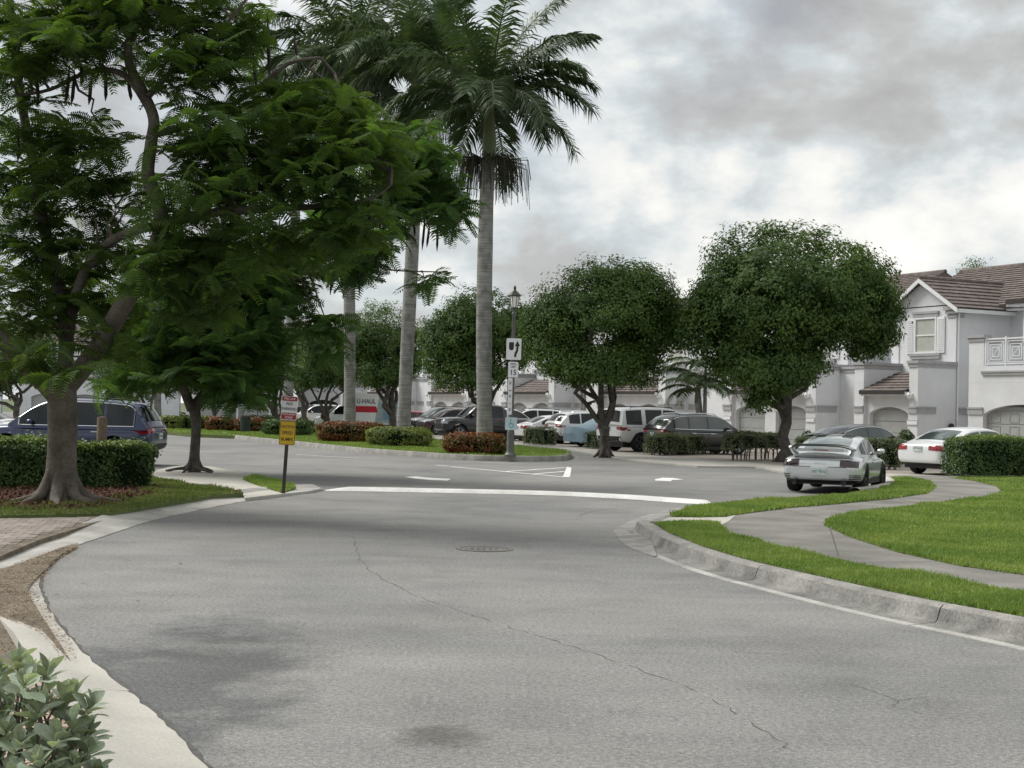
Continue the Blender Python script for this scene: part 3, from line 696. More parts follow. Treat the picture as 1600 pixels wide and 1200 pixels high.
def crown_points(blobs, nleaf, clump=0.22, per=34, lobe=0.34, under=0.35):
    """blobs: (cx,cy,cz,rx,ry,rz) ellipsoids; returns leaf positions and normals, clumped on lobes"""
    vol = np.array([(b[3] * b[4] + b[4] * b[5] + b[3] * b[5]) for b in blobs]); vol /= vol.sum(); PP = []; NN = []
    for b, fr in zip(blobs, vol):
        c = np.array(b[:3]); r = np.array(b[3:6]); nc = max(6, int(nleaf * fr / per))
        nl = max(9, int(34 * fr + 8)); lobes = sph(nl) * 0.68; lobes[:, 2] = np.where(lobes[:, 2] < -0.3, lobes[:, 2] * 0.5, lobes[:, 2])
        li = rng.integers(0, nl, nc); d = sph(nc); rad = lobe * (0.75 + 0.5 * rng.random(nl))[li]
        q = lobes[li] + d * rad[:, None]
        # push half the clumps to the outer skin
        k = rng.random(nc) < 0.30; dd = sph(nc); dd[:, 2] = np.where((dd[:, 2] < -under), -dd[:, 2] * under, dd[:, 2])
        sk = dd * (0.86 + 0.15 * np.sin(dd[:, :1] * 7 + b[0]) * np.sin(dd[:, 1:2] * 6 + dd[:, 2:] * 5) + rng.normal(0, 0.035, (nc, 1)))
        q[k] = sk[k]
        nrm = q.copy(); nrm[:, 2] += 0.55
        C = c + q * r
        idx = np.repeat(np.arange(nc), per)
        sz = clump * (0.6 + 0.8 * rng.random(nc))
        off = np.clip(rng.normal(0, 1, (len(idx), 3)), -1.5, 1.5) * sz[idx][:, None] * np.array([1, 1, 0.72])
        PP.append(C[idx] + off); NN.append(nrm[idx] + rng.normal(0, 0.36, (len(idx), 3)) + off / clump * 0.45)
    return np.concatenate(PP), np.concatenate(NN)
def bend(p0, p1, n=6, wob=0.15, sag=0.0):
    p0, p1 = Vector(p0), Vector(p1); L = (p1 - p0).length; res = []
    for i in range(n + 1):
        t = i / n; p = p0.lerp(p1, t)
        if 0 < i < n: p = p + Vector((random.gauss(0, 1), random.gauss(0, 1), random.gauss(0, 0.6))) * wob * L * 0.12
        p.z += sag * math.sin(math.pi * t)
        res.append(p)
    return res
def shade_tree(name, base_px, blobs_px, label, Y=None, nleaf=22000, m=M_LEAF, limbs=5, trunk_r=0.2, fork=None, leaf=(0.10, 0.19), group=None, lean=0.0, clump=0.21, bark=M_BARK_D):
    base = g(*base_px, 0.05)
    if Y: base = pt(*base_px, Y); base.z = 0.05
    Y = Y or base.y; s = F / Y
    root = empty(name, base); tag(root, label, 'tree', group)
    loc = lambda x, y, dy=0.0: pt(x, y, Y + dy) - base
    blobs = []
    for b in blobs_px:
        c = loc(b[0], b[1], b[4] if len(b) > 4 else 0.0); rx = b[2] / s; rz = b[3] / s
        blobs.append((c.x, c.y, c.z, rx, (b[5] if len(b) > 5 else rx * 0.9), rz))
    tr = MB(); fk = fork if fork else 0.28
    c0 = Vector(blobs[0][:3]); H = c0.z; zf = H * fk
    top = Vector((c0.x * 0.35 + lean, c0.y * 0.3, zf))
    path = bend((0, 0, -0.1), top, 5, 0.13); rr = [trunk_r * 1.5, trunk_r * 1.1, trunk_r, trunk_r * 0.95, trunk_r * 0.95, trunk_r * 0.9]
    tr.tube(path, rr, 10)
    for k in range(5):
        a = k * 1.256 + random.random(); tr.tube([(0.5 * trunk_r * math.cos(a), 0.5 * trunk_r * math.sin(a), 0.35), (1.3 * trunk_r * math.cos(a), 1.3 * trunk_r * math.sin(a), 0.1), (2.3 * trunk_r * math.cos(a), 2.3 * trunk_r * math.sin(a), -0.05)], [trunk_r * 0.5, trunk_r * 0.4, trunk_r * 0.2], 6)
    tr.build('trunk', bark, root, smooth=True, ang=80)
    for k in range(limbs):
        b = blobs[k % len(blobs)]; a = 2 * math.pi * (k + 0.5 * random.random()) / limbs
        e = Vector((b[0] + b[3] * 0.55 * math.cos(a), b[1] + b[4] * 0.55 * math.sin(a), b[2] + b[5] * random.uniform(-0.1, 0.45)))
        st = Vector(path[random.choice([3, 4, 5])]); lm = MB(); mid = bend(st, e, 6, 0.5, -0.1)
        r0 = trunk_r * random.uniform(0.5, 0.75); lm.tube(mid, [r0 * (1 - 0.75 * i / 6) for i in range(7)], 7)
        for j in range(3):
            q = Vector(mid[random.randint(3, 5)]); aa = random.random() * 6.28
            e2 = q + Vector((math.cos(aa) * b[3] * 0.4, math.sin(aa) * b[4] * 0.4, b[5] * random.uniform(0.05, 0.45)))
            lm.tube(bend(q, e2, 4, 0.5), [r0 * 0.35, r0 * 0.3, r0 * 0.24, r0 * 0.16, r0 * 0.1], 5)
        lm.build('limb', bark, root, smooth=True, ang=80)
    P, Nn = crown_points(blobs, nleaf, clump=clump)
    V, Fq = quads_at(P, Nn, leaf, 0.52, 0.3)
    tag(np_mesh('crown', V, Fq, m, root), kind='stuff')
    return root
G_TREES = 'rounded shade trees along the parking court'
shade_tree('shade_tree', (1226, 722), [(1236, 470, 165, 118, 0), (1130, 520, 66, 92, -0.3), (1335, 500, 66, 95, 0.3), (1212, 572, 88, 56, -0.6), (1192, 625, 22, 26, -0.8)],
           'largest rounded dark green tree behind the silver sports car', nleaf=120000, limbs=7, trunk_r=0.21, group=G_TREES, fork=0.42, leaf=(0.09, 0.19))
shade_tree('shade_tree', (945, 713), [(945, 495, 124, 86, 0), (872, 540, 54, 62, -0.2), (1022, 530, 54, 70, 0.2), (945, 575, 82, 42, -0.4)],
           'rounded green tree with twisted double trunk in front of the white boxy SUV', nleaf=90000, m=M_LEAF2, limbs=6, trunk_r=0.19, group=G_TREES, fork=0.2, leaf=(0.08, 0.16))
shade_tree('shade_tree', (766, 694), [(752, 520, 86, 72, 0), (700, 545, 50, 62, -0.3), (802, 535, 40, 66, 0.5), (735, 585, 62, 38, -0.4)],
           'rounded green tree right behind the nearest royal palm trunk', nleaf=48000, m=M_LEAF2, limbs=5, trunk_r=0.2, group=G_TREES, fork=0.3)
shade_tree('shade_tree', (617, 681), [(600, 530, 62, 58, 0), (560, 560, 40, 52, 0.5), (645, 560, 34, 50, 0.3), (595, 585, 56, 28, -0.3)],
           'dark tree with black leaning trunk beside the second royal palm', Y=86, nleaf=36000, limbs=5, trunk_r=0.24, group=G_TREES, fork=0.36)
shade_tree('shade_tree', (514, 672), [(506, 545, 42, 46, 0), (520, 585, 44, 34, 0.3), (488, 590, 34, 30, 0)],
           'small tree with a Y-shaped trunk in front of the box truck cab', Y=92, nleaf=22000, limbs=5, trunk_r=0.16, group=G_TREES, fork=0.2)
shade_tree('shade_tree', (433, 668), [(430, 555, 50, 60, 0), (405, 590, 40, 36, 0), (455, 575, 30, 50, 1)],
           'dark forked tree just right of the stop sign', Y=98, nleaf=22000, limbs=5, trunk_r=0.24, group=G_TREES, fork=0.2)
shade_tree('shade_tree', (474, 664), [(475, 560, 34, 52, 0), (462, 590, 28, 30, 0)], 'slim tree behind the no parking sign', Y=112, nleaf=14000, limbs=4, trunk_r=0.22, group=G_TREES, fork=0.3)
shade_tree('shade_tree', (334, 664), [(335, 575, 50, 50, 0), (300, 590, 40, 36, 0)], 'small tree in front of the grey garages far left', Y=104, nleaf=14000, limbs=5, trunk_r=0.14, group=G_TREES, fork=0.3)
shade_tree('shade_tree', (216, 662), [(205, 570, 60, 60, 0), (180, 600, 40, 36, 0)], 'dark tree rising behind the blue SUV roof', Y=100, nleaf=16000, limbs=5, trunk_r=0.26, group=G_TREES, fork=0.35)
shade_tree('shade_tree', (28, 664), [(20, 560, 70, 60, 0), (-20, 580, 50, 60, 0)], 'pale-trunked tree at the far left edge behind the parked cars', Y=88, nleaf=18000, limbs=6, trunk_r=0.2, group=G_TREES, fork=0.3, bark=M_BARK)
shade_tree('shade_tree', (1521, 690), [(1523, 412, 13, 10, 0), (1512, 424, 18, 8, 0), (1535, 424, 16, 8, 0)], 'treetop showing just above the tiled roof ridge', Y=105, nleaf=900, limbs=3, trunk_r=0.2, fork=0.85, clump=0.35)

# ---------------------------------------------------------------- poinciana trees
def pinnate(L=0.50, W=0.125, pairs=13, droop=0.10, seed=0):
    """feathery frond along +x: flat narrow leaflets in two rows"""
    r_ = random.Random(seed); v = []; f = []
    def P(t): return Vector((L * t * (1 - 0.08 * t), 0, 0.10 * L * math.sin(t * 1.6) - droop * t * t))
    for i in range(6):
        t = i / 5; p = P(t); wr = 0.006 * (1 - 0.7 * t); v += [(p.x, -wr, p.z), (p.x, wr, p.z)]
        if i: a = 2 * i; f.append((a - 2, a, a + 1, a - 1))
    for i in range(pairs):
        t = 0.10 + 0.90 * i / (pairs - 1); p = P(t); ln = W * (0.55 + 0.75 * math.sin(math.pi * min(1, 0.18 + 0.78 * t))) * r_.uniform(0.88, 1.1); hw = L / pairs * 0.42
        for sgn in (-1, 1):
            dx = ln * 0.38; o = len(v); dz = -ln * r_.uniform(0.08, 0.35)
            v += [(p.x - hw * 0.5, 0, p.z), (p.x + hw * 0.5, 0, p.z), (p.x + dx * 0.55 + hw, sgn * ln * 0.55, p.z + dz * 0.25 + 0.004), (p.x + dx, sgn * ln, p.z + dz), (p.x + dx * 0.55 - hw, sgn * ln * 0.55, p.z + dz * 0.25 + 0.004)]
            f.append((o, o + 1, o + 2, o + 3, o + 4) if sgn > 0 else (o + 4, o + 3, o + 2, o + 1, o))
    return np.array(v), f
FR_VARS = [pinnate(seed=i, droop=d) for i, d in enumerate((0.04, 0.10, 0.18, 0.26))]
FR_MESH = {}
def frond_mesh(i, m):
    if (i, m.name) not in FR_MESH:
        me = bpy.data.meshes.new('frond'); me.from_pydata([tuple(p) for p in FR_VARS[i][0]], [], FR_VARS[i][1]); me.materials.append(m); FR_MESH[(i, m.name)] = me
    return FR_MESH[(i, m.name)]
def poinciana(name, base_px, label, limbs, pads, trunk_path, trunk_r, m, dens=1.0, roots=0, pods=(), bark=M_BARK, Yo=0.0, scale=1.0, rootk=1.0):
    base = g(*base_px, 0.10); Y = base.y; s = F / Y
    root = empty(name, base); tag(root, label, 'tree', 'royal poinciana trees on the left')
    L = lambda x, y, dy=0: pt(x, y, Y + dy) - base
    tr = MB(); tp = [L(*p[:2]) for p in trunk_path]; tr.tube(cat_rom(tp, 5), list(np.interp(np.linspace(0, 1, 5 * (len(tp) - 1) + 1), np.linspace(0, 1, len(tp)), trunk_r)), 18)
    for k in range(roots):
        a = k * 2 * math.pi / roots + 0.35; r0 = trunk_r[1]; ln = random.uniform(0.75, 1.25)
        c, sn = math.cos(a), math.sin(a)
        ln *= 0.9 * rootk
        tr.tube(cat_rom([(c * r0 * 0.62, sn * r0 * 0.62, 0.66 * rootk), (c * r0 * 0.98, sn * r0 * 0.98, 0.30 * rootk), (c * (r0 + 0.22 * ln), sn * (r0 + 0.22 * ln), 0.11 * rootk), (c * (r0 + 0.55 * ln) - sn * 0.1, sn * (r0 + 0.55 * ln) + c * 0.1, 0.03), (c * (r0 + ln) - sn * 0.2, sn * (r0 + ln) + c * 0.2, -0.03)], 4),
                list(np.interp(np.linspace(0, 1, 17), [0, .25, .5, .75, 1], [0.09 * rootk, 0.125 * rootk, 0.10 * rootk, 0.07 * rootk, 0.03])), 9)
    tr.build('trunk', bark, root, smooth=True, ang=90)
    tips = []
    for lp, r0, r1 in limbs:
        P = cat_rom([L(*p) for p in lp], 5); tips += [(q, r1) for q in P[3:]]
        MB().tube(P, list(np.linspace(r0, r1, len(P))), 10).build('limb', bark, root, smooth=True, ang=90)
    tw = MB(); fr = []      # fronds: (point, yaw, pitch, roll, scale, variant)
    for (x, y, rx, ry, dy, dp, q) in [(p + (0.0, 1.2, 1.0))[:7] if len(p) == 4 else (p + (1.2, 1.0))[:7] if len(p) == 5 else (p + (1.0,))[:7] for p in pads]:
        c = L(x, y, dy); a, b = rx / s, ry / s
        ns_ = int(max(3, 11 * q * dens * (a * b) / 0.32))
        cent = min(tips, key=lambda t_: (t_[0] - c).length)[0]
        tw.tube(bend(cent, c, 5, 0.5, 0.05), [0.028, 0.024, 0.02, 0.016, 0.012, 0.008], 5)
        for k in range(ns_):
            d = Vector((random.gauss(0, 0.58), random.gauss(0, 0.6), random.gauss(0, 0.62)))
            if d.length > 1.3: d *= 1.3 / d.length
            P0 = c + Vector((d.x * a, d.y * dp, d.z * b))
            if k % 2 == 0: tw.tube(bend(c + (P0 - c) * 0.1, P0, 3, 0.5, -0.02), [0.008, 0.006, 0.005, 0.003], 4)
            y0 = random.random() * 6.28; nf = random.randint(4, 6)
            for j in range(nf):
                fr.append((P0, y0 + j * 6.28 / nf + random.gauss(0, 0.25), random.gauss(-0.05, 0.42), random.gauss(0, 0.4), scale * random.uniform(0.75, 1.2), random.randrange(4)))
    tag(tw.build('twigs', bark, root), kind='stuff')
    # 300 that show largest (nearest the camera side) as single fronds, the rest as one mass
    fr.sort(key=lambda t_: t_[0].y + random.random() * 0.6 + (0 if -base.x - 9.0 < t_[0].x else 50))
    VV = []; FF = []; FF5 = []; off = 0
    for q, (P0, ya, pi_, ro, sc, vi) in enumerate(fr):
        Mx = Matrix.Translation(P0) @ Matrix.Rotation(ya, 4, 'Z') @ Matrix.Rotation(-pi_, 4, 'Y') @ Matrix.Rotation(ro, 4, 'X') @ Matrix.Scale(sc, 4)
        if q < 300:
            o = link('frond', frond_mesh(vi, m), root); o.matrix_local = Mx
        else:
            A = np.array(Mx); V = FR_VARS[vi][0] @ A[:3, :3].T + A[:3, 3]; VV.append(V)
            FF += [tuple(i + off for i in f) for f in FR_VARS[vi][1]]; off += len(V)
    if VV:
        me = bpy.data.meshes.new('foliage'); me.from_pydata(np.concatenate(VV).tolist(), [], FF); me.materials.append(m)
        tag(link('foliage', me, root), kind='stuff')
    for (x, y, ln, dy) in pods:
        p = L(x, y, dy); l = ln / s; bx_ = random.uniform(-0.05, 0.05)
        pd = MB(); pd.tube([p + Vector((0, 0, 0.10)), p, p + Vector((bx_ * 0.4, 0.01, -l * 0.35)), p + Vector((bx_, 0.02, -l * 0.75)), p + Vector((bx_ * 1.3, 0, -l))], [0.005, 0.014, 0.030, 0.030, 0.006], 7).build('seed_pod', M_POD, root, smooth=True)
    print(name, 'fronds', len(fr))
    return root
limbs1 = [([(90, 615), (55, 580), (10, 535), (-45, 485, .3), (-90, 400, .5), (-110, 300, .6)], 0.20, 0.07),
          ([(104, 605), (150, 548, -.2), (186, 488, -.4), (216, 438, -.5), (240, 392, -.6), (253, 350, -.7), (243, 305, -.7), (231, 275, -.7), (236, 225, -.6), (240, 185, -.5), (222, 140, -.4), (200, 90, -.3), (210, 20, -.2), (215, -60, 0)], 0.165, 0.055),
          ([(96, 600), (104, 530, .4), (90, 440, .8), (68, 352, 1.0), (52, 255, 1.1), (32, 150, 1.2), (20, 40, 1.2), (10, -60, 1.2)], 0.13, 0.05),
          ([(106, 530, .4), (125, 440, .2), (160, 388, -.1), (205, 362, -.4), (250, 352, -.7)], 0.085, 0.07),
          ([(251, 350, -.7), (330, 333, -.9), (420, 326, -1.0), (505, 322, -1.0), (575, 312, -1.0), (610, 290, -.9)], 0.09, 0.015),
          ([(236, 210, -.6), (280, 200, -.4), (330, 182, 0), (400, 140, .3), (450, 100, .5), (500, 90, .6)], 0.07, 0.025),
          ([(240, 182, -.5), (195, 118, -.2), (140, 112, 0), (78, 140, .2), (20, 150, .3)], 0.06, 0.02),
          ([(232, 150, -.5), (290, 90, -.7), (350, 40, -.8), (400, -20, -.8)], 0.05, 0.02)]
pads1 = [(30, 40, 80, 32), (110, 62, 70, 32), (190, 45, 60, 36), (60, 102, 66, 22), (150, 92, 50, 20, -.4), (10, 120, 50, 26), (100, -10, 90, 34), (210, -20, 80, 40), (310, -20, 80, 34, -.5),
         (290, 42, 56, 34, -.6), (370, 52, 56, 38, -.4), (280, 112, 60, 30, -.8), (362, 118, 60, 34, -.6), (435, 160, 44, 30, -.3),
         (34, 200, 50, 30, .8), (105, 222, 46, 28, .7), (165, 212, 34, 24, .3), (28, 272, 50, 36, .8), (105, 285, 50, 30, .8), (168, 270, 32, 30, .4), (60, 330, 50, 30, .8), (150, 330, 40, 26, .6),
         (28, 400, 50, 40, .6), (110, 390, 42, 30, .9), (165, 415, 36, 34, .5), (50, 480, 50, 36, .4), (130, 480, 44, 28, .8), (12, 560, 36, 26, .2), (185, 545, 36, 30, .6), (95, 570, 50, 26, -.9, .4, .8),
         (298, 222, 50, 42, -.8), (362, 232, 56, 44, -.8), (440, 212, 56, 42, -.6), (310, 302, 50, 36, -1.0), (395, 292, 56, 40, -1.0), (465, 285, 50, 40, -1.0), (530, 280, 46, 38, -1.0), (290, 395, 46, 42, -.8), (350, 385, 46, 38, -.9), (430, 372, 50, 34, -1.0), (500, 372, 46, 30, -1.0), (560, 345, 36, 30, -1.0),
         (505, 182, 46, 28, .4), (560, 192, 42, 26, .3), (480, 192, 46, 30, 0), (545, 205, 52, 36, -.3), (600, 215, 36, 26, -.2), (600, 248, 36, 30, -.6), (545, 252, 50, 30, -.6), (260, 455, 40, 36, -.5), (215, 300, 30, 26, .9), (330, 450, 40, 30, -.7), (70, 440, 60, 40, 1.4), (200, 470, 40, 34, 1.2)]
pods1 = [(108, 112, 50, 0), (116, 118, 46, 0), (128, 108, 26, 0), (142, 126, 38, 0), (165, 116, 42, 0), (200, 125, 32, -.2), (57, 120, 40, .1), (396, 90, 50, .2), (418, 30, 90, .3), (460, 62, 26, .4), (28, 215, 38, .5), (395, 170, 50, -.3), (485, 240, 60, -.8), (535, 330, 40, -1.0), (576, 310, 45, -1), (480, 135, 46, 0)]
poinciana('poinciana_tree', (94, 787), 'large poinciana with flared grey trunk in front of the clipped hedge', limbs1, pads1,
          [(94, 792), (95, 750), (97, 700), (98, 650), (96, 600)], [0.28, 0.245, 0.225, 0.235, 0.225], M_POIN, dens=2.35, roots=7, pods=pods1, rootk=0.85)
limbs2 = [([(301, 640), (330, 600, .2), (350, 540, .4), (380, 470, .3), (430, 400, 0), (500, 330, -.3), (560, 250, -.5), (610, 190, -.5)], 0.16, 0.05),
          ([(300, 640), (285, 600, -.2), (270, 540, -.5), (250, 480, -.6), (240, 430, -.5)], 0.13, 0.04),
          ([(380, 470, .3), (450, 440, -.6), (520, 400, -1), (560, 395, -1.2), (600, 420, -1.2), (690, 425, -1.3)], 0.06, 0.012),
          ([(560, 250, -.5), (620, 270, -.8), (670, 300, -1), (700, 330, -1)], 0.05, 0.015)]
pads2 = [(300, 440, 56, 40, 0, 1.6), (372, 440, 56, 44, 0, 1.6), (430, 425, 46, 44, 0, 1.6), (270, 512, 52, 38, -.4, 1.6), (338, 525, 60, 38, -.2, 1.6), (410, 495, 46, 42, -.2, 1.6), (295, 572, 56, 26, -.6, 1.6), (372, 572, 52, 30, -.5, 1.6), (440, 460, 34, 36, 0), (232, 585, 44, 22, -.8, 1.2), (345, 600, 40, 22, -1), (390, 615, 30, 18, -.6), (250, 545, 40, 26, .6, 1.6), (320, 480, 60, 40, 1.4), (400, 545, 46, 34, 1.0), (225, 530, 40, 34, .8), (460, 400, 40, 36, .8), (200, 600, 30, 16, -.6),
         (632, 246, 38, 30, -.6), (668, 252, 34, 24, -.7), (648, 282, 40, 34, -.8), (690, 290, 30, 26, -1), (700, 318, 26, 22, -1), (690, 342, 30, 16, -1.1), (610, 300, 36, 34, -.7), (575, 385, 36, 26, -1.1), (535, 412, 32, 24, -1), (520, 360, 40, 34, -.5), (610, 330, 26, 26, -1), (662, 432, 24, 10, -1.2), (600, 232, 40, 28, -.4), (640, 222, 30, 22, -.4), (575, 208, 36, 20, -.2), (505, 505, 26, 16, -1, .4), (525, 535, 14, 20, -1, .3)]
pods2 = [(646, 335, 34, -.8), (664, 340, 50, -.8), (671, 352, 34, -.9), (684, 350, 42, -.9), (655, 245, 50, -.6), (642, 235, 60, -.7), (560, 410, 50, -1), (572, 360, 40, -1), (520, 420, 40, -1), (437, 345, 40, 0), (622, 290, 40, -.7)]
poinciana('poinciana_tree', (303, 735), 'poinciana with dark split trunk standing in the pale sidewalk left of the sign post', limbs2, pads2,
          [(303, 738), (304, 710), (306, 680), (306, 655), (303, 636)], [0.17, 0.125, 0.115, 0.125, 0.145], M_POIN2, dens=2.3, roots=5, pods=pods2, bark=M_BARK_D, scale=1.25, rootk=0.5)

# ---------------------------------------------------------------- royal palms
def palm_frond_data(L=3.7, arch=0.5, n=92, leaflet=0.86, seed=0, wid=0.024, plum=0.55):
    r_ = random.Random(seed); v = []; f = []
    pts = []; ang = 1.0; p = Vector((0, 0, 0)); segs = 14
    a0, a1 = arch
    for i in range(segs + 1):
        pts.append(p.copy()); t = i / segs; a = a0 + (a1 - a0) * t ** 1.15; p = p + Vector((math.cos(a), 0, math.sin(a))) * (L / segs)
    MBr = MB(); MBr.tube(pts, [0.045 * (1 - 0.88 * i / segs) for i in range(segs + 1)], 5)
    def at(t):
        x = t * segs; i = min(int(x), segs - 1); return pts[i].lerp(pts[i + 1], x - i), (pts[i + 1] - pts[i]).normalized()
    for i in range(n):
        t = 0.13 + 0.87 * (i + r_.random() * 0.5) / n; q, tg = at(min(t, 0.999)); up = Vector((-tg.z, 0, tg.x))
        ln = leaflet * (0.45 + 0.62 * math.sin(math.pi * min(1, 0.15 + t * 0.80))) * r_.uniform(0.85, 1.1)
        for sg_ in (-1, 1):
            sw = 0.55 + 0.35 * t; el = r_.uniform(-plum, plum * 1.1)
            d = (tg * sw + Vector((0, sg_, 0)) * math.cos(el) + up * math.sin(el)).normalized()
            dr = Vector((0, 0, -1)); w_ = tg * wid
            m1 = q + d * ln * 0.5 + dr * ln * 0.06; e = q + d * ln * 0.93 + dr * ln * r_.uniform(0.26, 0.5)
            o = len(v); v += [q - w_ * 0.6, q + w_ * 0.6, m1 + w_, e, m1 - w_]; f.append((o, o + 1, o + 2, o + 3, o + 4))
    return MBr, v, f
PALM_MESH = {}
def palm_meshes(key, arch, **kw):
    if key not in PALM_MESH:
        rb, v, f = palm_frond_data(arch=arch, **kw)
        me = bpy.data.meshes.new('frond'); 
        nv = len(rb.v); me.from_pydata([tuple(p) for p in rb.v] + [tuple(p) for p in v], [], rb.f + [tuple(i + nv for i in q) for q in f])
        me.materials.append(M_PALM); me.materials.append(M_PALMR)
        for i, p in enumerate(me.polygons): p.material_index = 1 if i < len(rb.f) else 0
        PALM_MESH[key] = me
    return PALM_MESH[key]
FK = [('up', (1.25, 0.55)), ('high', (1.0, -0.1)), ('mid', (0.72, -0.65)), ('low', (0.50, -0.90)), ('drop', (0.25, -1.10)), ('hang', (-0.10, -1.30))]
def royal_palm(base_px, top_px, label, Y=None, r=0.38, nfr=17, sc=1.0, seed=1, group='royal palms in the median', yaw0=0.0, bushy=True):
    rr = random.Random(seed); base = g(*base_px, 0.15)
    if Y: base = pt(*base_px, Y); base.z = 0.12
    Y = base.y; root = empty('royal_palm', base); tag(root, label, 'palm tree', group)
    top = pt(top_px[0], top_px[1], Y) - base        # base of the crownshaft
    P = [Vector((0, 0, -0.1))] + [Vector((top.x * t + 0.10 * math.sin(3 * t + seed), top.y * t, top.z * t)) for t in (0.06, 0.14, 0.25, 0.4, 0.55, 0.7, 0.85)] + [top]
    MB().tube(cat_rom(P, 4), list(np.interp(np.linspace(0, 1, 33), [0, .12, .25, .5, .75, 1], [r * 1.22, r * 1.05, r * 0.93, r * 0.98, r * 0.95, r * 0.78])), 20).build('trunk', M_PTRUNK, root, smooth=True, ang=80)
    ch = 1.9 * sc; ax = Vector((0, 0, 1)); tip = top + ax * ch
    MB().tube([top, top + ax * 0.25 * ch, top + ax * 0.6 * ch, tip, tip + ax * 0.5], [r * 0.80, r * 0.88, r * 0.62, r * 0.34, r * 0.12], 14).build('crownshaft', M_SHAFT, root, smooth=True, ang=80)
    for k in range(nfr):
        t = k / (nfr - 1); ki = min(5, int(t * 5.4)) if nfr > 8 else k % 5
        key, arch = FK[ki]; me = palm_meshes('royal_' + key, arch, seed=ki)
        o = link('frond', me, root); ya = yaw0 + k * 2.399 + rr.gauss(0, 0.15)
        o.location = tip + Vector((0, 0, -0.15 - 0.35 * t)); o.rotation_euler = (rr.gauss(0, 0.12), rr.gauss(0, 0.06), ya); o.scale = [sc * rr.uniform(0.9, 1.1)] * 3
    if bushy:    # flower stalks under the crownshaft
        for k in range(4):
            st = MB(); a = k * 1.57 + 0.5
            for q in range(70):
                aa = a + rr.gauss(0, 0.45); l = rr.uniform(0.7, 1.35) * sc
                p0 = top + Vector((math.cos(a) * r * 0.8, math.sin(a) * r * 0.8, -0.02)); l *= 1.1; p1 = top + Vector((math.cos(aa) * (r + rr.uniform(0.15, 0.75) * l), math.sin(aa) * (r + rr.uniform(0.15, 0.75) * l), rr.uniform(-0.35, 0.15))); p2 = p1 + Vector((math.cos(aa) * 0.12, math.sin(aa) * 0.12, -l * rr.uniform(0.4, 1.0)))
                st.tube([p0, p1, p2], [0.02, 0.016, 0.012], 3, cap=False)
            st.build('flower_stalk', M_FLOWER, root)
    return root
M_FLOWER = mat('palm_flower_stalk', (0.038, 0.042, 0.022), 0.9, var=0.3, vscale=5)
royal_palm((757, 704), (764, 248), 'royal palm with full crown, rightmost of the row in the median', r=0.315, nfr=26, sc=1.30, seed=3, yaw0=0.3)
royal_palm((633, 693), (649, 180), 'royal palm trunk second from the right, rising behind the variegated shrub', r=0.31, nfr=24, sc=1.35, seed=5, yaw0=1.0)
royal_palm((543, 684), (549, 190), 'royal palm trunk third from the right, beside the box truck', r=0.30, nfr=24, sc=1.6, seed=8, yaw0=2.2)
royal_palm((452, 676), (462, 230), 'royal palm trunk right behind the no parking sign', r=0.30, nfr=16, sc=1.3, seed=11)
royal_palm((359, 671), (366, 420), 'royal palm trunk beside the far stop sign', Y=88, r=0.30, nfr=12, sc=1.0, seed=13, bushy=False)
royal_palm((245, 662), (250, 440), 'royal palm trunk rising behind the blue SUV tailgate', Y=100, r=0.26, nfr=12, sc=1.0, seed=15, bushy=False)

def small_palm(base_px, h_px, label, Y, nst=3, sc=0.55, seed=2):
    rr = random.Random(seed); base = pt(*base_px, Y); base.z = 0.06; root = empty('garden_palm', base); tag(root, label, 'palm tree', 'small palms by the houses')
    H = h_px / (F / Y)
    for k in range(nst):
        a = k * 2.1; d = 0.35 * k; tp = Vector((math.cos(a) * d * 1.4, math.sin(a) * d, H * (1 - 0.16 * k)))
        MB().tube([(math.cos(a) * d * 0.6, math.sin(a) * d * 0.6, -0.05), tp * 0.5, tp], [0.13, 0.10, 0.085], 10).build('trunk', M_PTRUNK, root, smooth=True)
        MB().tube([tp, tp + Vector((0, 0, 0.35)), tp + Vector((0, 0, 0.8))], [0.09, 0.075, 0.03], 8).build('crownshaft', M_SHAFT, root, smooth=True)
        for q in range(9):
            ki = (1, 2, 2, 3, 3, 4, 2, 3, 4)[q]; key, arch = FK[ki]; me = palm_meshes('small_' + key, arch, seed=20 + ki, n=34, leaflet=0.85, wid=0.036, plum=0.12)
            o = link('frond', me, root); o.location = tp + Vector((0, 0, 0.6)); o.rotation_euler = (rr.gauss(0, .1), 0, q * 2.399 + k + rr.gauss(0, .2)); o.scale = [sc * rr.uniform(.85, 1.1)] * 3
    return root
small_palm((1100, 706), 108, 'cluster of arching green palms left of the large shade tree', 66, 3, 0.60, 2)
small_palm((912, 690), 110, 'thin garden palm left of the twisted double trunk', 88, 2, 0.6, 4)

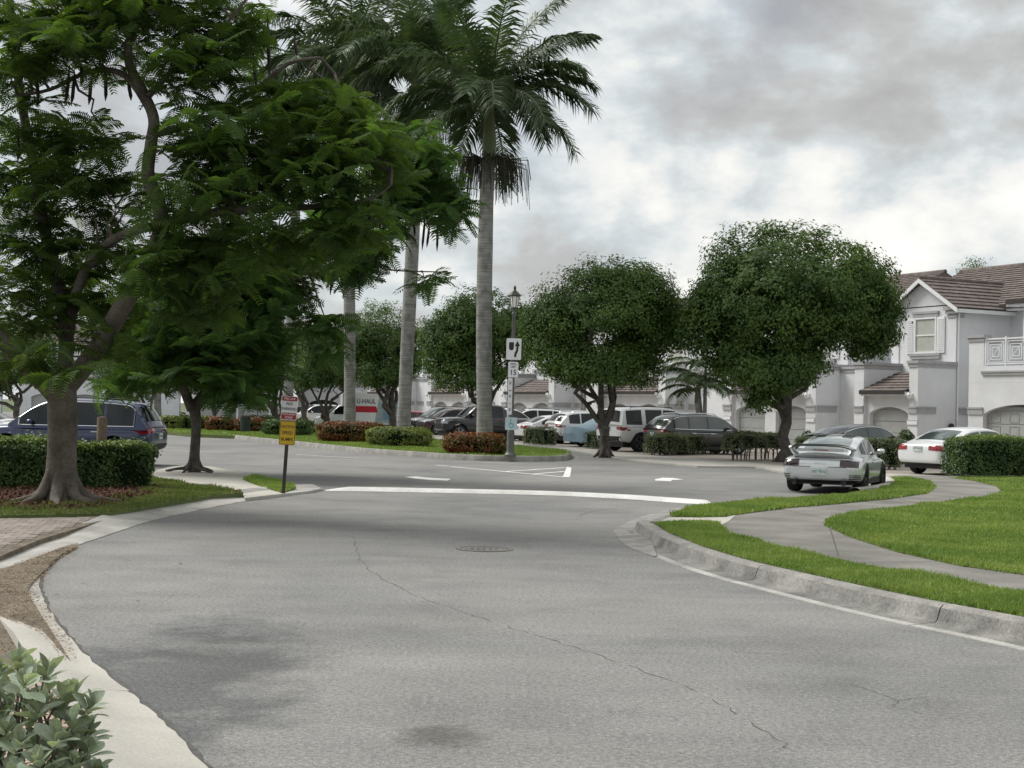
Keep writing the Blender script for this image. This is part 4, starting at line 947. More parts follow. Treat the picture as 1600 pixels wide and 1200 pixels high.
# ---------------------------------------------------------------- hedges and shrubs
def box_hedge(name, a_px, b_px, hgt, thick, label, m, nleaf=9000, z0=0.1, leaf=(0.045, 0.085), bare=0.0, Y=None, group=None, cat='hedge', bulge=0.06):
    A, B = g(*a_px, z0), g(*b_px, z0); L = (B - A).length; t = (B - A).normalized(); nrm = Vector((-t.y, t.x, 0))
    if nrm.y < 0: nrm = -nrm
    root = empty(name, A); root.rotation_euler = (0, 0, math.atan2(t.y, t.x)); tag(root, label, cat, group)
    s_ = 1 if (Vector((-t.y, t.x, 0)) - nrm).length < 1e-3 else -1
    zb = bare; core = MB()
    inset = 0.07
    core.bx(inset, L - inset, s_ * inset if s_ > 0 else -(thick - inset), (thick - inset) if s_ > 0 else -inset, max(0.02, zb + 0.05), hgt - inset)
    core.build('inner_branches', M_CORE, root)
    n = nleaf; ar = np.array([L * (hgt - zb) * 2, L * thick * 1.3, thick * (hgt - zb) * 2]); pr = ar / ar.sum()
    w_ = rng.choice(3, n, p=pr); u = rng.random(n); v = rng.random(n); sd_ = rng.integers(0, 2, n)
    X = np.where(w_ == 2, sd_ * L, u * L); Yy = np.where(w_ == 0, sd_ * thick, np.where(w_ == 1, v * thick, u * thick)); Z = np.where(w_ == 1, hgt, zb + v * (hgt - zb))
    Nx = np.where(w_ == 2, sd_ * 2 - 1, 0.0); Ny = np.where(w_ == 0, sd_ * 2 - 1, 0.0); Nz = np.where(w_ == 1, 1.0, 0.25)
    wob = bulge * (np.sin(X * 3.1 + Z * 4) + np.sin(X * 7.3 + Yy * 5) * 0.6 + np.sin(X * 1.3) * 0.8)
    rd = np.minimum(1, np.minimum(X, L - X) / 0.2); Z = np.where(w_ == 1, Z - (1 - rd) * 0.10, Z)
    X = X + Nx * wob; Yy = Yy + Ny * wob; Z = Z + np.where(w_ == 1, wob * 0.6, 0)
    P = np.c_[X, Yy * s_, Z] + rng.normal(0, 0.030, (n, 3)); P[:, 2] = np.maximum(P[:, 2], 0.01)
    stray = rng.random(n) < 0.05; P[stray] += np.c_[Nx, Ny * s_, Nz][stray] * (rng.random(stray.sum()) * 0.11)[:, None]
    Nn = np.c_[Nx, Ny * s_, Nz + 0.25] + rng.normal(0, 0.6, (n, 3))
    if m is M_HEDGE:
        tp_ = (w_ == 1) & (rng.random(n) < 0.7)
        V, Fq = quads_at(P[tp_], Nn[tp_], leaf, 0.55); tag(np_mesh('lit_new_growth', V, Fq, M_HEDGE_T, root), kind='stuff'); P = P[~tp_]; Nn = Nn[~tp_]
    V, Fq = quads_at(P, Nn, leaf, 0.55)
    tag(np_mesh('foliage', V, Fq, m, root), kind='stuff')
    if bare:
        k = int(L / 0.22)
        for i in range(k):
            x = (i + 0.5 + random.uniform(-.3, .3)) * L / k; y = s_ * thick * random.uniform(0.35, 0.65); st = MB()
            for q in range(3): st.tube([(x, y, -0.02), (x + random.uniform(-.06, .06), y, bare * 0.5), (x + random.uniform(-.22, .22), y + random.uniform(-.1, .1), bare + 0.2)], [0.022, 0.018, 0.01], 5)
            st.build('stem', M_BARK, root)
    return root
def ball_shrub(name, px, rx_px, rz_px, label, m, Y=None, nleaf=2500, leaf=(0.06, 0.11), z0=0.1, group=None, flat=True, cat='shrub', asp=0.45, depth=None):
    """px: ground contact in the photograph; half width and height in photograph pixels"""
    base = g(*px, z0)
    if Y: base = pt(*px, Y); base.z = z0
    s = F / base.y; rx = rx_px / s; H = rz_px / s; ry = depth or min(rx, 0.9)
    base.y += ry * 0.8; root = empty(name, base); tag(root, label, cat, group)
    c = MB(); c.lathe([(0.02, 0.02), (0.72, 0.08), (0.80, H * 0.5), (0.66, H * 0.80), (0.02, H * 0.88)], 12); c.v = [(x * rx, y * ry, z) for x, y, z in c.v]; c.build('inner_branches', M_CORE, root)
    for k in range(5):
        a = k * 1.3; MB().tube([(0.1 * math.cos(a), 0.1 * math.sin(a), -0.03), (0.3 * rx * math.cos(a), 0.3 * ry * math.sin(a), H * 0.4), (0.6 * rx * math.cos(a), 0.6 * ry * math.sin(a), H * 0.8)], [0.02, 0.015, 0.008], 5).build('stem', M_BARK, root)
    d = sph(nleaf)
    e = 0.62 if flat else 1.0
    q = np.sign(d) * np.abs(d) ** e; q /= np.maximum(1, np.linalg.norm(q, axis=1, keepdims=True) / 1.18)
    lump = 1 + 0.09 * np.sin(d[:, :1] * 9 + d[:, 2:] * 5 + px[0]) * np.sin(d[:, 1:2] * 7) + rng.normal(0, 0.045, (nleaf, 1))
    q = q * lump; P = np.c_[q[:, 0] * rx, q[:, 1] * ry, H * 0.5 + q[:, 2] * H * 0.5]; P[:, 2] = np.maximum(P[:, 2], 0.02)
    Nn = d + rng.normal(0, 0.6, (nleaf, 3)); Nn[:, 2] += 0.3
    V, Fq = quads_at(P, Nn, leaf, asp); tag(np_mesh('foliage', V, Fq, m, root), kind='stuff')
    return root
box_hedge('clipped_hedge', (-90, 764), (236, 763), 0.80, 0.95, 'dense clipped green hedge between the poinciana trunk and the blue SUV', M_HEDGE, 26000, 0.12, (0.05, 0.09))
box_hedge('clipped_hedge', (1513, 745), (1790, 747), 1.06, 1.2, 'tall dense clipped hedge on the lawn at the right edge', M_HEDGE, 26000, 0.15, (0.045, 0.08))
box_hedge('clipped_hedge', (1030, 712), (1152, 709), 0.78, 0.7, 'grey-green hedge below the black SUV', M_HEDGE_G, 9000, 0.05, (0.05, 0.09), bare=0.10)
box_hedge('clipped_hedge', (1150, 720), (1228, 718), 0.98, 0.6, 'sparse hedge with bare stems left of the big tree trunk', M_HEDGE_G, 5500, 0.05, (0.05, 0.09), bare=0.40)
box_hedge('clipped_hedge', (1243, 729), (1404, 735), 0.98, 0.6, 'dark hedge behind the silver sports car', M_HEDGE_G, 10000, 0.05, (0.05, 0.09), bare=0.12)
box_hedge('clipped_hedge', (818, 694), (853, 696), 0.80, 0.6, 'short grey clipped hedge at the tail of the white sedan', M_HEDGE_G, 2600, 0.05, (0.05, 0.09))
box_hedge('clipped_hedge', (914, 700), (938, 702), 0.74, 0.5, 'stub of grey hedge beside the covered car', M_HEDGE_G, 1800, 0.05, (0.05, 0.09))
ball_shrub('croton_shrub', (742, 710.5), 48, 33, 'red-orange croton shrub at the foot of the rightmost royal palm', M_CROTON, nleaf=5200, leaf=(0.07, 0.15), z0=0.16, group='croton shrubs')
ball_shrub('croton_shrub', (545, 691), 51, 31, 'wide red-orange croton shrub in front of the box truck', M_CROTON, nleaf=5200, leaf=(0.08, 0.16), z0=0.16, group='croton shrubs')
ball_shrub('variegated_shrub', (621, 698), 49, 30, 'yellow-green variegated shrub at the foot of the second royal palm', M_VARIEG, nleaf=5200, leaf=(0.07, 0.14), z0=0.16)
ball_shrub('clipped_shrub', (447, 681), 38, 26, 'green shrub right behind the no parking sign', M_HEDGE, nleaf=4200, leaf=(0.08, 0.15), z0=0.16)
for (x, y, rx, rz, m, lb) in [(262, 671, 18, 21, M_VARIEG, 'yellowish shrub nearest the blue SUV in the far island'), (292, 671, 18, 22, M_HEDGE, 'dark green shrub left of the split poinciana trunk in the far island'), (340, 674, 20, 22, M_CROTON, 'brownish croton shrub between the poinciana trunk and palm trunk'),
                              (388, 675, 22, 22, M_CROTON, 'reddish croton shrub below the stop sign'), (318, 671, 16, 20, M_VARIEG, 'shrub showing just right of the split poinciana trunk'), (405, 666, 30, 17, M_HEDGE, 'low hedge shrub behind the stop sign post')]:
    ball_shrub('island_shrub', (x, y), rx, rz, lb, m, nleaf=1500, leaf=(0.12, 0.22), z0=0.15, group='shrubs in the far island')
ball_shrub('round_topiary', (1264, 692), 12, 35, 'ball-shaped bush beside the trunk of the largest tree', M_HEDGE, Y=62, nleaf=1500, leaf=(0.06, 0.11), flat=False, group='ball bushes by the houses')
ball_shrub('round_topiary', (1419, 700), 15, 44, 'ball-shaped bush by the garage of the gabled house', M_HEDGE, Y=58, nleaf=1800, leaf=(0.06, 0.11), flat=False, group='ball bushes by the houses')
ball_shrub('round_topiary', (1501, 700), 16, 44, 'ball-shaped bush behind the white sedan roof', M_HEDGE, Y=60, nleaf=1800, leaf=(0.06, 0.11), flat=False, group='ball bushes by the houses')
ball_shrub('round_topiary', (1118, 690), 14, 32, 'ball-shaped bush behind the hood of the black SUV', M_HEDGE, Y=68, nleaf=1200, leaf=(0.06, 0.11), flat=False, group='ball bushes by the houses')

# ---------------------------------------------------------------- foreground shrub, leaf by leaf
M_BW = mat('grey_green_leaf', (0.24, 0.30, 0.235), 0.55, c2=(0.36, 0.41, 0.32), vscale=7, objvar=0.45, trans=0.2, spec=0.4, bump=0.15, bscale=60)
def obovate():
    v = []; f = []; n = 8
    for i in range(n + 1):
        t = i / n; wd_ = 0.30 * math.sin(math.pi * t ** 1.25) ** 0.8 if 0 < t < 1 else 0.0
        wd_ = max(wd_, 0.03 * (1 - t)); z = 0.10 * math.sin(t * 2.4) ; x = t
        v += [(x, -wd_, z + 0.30 * wd_ * 0.5), (x, 0, z), (x, wd_, z + 0.30 * wd_ * 0.5)]
        if i: a = 3 * i; f += [(a - 3, a, a + 1, a - 2), (a - 2, a + 1, a + 2, a - 1)]
    me = bpy.data.meshes.new('leaf'); me.from_pydata(v, [], f); me.materials.append(M_BW); me.polygons.foreach_set('use_smooth', [True] * len(me.polygons)); return me
LEAF = obovate()
YS = 5.3; sb_base = pt(30, 1330, YS); sb_base.z = 0.07
fsh = empty('buttonwood_shrub', sb_base); tag(fsh, 'grey-green broad-leaved shrub in the lower left foreground corner', 'shrub')
tipsF = [(72, 1045, 0), (28, 1030, .1), (-4, 1050, 0), (40, 1065, -.15), (98, 1085, .05), (142, 1100, 0), (118, 1075, .2), (62, 1105, -.1), (112, 1128, -.1), (10, 1108, .1), (30, 1160, -.2), (88, 1150, -.25), (140, 1172, -.1), (60, 1190, -.3), (118, 1195, -.2), (-6, 1185, -.1), (20, 1215, -.3), (90, 1215, -.25), (150, 1205, 0), (50, 1130, .2), (130, 1150, .2), (-10, 1130, 0), (76, 1075, .25), (165, 1225, -.1), (10, 1075, .2), (50, 1225, -.3), (-20, 1220, -.2), (95, 1110, .1), (40, 1095, 0), (75, 1175, -.1), (115, 1165, 0), (10, 1140, -.1), (140, 1135, .1), (55, 1160, .1), (100, 1200, -.1), (15, 1195, 0), (-15, 1090, .1), (50, 1045, .2)]
for (x, y, dy) in tipsF:
    tp = pt(x, y, YS + dy) - sb_base; b0 = Vector((tp.x * 0.35 + random.uniform(-.05, .05), tp.y * 0.4, 0))
    P = bend(b0, tp, 5, 0.5, 0.0); MB().tube(P, [0.011, 0.010, 0.008, 0.007, 0.005, 0.003], 6).build('stem', M_BARK, fsh, smooth=True)
    up = (tp - Vector(P[-2])).normalized() * 0.4 + Vector((random.uniform(-.3, .3), random.uniform(-.3, .3), 0.9)); up.normalize()
    q = up.to_track_quat('Z', 'Y').to_matrix().to_4x4()
    nl = random.randint(11, 14)
    for k in range(nl):
        t = k / nl; el = 1.15 - 1.35 * t + random.gauss(0, 0.12); ya = k * 2.4 + random.gauss(0, 0.2)
        o = link('leaf', LEAF, fsh); sc = (0.062 + 0.052 * t) * random.uniform(0.7, 1.2)
        o.matrix_local = Matrix.Translation(tp - up * 0.055 * t) @ q @ Matrix.Rotation(ya, 4, 'Z') @ Matrix.Rotation(-el, 4, 'Y') @ Matrix.Rotation(random.gauss(0, 0.25), 4, 'X') @ Matrix.Scale(sc, 4)
# ================================================================== HOUSES
M_STUC = mat('white_stucco', (0.66, 0.672, 0.69), 0.9, var=0.07, vscale=0.8, bump=0.35, bscale=40, fine=0.05, fscale=25)
M_TRIMG = mat('grey_trim', (0.36, 0.365, 0.37), 0.85, var=0.08, vscale=2, bump=0.15, bscale=30)
M_TRIMW = mat('white_trim', (0.72, 0.73, 0.74), 0.7, var=0.05, vscale=2)
M_GDOOR = mat('garage_door_paint', (0.35, 0.36, 0.355), 0.6, var=0.06, vscale=1.5)
M_TILE = mat('roof_tile', (0.115, 0.092, 0.086), 0.85, c2=(0.205, 0.17, 0.155), vscale=2.4, bump=0.4, bscale=25, fine=0.25, fscale=5)
M_FASC = mat('dark_fascia', (0.028, 0.022, 0.022), 0.7, var=0.2, vscale=3)
M_GLASSW = mat('window_glass', (0.15, 0.165, 0.155), 0.12, var=0.25, vscale=0.8, spec=0.6)
M_BLIND = mat('window_blind', (0.40, 0.41, 0.37), 0.7, var=0.06, vscale=3)
M_DARK = mat('dark_recess', (0.035, 0.032, 0.034), 0.8, var=0.2, vscale=2)
M_LAMPG = mat('lamp_glass', (0.75, 0.75, 0.72), 0.35, var=0.05, vscale=4)

def courses(mb, A, B, C, D, n, th=0.045):
    """tile courses: eave A->B, ridge D->C; each course overlaps the one below"""
    A, B, C, D = map(Vector, (A, B, C, D)); nrm = (B - A).cross(D - A).normalized()
    if nrm.z < 0: nrm = -nrm
    for i in range(n):
        t0, t1 = i / n, (i + 1) / n
        a, b, c, d = A.lerp(D, t0), B.lerp(C, t0), B.lerp(C, t1), A.lerp(D, t1)
        up0 = nrm * th; up1 = nrm * (th * 0.15)
        mb.add([a, b, b + up0, a + up0, c + up1, d + up1], [(0, 1, 2, 3), (3, 2, 4, 5), (0, 3, 5), (1, 4, 2)])
    return mb
def cap(mb, x0, x1, y0, y1, z, h=0.28, o=0.09):
    mb.bx(x0 - o * 0.5, x1 + o * 0.5, y0 - o * 0.5, y1 + o * 0.5, z - h, z - h * 0.45); mb.bx(x0 - o, x1 + o, y0 - o, y1 + o, z - h * 0.45 + 0.003, z)
def arch_wall(root, y0, y1, doors, x=0.0, ztop=2.95, th=0.28, spring=1.95, rise=0.30):
    """front wall (normal -x) between y0..y1 with arched openings doors=[(ya,yb)]"""
    mb = MB(); edges = [y0] + [e for d in doors for e in d] + [y1]
    for a, b in zip(edges[0::2], edges[1::2]):
        if b - a > 0.02: mb.bx(x, x + th, a, b, 0, ztop)
    for a, b in doors:
        n = 12; pts = []
        for i in range(n + 1):
            t = i / n; y = a + (b - a) * t; z = spring + rise * (1 - (2 * t - 1) ** 2) ** 0.8; pts.append((y, z))
        for (ya, za), (yb, zb) in zip(pts, pts[1:]):
            vs_ = [(x + dx, y, z) for dx in (0.0, th) for (y, z) in ((ya, za), (yb, zb), (yb, ztop), (ya, ztop))]
            mb.add(vs_, [(3, 2, 1, 0), (4, 5, 6, 7), (0, 1, 5, 4), (2, 3, 7, 6)])
    mb.build('garage_wall', M_STUC, root)
def garage_door(root, ya, yb, x=0.26, panels=False):
    d = MB().bx(x, x + 0.05, ya - 0.05, yb + 0.05, 0, 2.3).build('garage_door', M_GDOOR, root)
    me = MB().box((0, 0, 0), (0.05, yb - ya - 0.02, 0.50)).mesh('door_section', M_GDOOR)
    pm = None
    for k in range(4):
        s_ = link('door_section', me, d, (x - 0.012, (ya + yb) / 2, 0.28 + 0.525 * k))
    if panels:
        b = MB(); b.box((0, 0, 0), (0.02, 0.44, 0.30)); pm = b.mesh('door_panel', M_GDOOR)
        fm = MB(); 
        for q in (-1, 1): fm.box((-.012, q * 0.245, 0), (0.02, 0.02, 0.37)); fm.box((-.012, 0, q * 0.175), (0.02, 0.47, 0.02))
        fmm = fm.mesh('panel_moulding', M_TRIMG)
        nn = 4
        for k in range(4):
            for j in range(nn):
                y = ya + (j + 0.5) * (yb - ya) / nn; z = 0.28 + 0.525 * k
                link('door_panel', fmm, d, (x - 0.036, y, z))
    return d
def wall_lamp(root, x, y, z):
    l = MB(); l.box((x - 0.03, y, z), (0.06, 0.10, 0.22)); l.tube([(x - 0.03, y, z + 0.05), (x - 0.18, y, z + 0.10), (x - 0.2, y, z + 0.02)], 0.018, 6); ob = l.build('wall_lamp', M_TRIMW, root)
    g_ = MB(); g_.lathe([(0.05, -0.13), (0.10, 0.05), (0.02, 0.16)], 8, (x - 0.2, y, z)); g_.build('lamp_glass', M_LAMPG, ob, smooth=True)
def plaque(root, x, y, z):
    p = MB().bx(x - 0.03, x, y - 0.36, y + 0.36, z - 0.12, z + 0.12).build('house_number_plate', M_TRIMG, root)
    MB().bx(x - 0.036, x - 0.031, y - 0.31, y + 0.31, z - 0.08, z + 0.08).build('plate_face', M_TRIMW, p)
def shed(root, y0, y1, z0=2.95, z1=3.90, x0=-0.45, x1=1.9, hipl=0.0):
    mb = MB(); courses(mb, (x0, y1, z0), (x0, y0, z0), (x1, y0, z1), (x1, y1 - hipl, z1), 7, 0.06)
    r_ = mb.build('shed_roof', M_TILE, root)
    MB().bx(x0 - 0.02, x0 + 0.03, y0, y1, z0 - 0.13, z0 + 0.03).build('fascia', M_FASC, r_)
    MB().bx(x0 + 0.05, 0.25, y0 + 0.02, y1 - 0.02, z0 - 0.20, z0 - 0.02).build('soffit', M_TRIMW, r_)
def window(root, x, y0, y1, z0, z1, shutters=True):
    wd_ = empty('tmp'); bpy.data.objects.remove(wd_)
    fr = MB(); t = 0.09
    fr.bx(x - 0.06, x + 0.02, y0 - t, y0, z0 - t, z1 + t); fr.bx(x - 0.06, x + 0.02, y1, y1 + t, z0 - t, z1 + t); fr.bx(x - 0.057, x + 0.02, y0, y1, z1, z1 + t); fr.bx(x - 0.057, x + 0.02, y0, y1, z0 - t, z0)
    W = fr.build('window', M_TRIMW, root)
    for a, b in ((z0, (z0 + z1) / 2 - 0.03), ((z0 + z1) / 2 + 0.03, z1)):
        MB().bx(x - 0.005, x + 0.01, y0, y1, a, b).build('pane', M_BLIND, W)
    MB().bx(x - 0.035, x + 0.012, y0, y1, (z0 + z1) / 2 - 0.03, (z0 + z1) / 2 + 0.03).build('sash_bar', M_TRIMW, W)
    h = MB(); cap(h, x - 0.04, x + 0.02, y0 - 0.16, y1 + 0.16, z1 + 0.36, 0.26, 0.05); h.build('lintel', M_TRIMG, W)
    s_ = MB(); cap(s_, x - 0.05, x + 0.02, y0 - 0.30, y1 + 0.30, z0 - 0.10, 0.24, 0.05); s_.build('sill', M_TRIMG, W)
    if shutters:
        for a, b in ((y0 - t - 0.52, y0 - t - 0.03), (y1 + t + 0.03, y1 + t + 0.52)):
            sh = MB().bx(x - 0.05, x - 0.005, a, b, z0 - 0.08, z1 + 0.08).build('shutter', M_TRIMW, W)
            sl = MB()
            for k in range(16):
                zz = z0 + (z1 - z0) * (k + 0.5) / 16; sl.box((x - 0.055, (a + b) / 2, zz), (0.03, b - a - 0.12, 0.035), None)
            tag(sl.build('louvres', M_TRIMW, sh), kind='stuff')
def gable(root, x, y0, y1, ze, zr, x_back, ov=0.35):
    """front gable facing -x with ridge running back"""
    ym = (y0 + y1) / 2
    MB().add([(x, y0, ze), (x, y1, ze), (x, ym, zr - 0.12), (x + 0.2, y0, ze), (x + 0.2, y1, ze), (x + 0.2, ym, zr - 0.12)], [(0, 2, 1), (3, 4, 5), (0, 3, 5, 2), (1, 2, 5, 4)]).build('gable_wall', M_STUC, root)
    sl = (zr - ze) / ((y1 - y0) / 2); e0, e1, ez = y0 - ov, y1 + ov, ze - ov * sl
    mb = MB(); courses(mb, (x - ov, e0, ez), (x_back, e0, ez), (x_back, ym, zr), (x - ov, ym, zr), 8, 0.06); courses(mb, (x_back, e1, ez), (x - ov, e1, ez), (x - ov, ym, zr), (x_back, ym, zr), 8, 0.06)
    mb.tube([(x - ov, ym, zr + 0.03), (x_back, ym, zr + 0.03)], 0.11, 7)
    r_ = mb.build('gable_roof', M_TILE, root)
    f = MB()
    for (ya, yb) in ((e0, ym), (e1, ym)):
        za, zb = ez, zr
        f.add([(x - ov - 0.02, ya, za - 0.22), (x - ov - 0.02, yb, zb - 0.22), (x - ov - 0.02, yb, zb - 0.02), (x - ov - 0.02, ya, za - 0.02), (x - ov + 0.06, ya, za - 0.22), (x - ov + 0.06, yb, zb - 0.22), (x - ov + 0.06, yb, zb - 0.02), (x - ov + 0.06, ya, za - 0.02)],
              [(0, 1, 2, 3), (4, 7, 6, 5), (0, 4, 5, 1), (3, 2, 6, 7), (0, 3, 7, 4), (1, 5, 6, 2)])
        f.bx(x - ov + 0.06, x_back, min(ya, ya + 0.001) - 0.03, ya + 0.03, ez - 0.20, ez - 0.03)
    f.build('bargeboard', M_TRIMW, r_)
    MB().bx(x - ov, x_back, e0 - 0.04, e0 - 0.035 + 0.03, ez - 0.03, ez + 0.05).build('gutter', M_FASC, r_)
def pilaster_caps(root, x, ys, z, w_=0.5):
    for y in ys:
        c = MB()
        for k, (a, h) in enumerate(((0.04, 0.16), (0.10, 0.17), (0.17, 0.18))):
            c.bx(x - 0.05 - a, x + 0.4, y - w_ / 2 - a, y + w_ / 2 + a, z - 0.55 + 0.18 * k, z - 0.55 + 0.18 * k + h - 0.012)
        c.build('pilaster_capital', M_TRIMG, root)
        MB().bx(x - 0.05, x + 0.02, y - w_ / 2, y + w_ / 2, z - 2.9, z - 0.555).build('pilaster', M_STUC, root)
def band(root, x, y0, y1, z=2.0):
    b = MB(); b.bx(x - 0.05, x + 0.02, y0, y1, z - 0.03, z + 0.20); b.bx(x - 0.075, x + 0.02, y0, y1, z + 0.203, z + 0.28); b.build('band_moulding', M_TRIMG, root)
def sband(root, y, x0, x1, z=2.0, d=-1):
    b = MB(); b.bx(x0, x1, y - 0.05 if d < 0 else y - .02, y + 0.02 if d < 0 else y + .05, z - 0.03, z + 0.20); b.bx(x0, x1, y - 0.075 if d < 0 else y - .02, y + 0.02 if d < 0 else y + 0.075, z + 0.203, z + 0.28); b.build('band_moulding', M_TRIMG, root)
def main_roof(root, y0, y1, x0=2.4, xr=8.0, x1=13.5, ze=6.95, zr=9.3, hip=True):
    mb = MB(); hp = 2.5 if hip else 0
    courses(mb, (x0, y1, ze), (x0, y0, ze), (xr, y0, zr), (xr, y1, zr), 18, 0.06)
    mb.add([(x1, y0, ze), (x1, y1, ze), (xr, y1, zr + .01), (xr, y0, zr + .01)], [(0, 1, 2, 3)])
    mb.add([(x0, y0, ze), (x1, y0, ze), (xr, y0, zr)], [(0, 1, 2)]); mb.add([(x0, y1, ze), (x1, y1, ze), (xr, y1, zr)], [(0, 2, 1)])
    mb.tube([(xr, y0, zr + 0.03), (xr, y1, zr + 0.03)], 0.12, 7)
    r_ = mb.build('roof', M_TILE, root); MB().bx(x0 - 0.03, x0 + 0.03, y0, y1, ze - 0.16, ze + 0.02).build('fascia', M_FASC, r_)
    MB().bx(x0 + 0.04, x0 + 0.6, y0, y1, ze - 0.25, ze - 0.05).build('soffit', M_TRIMW, r_)
RZ = math.atan2(EV.y, EV.x)
def house_at(name, u, label, group=None, v=0.0):
    o = FO + EU * u + EV * v; r_ = empty(name, o, RZ); tag(r_, label, 'house', group); return r_
def double_unit(u, label, group='white townhouses with paired garages'):
    """paired-garage townhouse; local x inward, y along the row (to the far left)"""
    r_ = house_at('townhouse', u, label, group)
    arch_wall(r_, 0.0, 6.30, [(0.10, 2.66), (3.56, 6.14)])
    for a, b in ((0.10, 2.66), (3.56, 6.14)): garage_door(r_, a, b)
    for (a, b) in ((-0.75, -0.003), (6.303, 7.05)):
        MB().bx(-0.18, 2.05, a, b, 0, 4.05).build('wing_wall', M_STUC, r_)
        c = MB(); cap(c, -0.18, 2.04, a, b, 4.32, 0.29); c.build('coping', M_TRIMG, r_)
        band(r_, -0.18, a, b); plaque(r_, -0.18, (a + b) / 2, 1.55)
    sband(r_, -0.75, -0.1, 1.1); sband(r_, 7.05, -0.1, 1.1, d=1)
    wall_lamp(r_, -0.18, -0.25, 2.75); wall_lamp(r_, -0.18, 6.6, 2.75)
    shed(r_, 0.02, 6.28)
    MB().bx(1.3, 2.05, 7.06, 12.84, 0, 3.95).build('entry_wall', M_STUC, r_)
    c = MB(); cap(c, 1.3, 2.0, 7.2, 12.7, 4.2, 0.28); c.build('coping', M_TRIMG, r_)
    band(r_, 1.3, 7.3, 8.6); band(r_, 1.3, 11.3, 12.6)
    MB().bx(2.06, 13, -0.75, 12.84, 0, 6.9).build('wall', M_STUC, r_)
    for (a, b) in ((-0.6, 3.4), (8.2, 12.4)):
        gable(r_, 1.98, a, b, 6.95, 8.15, 6.5); MB().bx(1.98, 2.055, a, b, 4.0, 6.95).build('upper_wall', M_STUC, r_)
        window(r_, 1.97, (a + b) / 2 - 0.62, (a + b) / 2 + 0.62, 4.75, 6.15); pilaster_caps(r_, 1.98, (a + 0.3, b - 0.3), 6.85)
    window(r_, 2.05, 5.0, 6.3, 4.75, 6.15, False)
    main_roof(r_, -0.75, 12.84)
    return r_
double_unit(0.0, 'white townhouse with paired grey garages behind the largest shade tree')
double_unit(13.6, 'white townhouse with paired garages behind the black and white SUVs')
double_unit(27.2, 'white townhouse with tiled shed roof right behind the lamp post')
double_unit(40.8, 'white townhouse with tiled shed roof between the two tall palm trunks')
double_unit(54.4, 'white townhouse behind the box truck')
double_unit(68.0, 'farthest white townhouse of the row, seen behind the parked white SUV')

# gabled end unit nearest the right
r_ = house_at('townhouse', -7.86, 'white gabled townhouse with shuttered upper window and single garage')
arch_wall(r_, 0.56, 3.60, [(0.80, 3.38)]); garage_door(r_, 0.80, 3.38)
for (a, b, zc) in ((0.0, 0.557, 4.32), (3.603, 4.25, 4.32)):
    MB().bx(-0.18, 2.05, a, b, 0, zc - 0.27).build('wing_wall', M_STUC, r_); c = MB(); cap(c, -0.18, 2.0, a, b, zc, 0.29); c.build('coping', M_TRIMG, r_); band(r_, -0.18, a, b)
sband(r_, 0.0, -0.17, 0.85); plaque(r_, -0.18, 0.3, 1.55); wall_lamp(r_, -0.18, 0.35, 2.75)
shed(r_, 0.57, 3.60)
MB().bx(1.3, 2.05, 4.26, 7.1, 0, 3.95).build('entry_wall', M_STUC, r_); c = MB(); cap(c, 1.3, 2.0, 4.3, 7.05, 4.2, 0.28); c.build('coping', M_TRIMG, r_)
MB().bx(2.06, 9.5, 0.0, 4.3, 0, 6.9).build('wall', M_STUC, r_); MB().bx(3.4, 12, 4.3, 7.1, 0, 6.9).build('side_wall', M_STUC, r_)
MB().bx(5.3, 12, -2.9, 0.0, 0, 6.9).build('side_wall', M_STUC, r_)
MB().bx(2.9, 5.3, -2.9, -0.003, 0, 4.0).build('entry_wall', M_STUC, r_)
sband(r_, -0.003, 2.2, 2.85)
gable(r_, 2.06, 0.0, 4.3, 6.95, 8.25, 8.0)
window(r_, 2.05, 1.35, 2.62, 4.85, 6.35); pilaster_caps(r_, 2.06, (0.26, 4.0), 6.88)
mr = main_roof(r_, -3.2, 7.1, 4.6, 9.0, 13.5, 7.0, 9.35)
MB().tube([(2.10, -0.06, 6.75), (2.10, -0.06, 0.2)], 0.045, 8).build('downspout', M_TRIMW, r_)
MB().bx(3.2, 3.55, -0.12, -0.01, 1.2, 1.75).build('meter_box', M_TRIMG, r_)
MB().lathe([(0.0, -0.1), (0.11, -0.08), (0.13, 0.02), (0.08, 0.10), (0.0, 0.11)], 10, (1.7, -0.12, 1.45), 'z').build('hose_reel', M_DARK, r_, smooth=True)
# balcony unit at the right edge
r_ = house_at('townhouse', -10.85, 'white townhouse with balcony railing at the right edge')
arch_wall(r_, -5.6, 0.0, [(-4.9, -0.85)], x=-0.1, ztop=3.3, spring=1.98, rise=0.42); garage_door(r_, -4.9, -0.85, 0.16, True)
MB().bx(-0.1, 3.2, -5.6, 0.0, 3.303, 4.0).build('balcony_wall', M_STUC, r_)
MB().bx(-0.1, 0.18, -0.85, 0.0, 4.003, 5.05).build('balcony_pier', M_STUC, r_)
MB().bx(0.181, 2.9, -0.30, 0.0, 4.003, 5.0).build('balcony_parapet', M_STUC, r_)
c = MB(); cap(c, -0.1, 0.15, -0.85, 0.0, 5.32, 0.28); cap(c, 0.28, 2.9, -0.30, 0.0, 5.25, 0.24, 0.05); c.build('coping', M_TRIMG, r_)
b = MB(); b.bx(-0.17, -0.1, -5.6, -0.78, 3.62, 3.72); b.bx(-0.2, -0.1, -5.6, -0.78, 3.723, 3.80); b.build('balcony_moulding', M_TRIMG, r_)
band(r_, -0.1, -0.85, 0.0); sband(r_, 0.0, -0.1, 2.9, d=1)
MB().bx(0.1, 9, 0.0 - 0.003, -0.003 + 0.002, 0, 4.0).build('side_wall', M_STUC, r_)
MB().bx(2.95, 12, -5.6, -0.03, 0, 6.9).build('wall', M_STUC, r_)
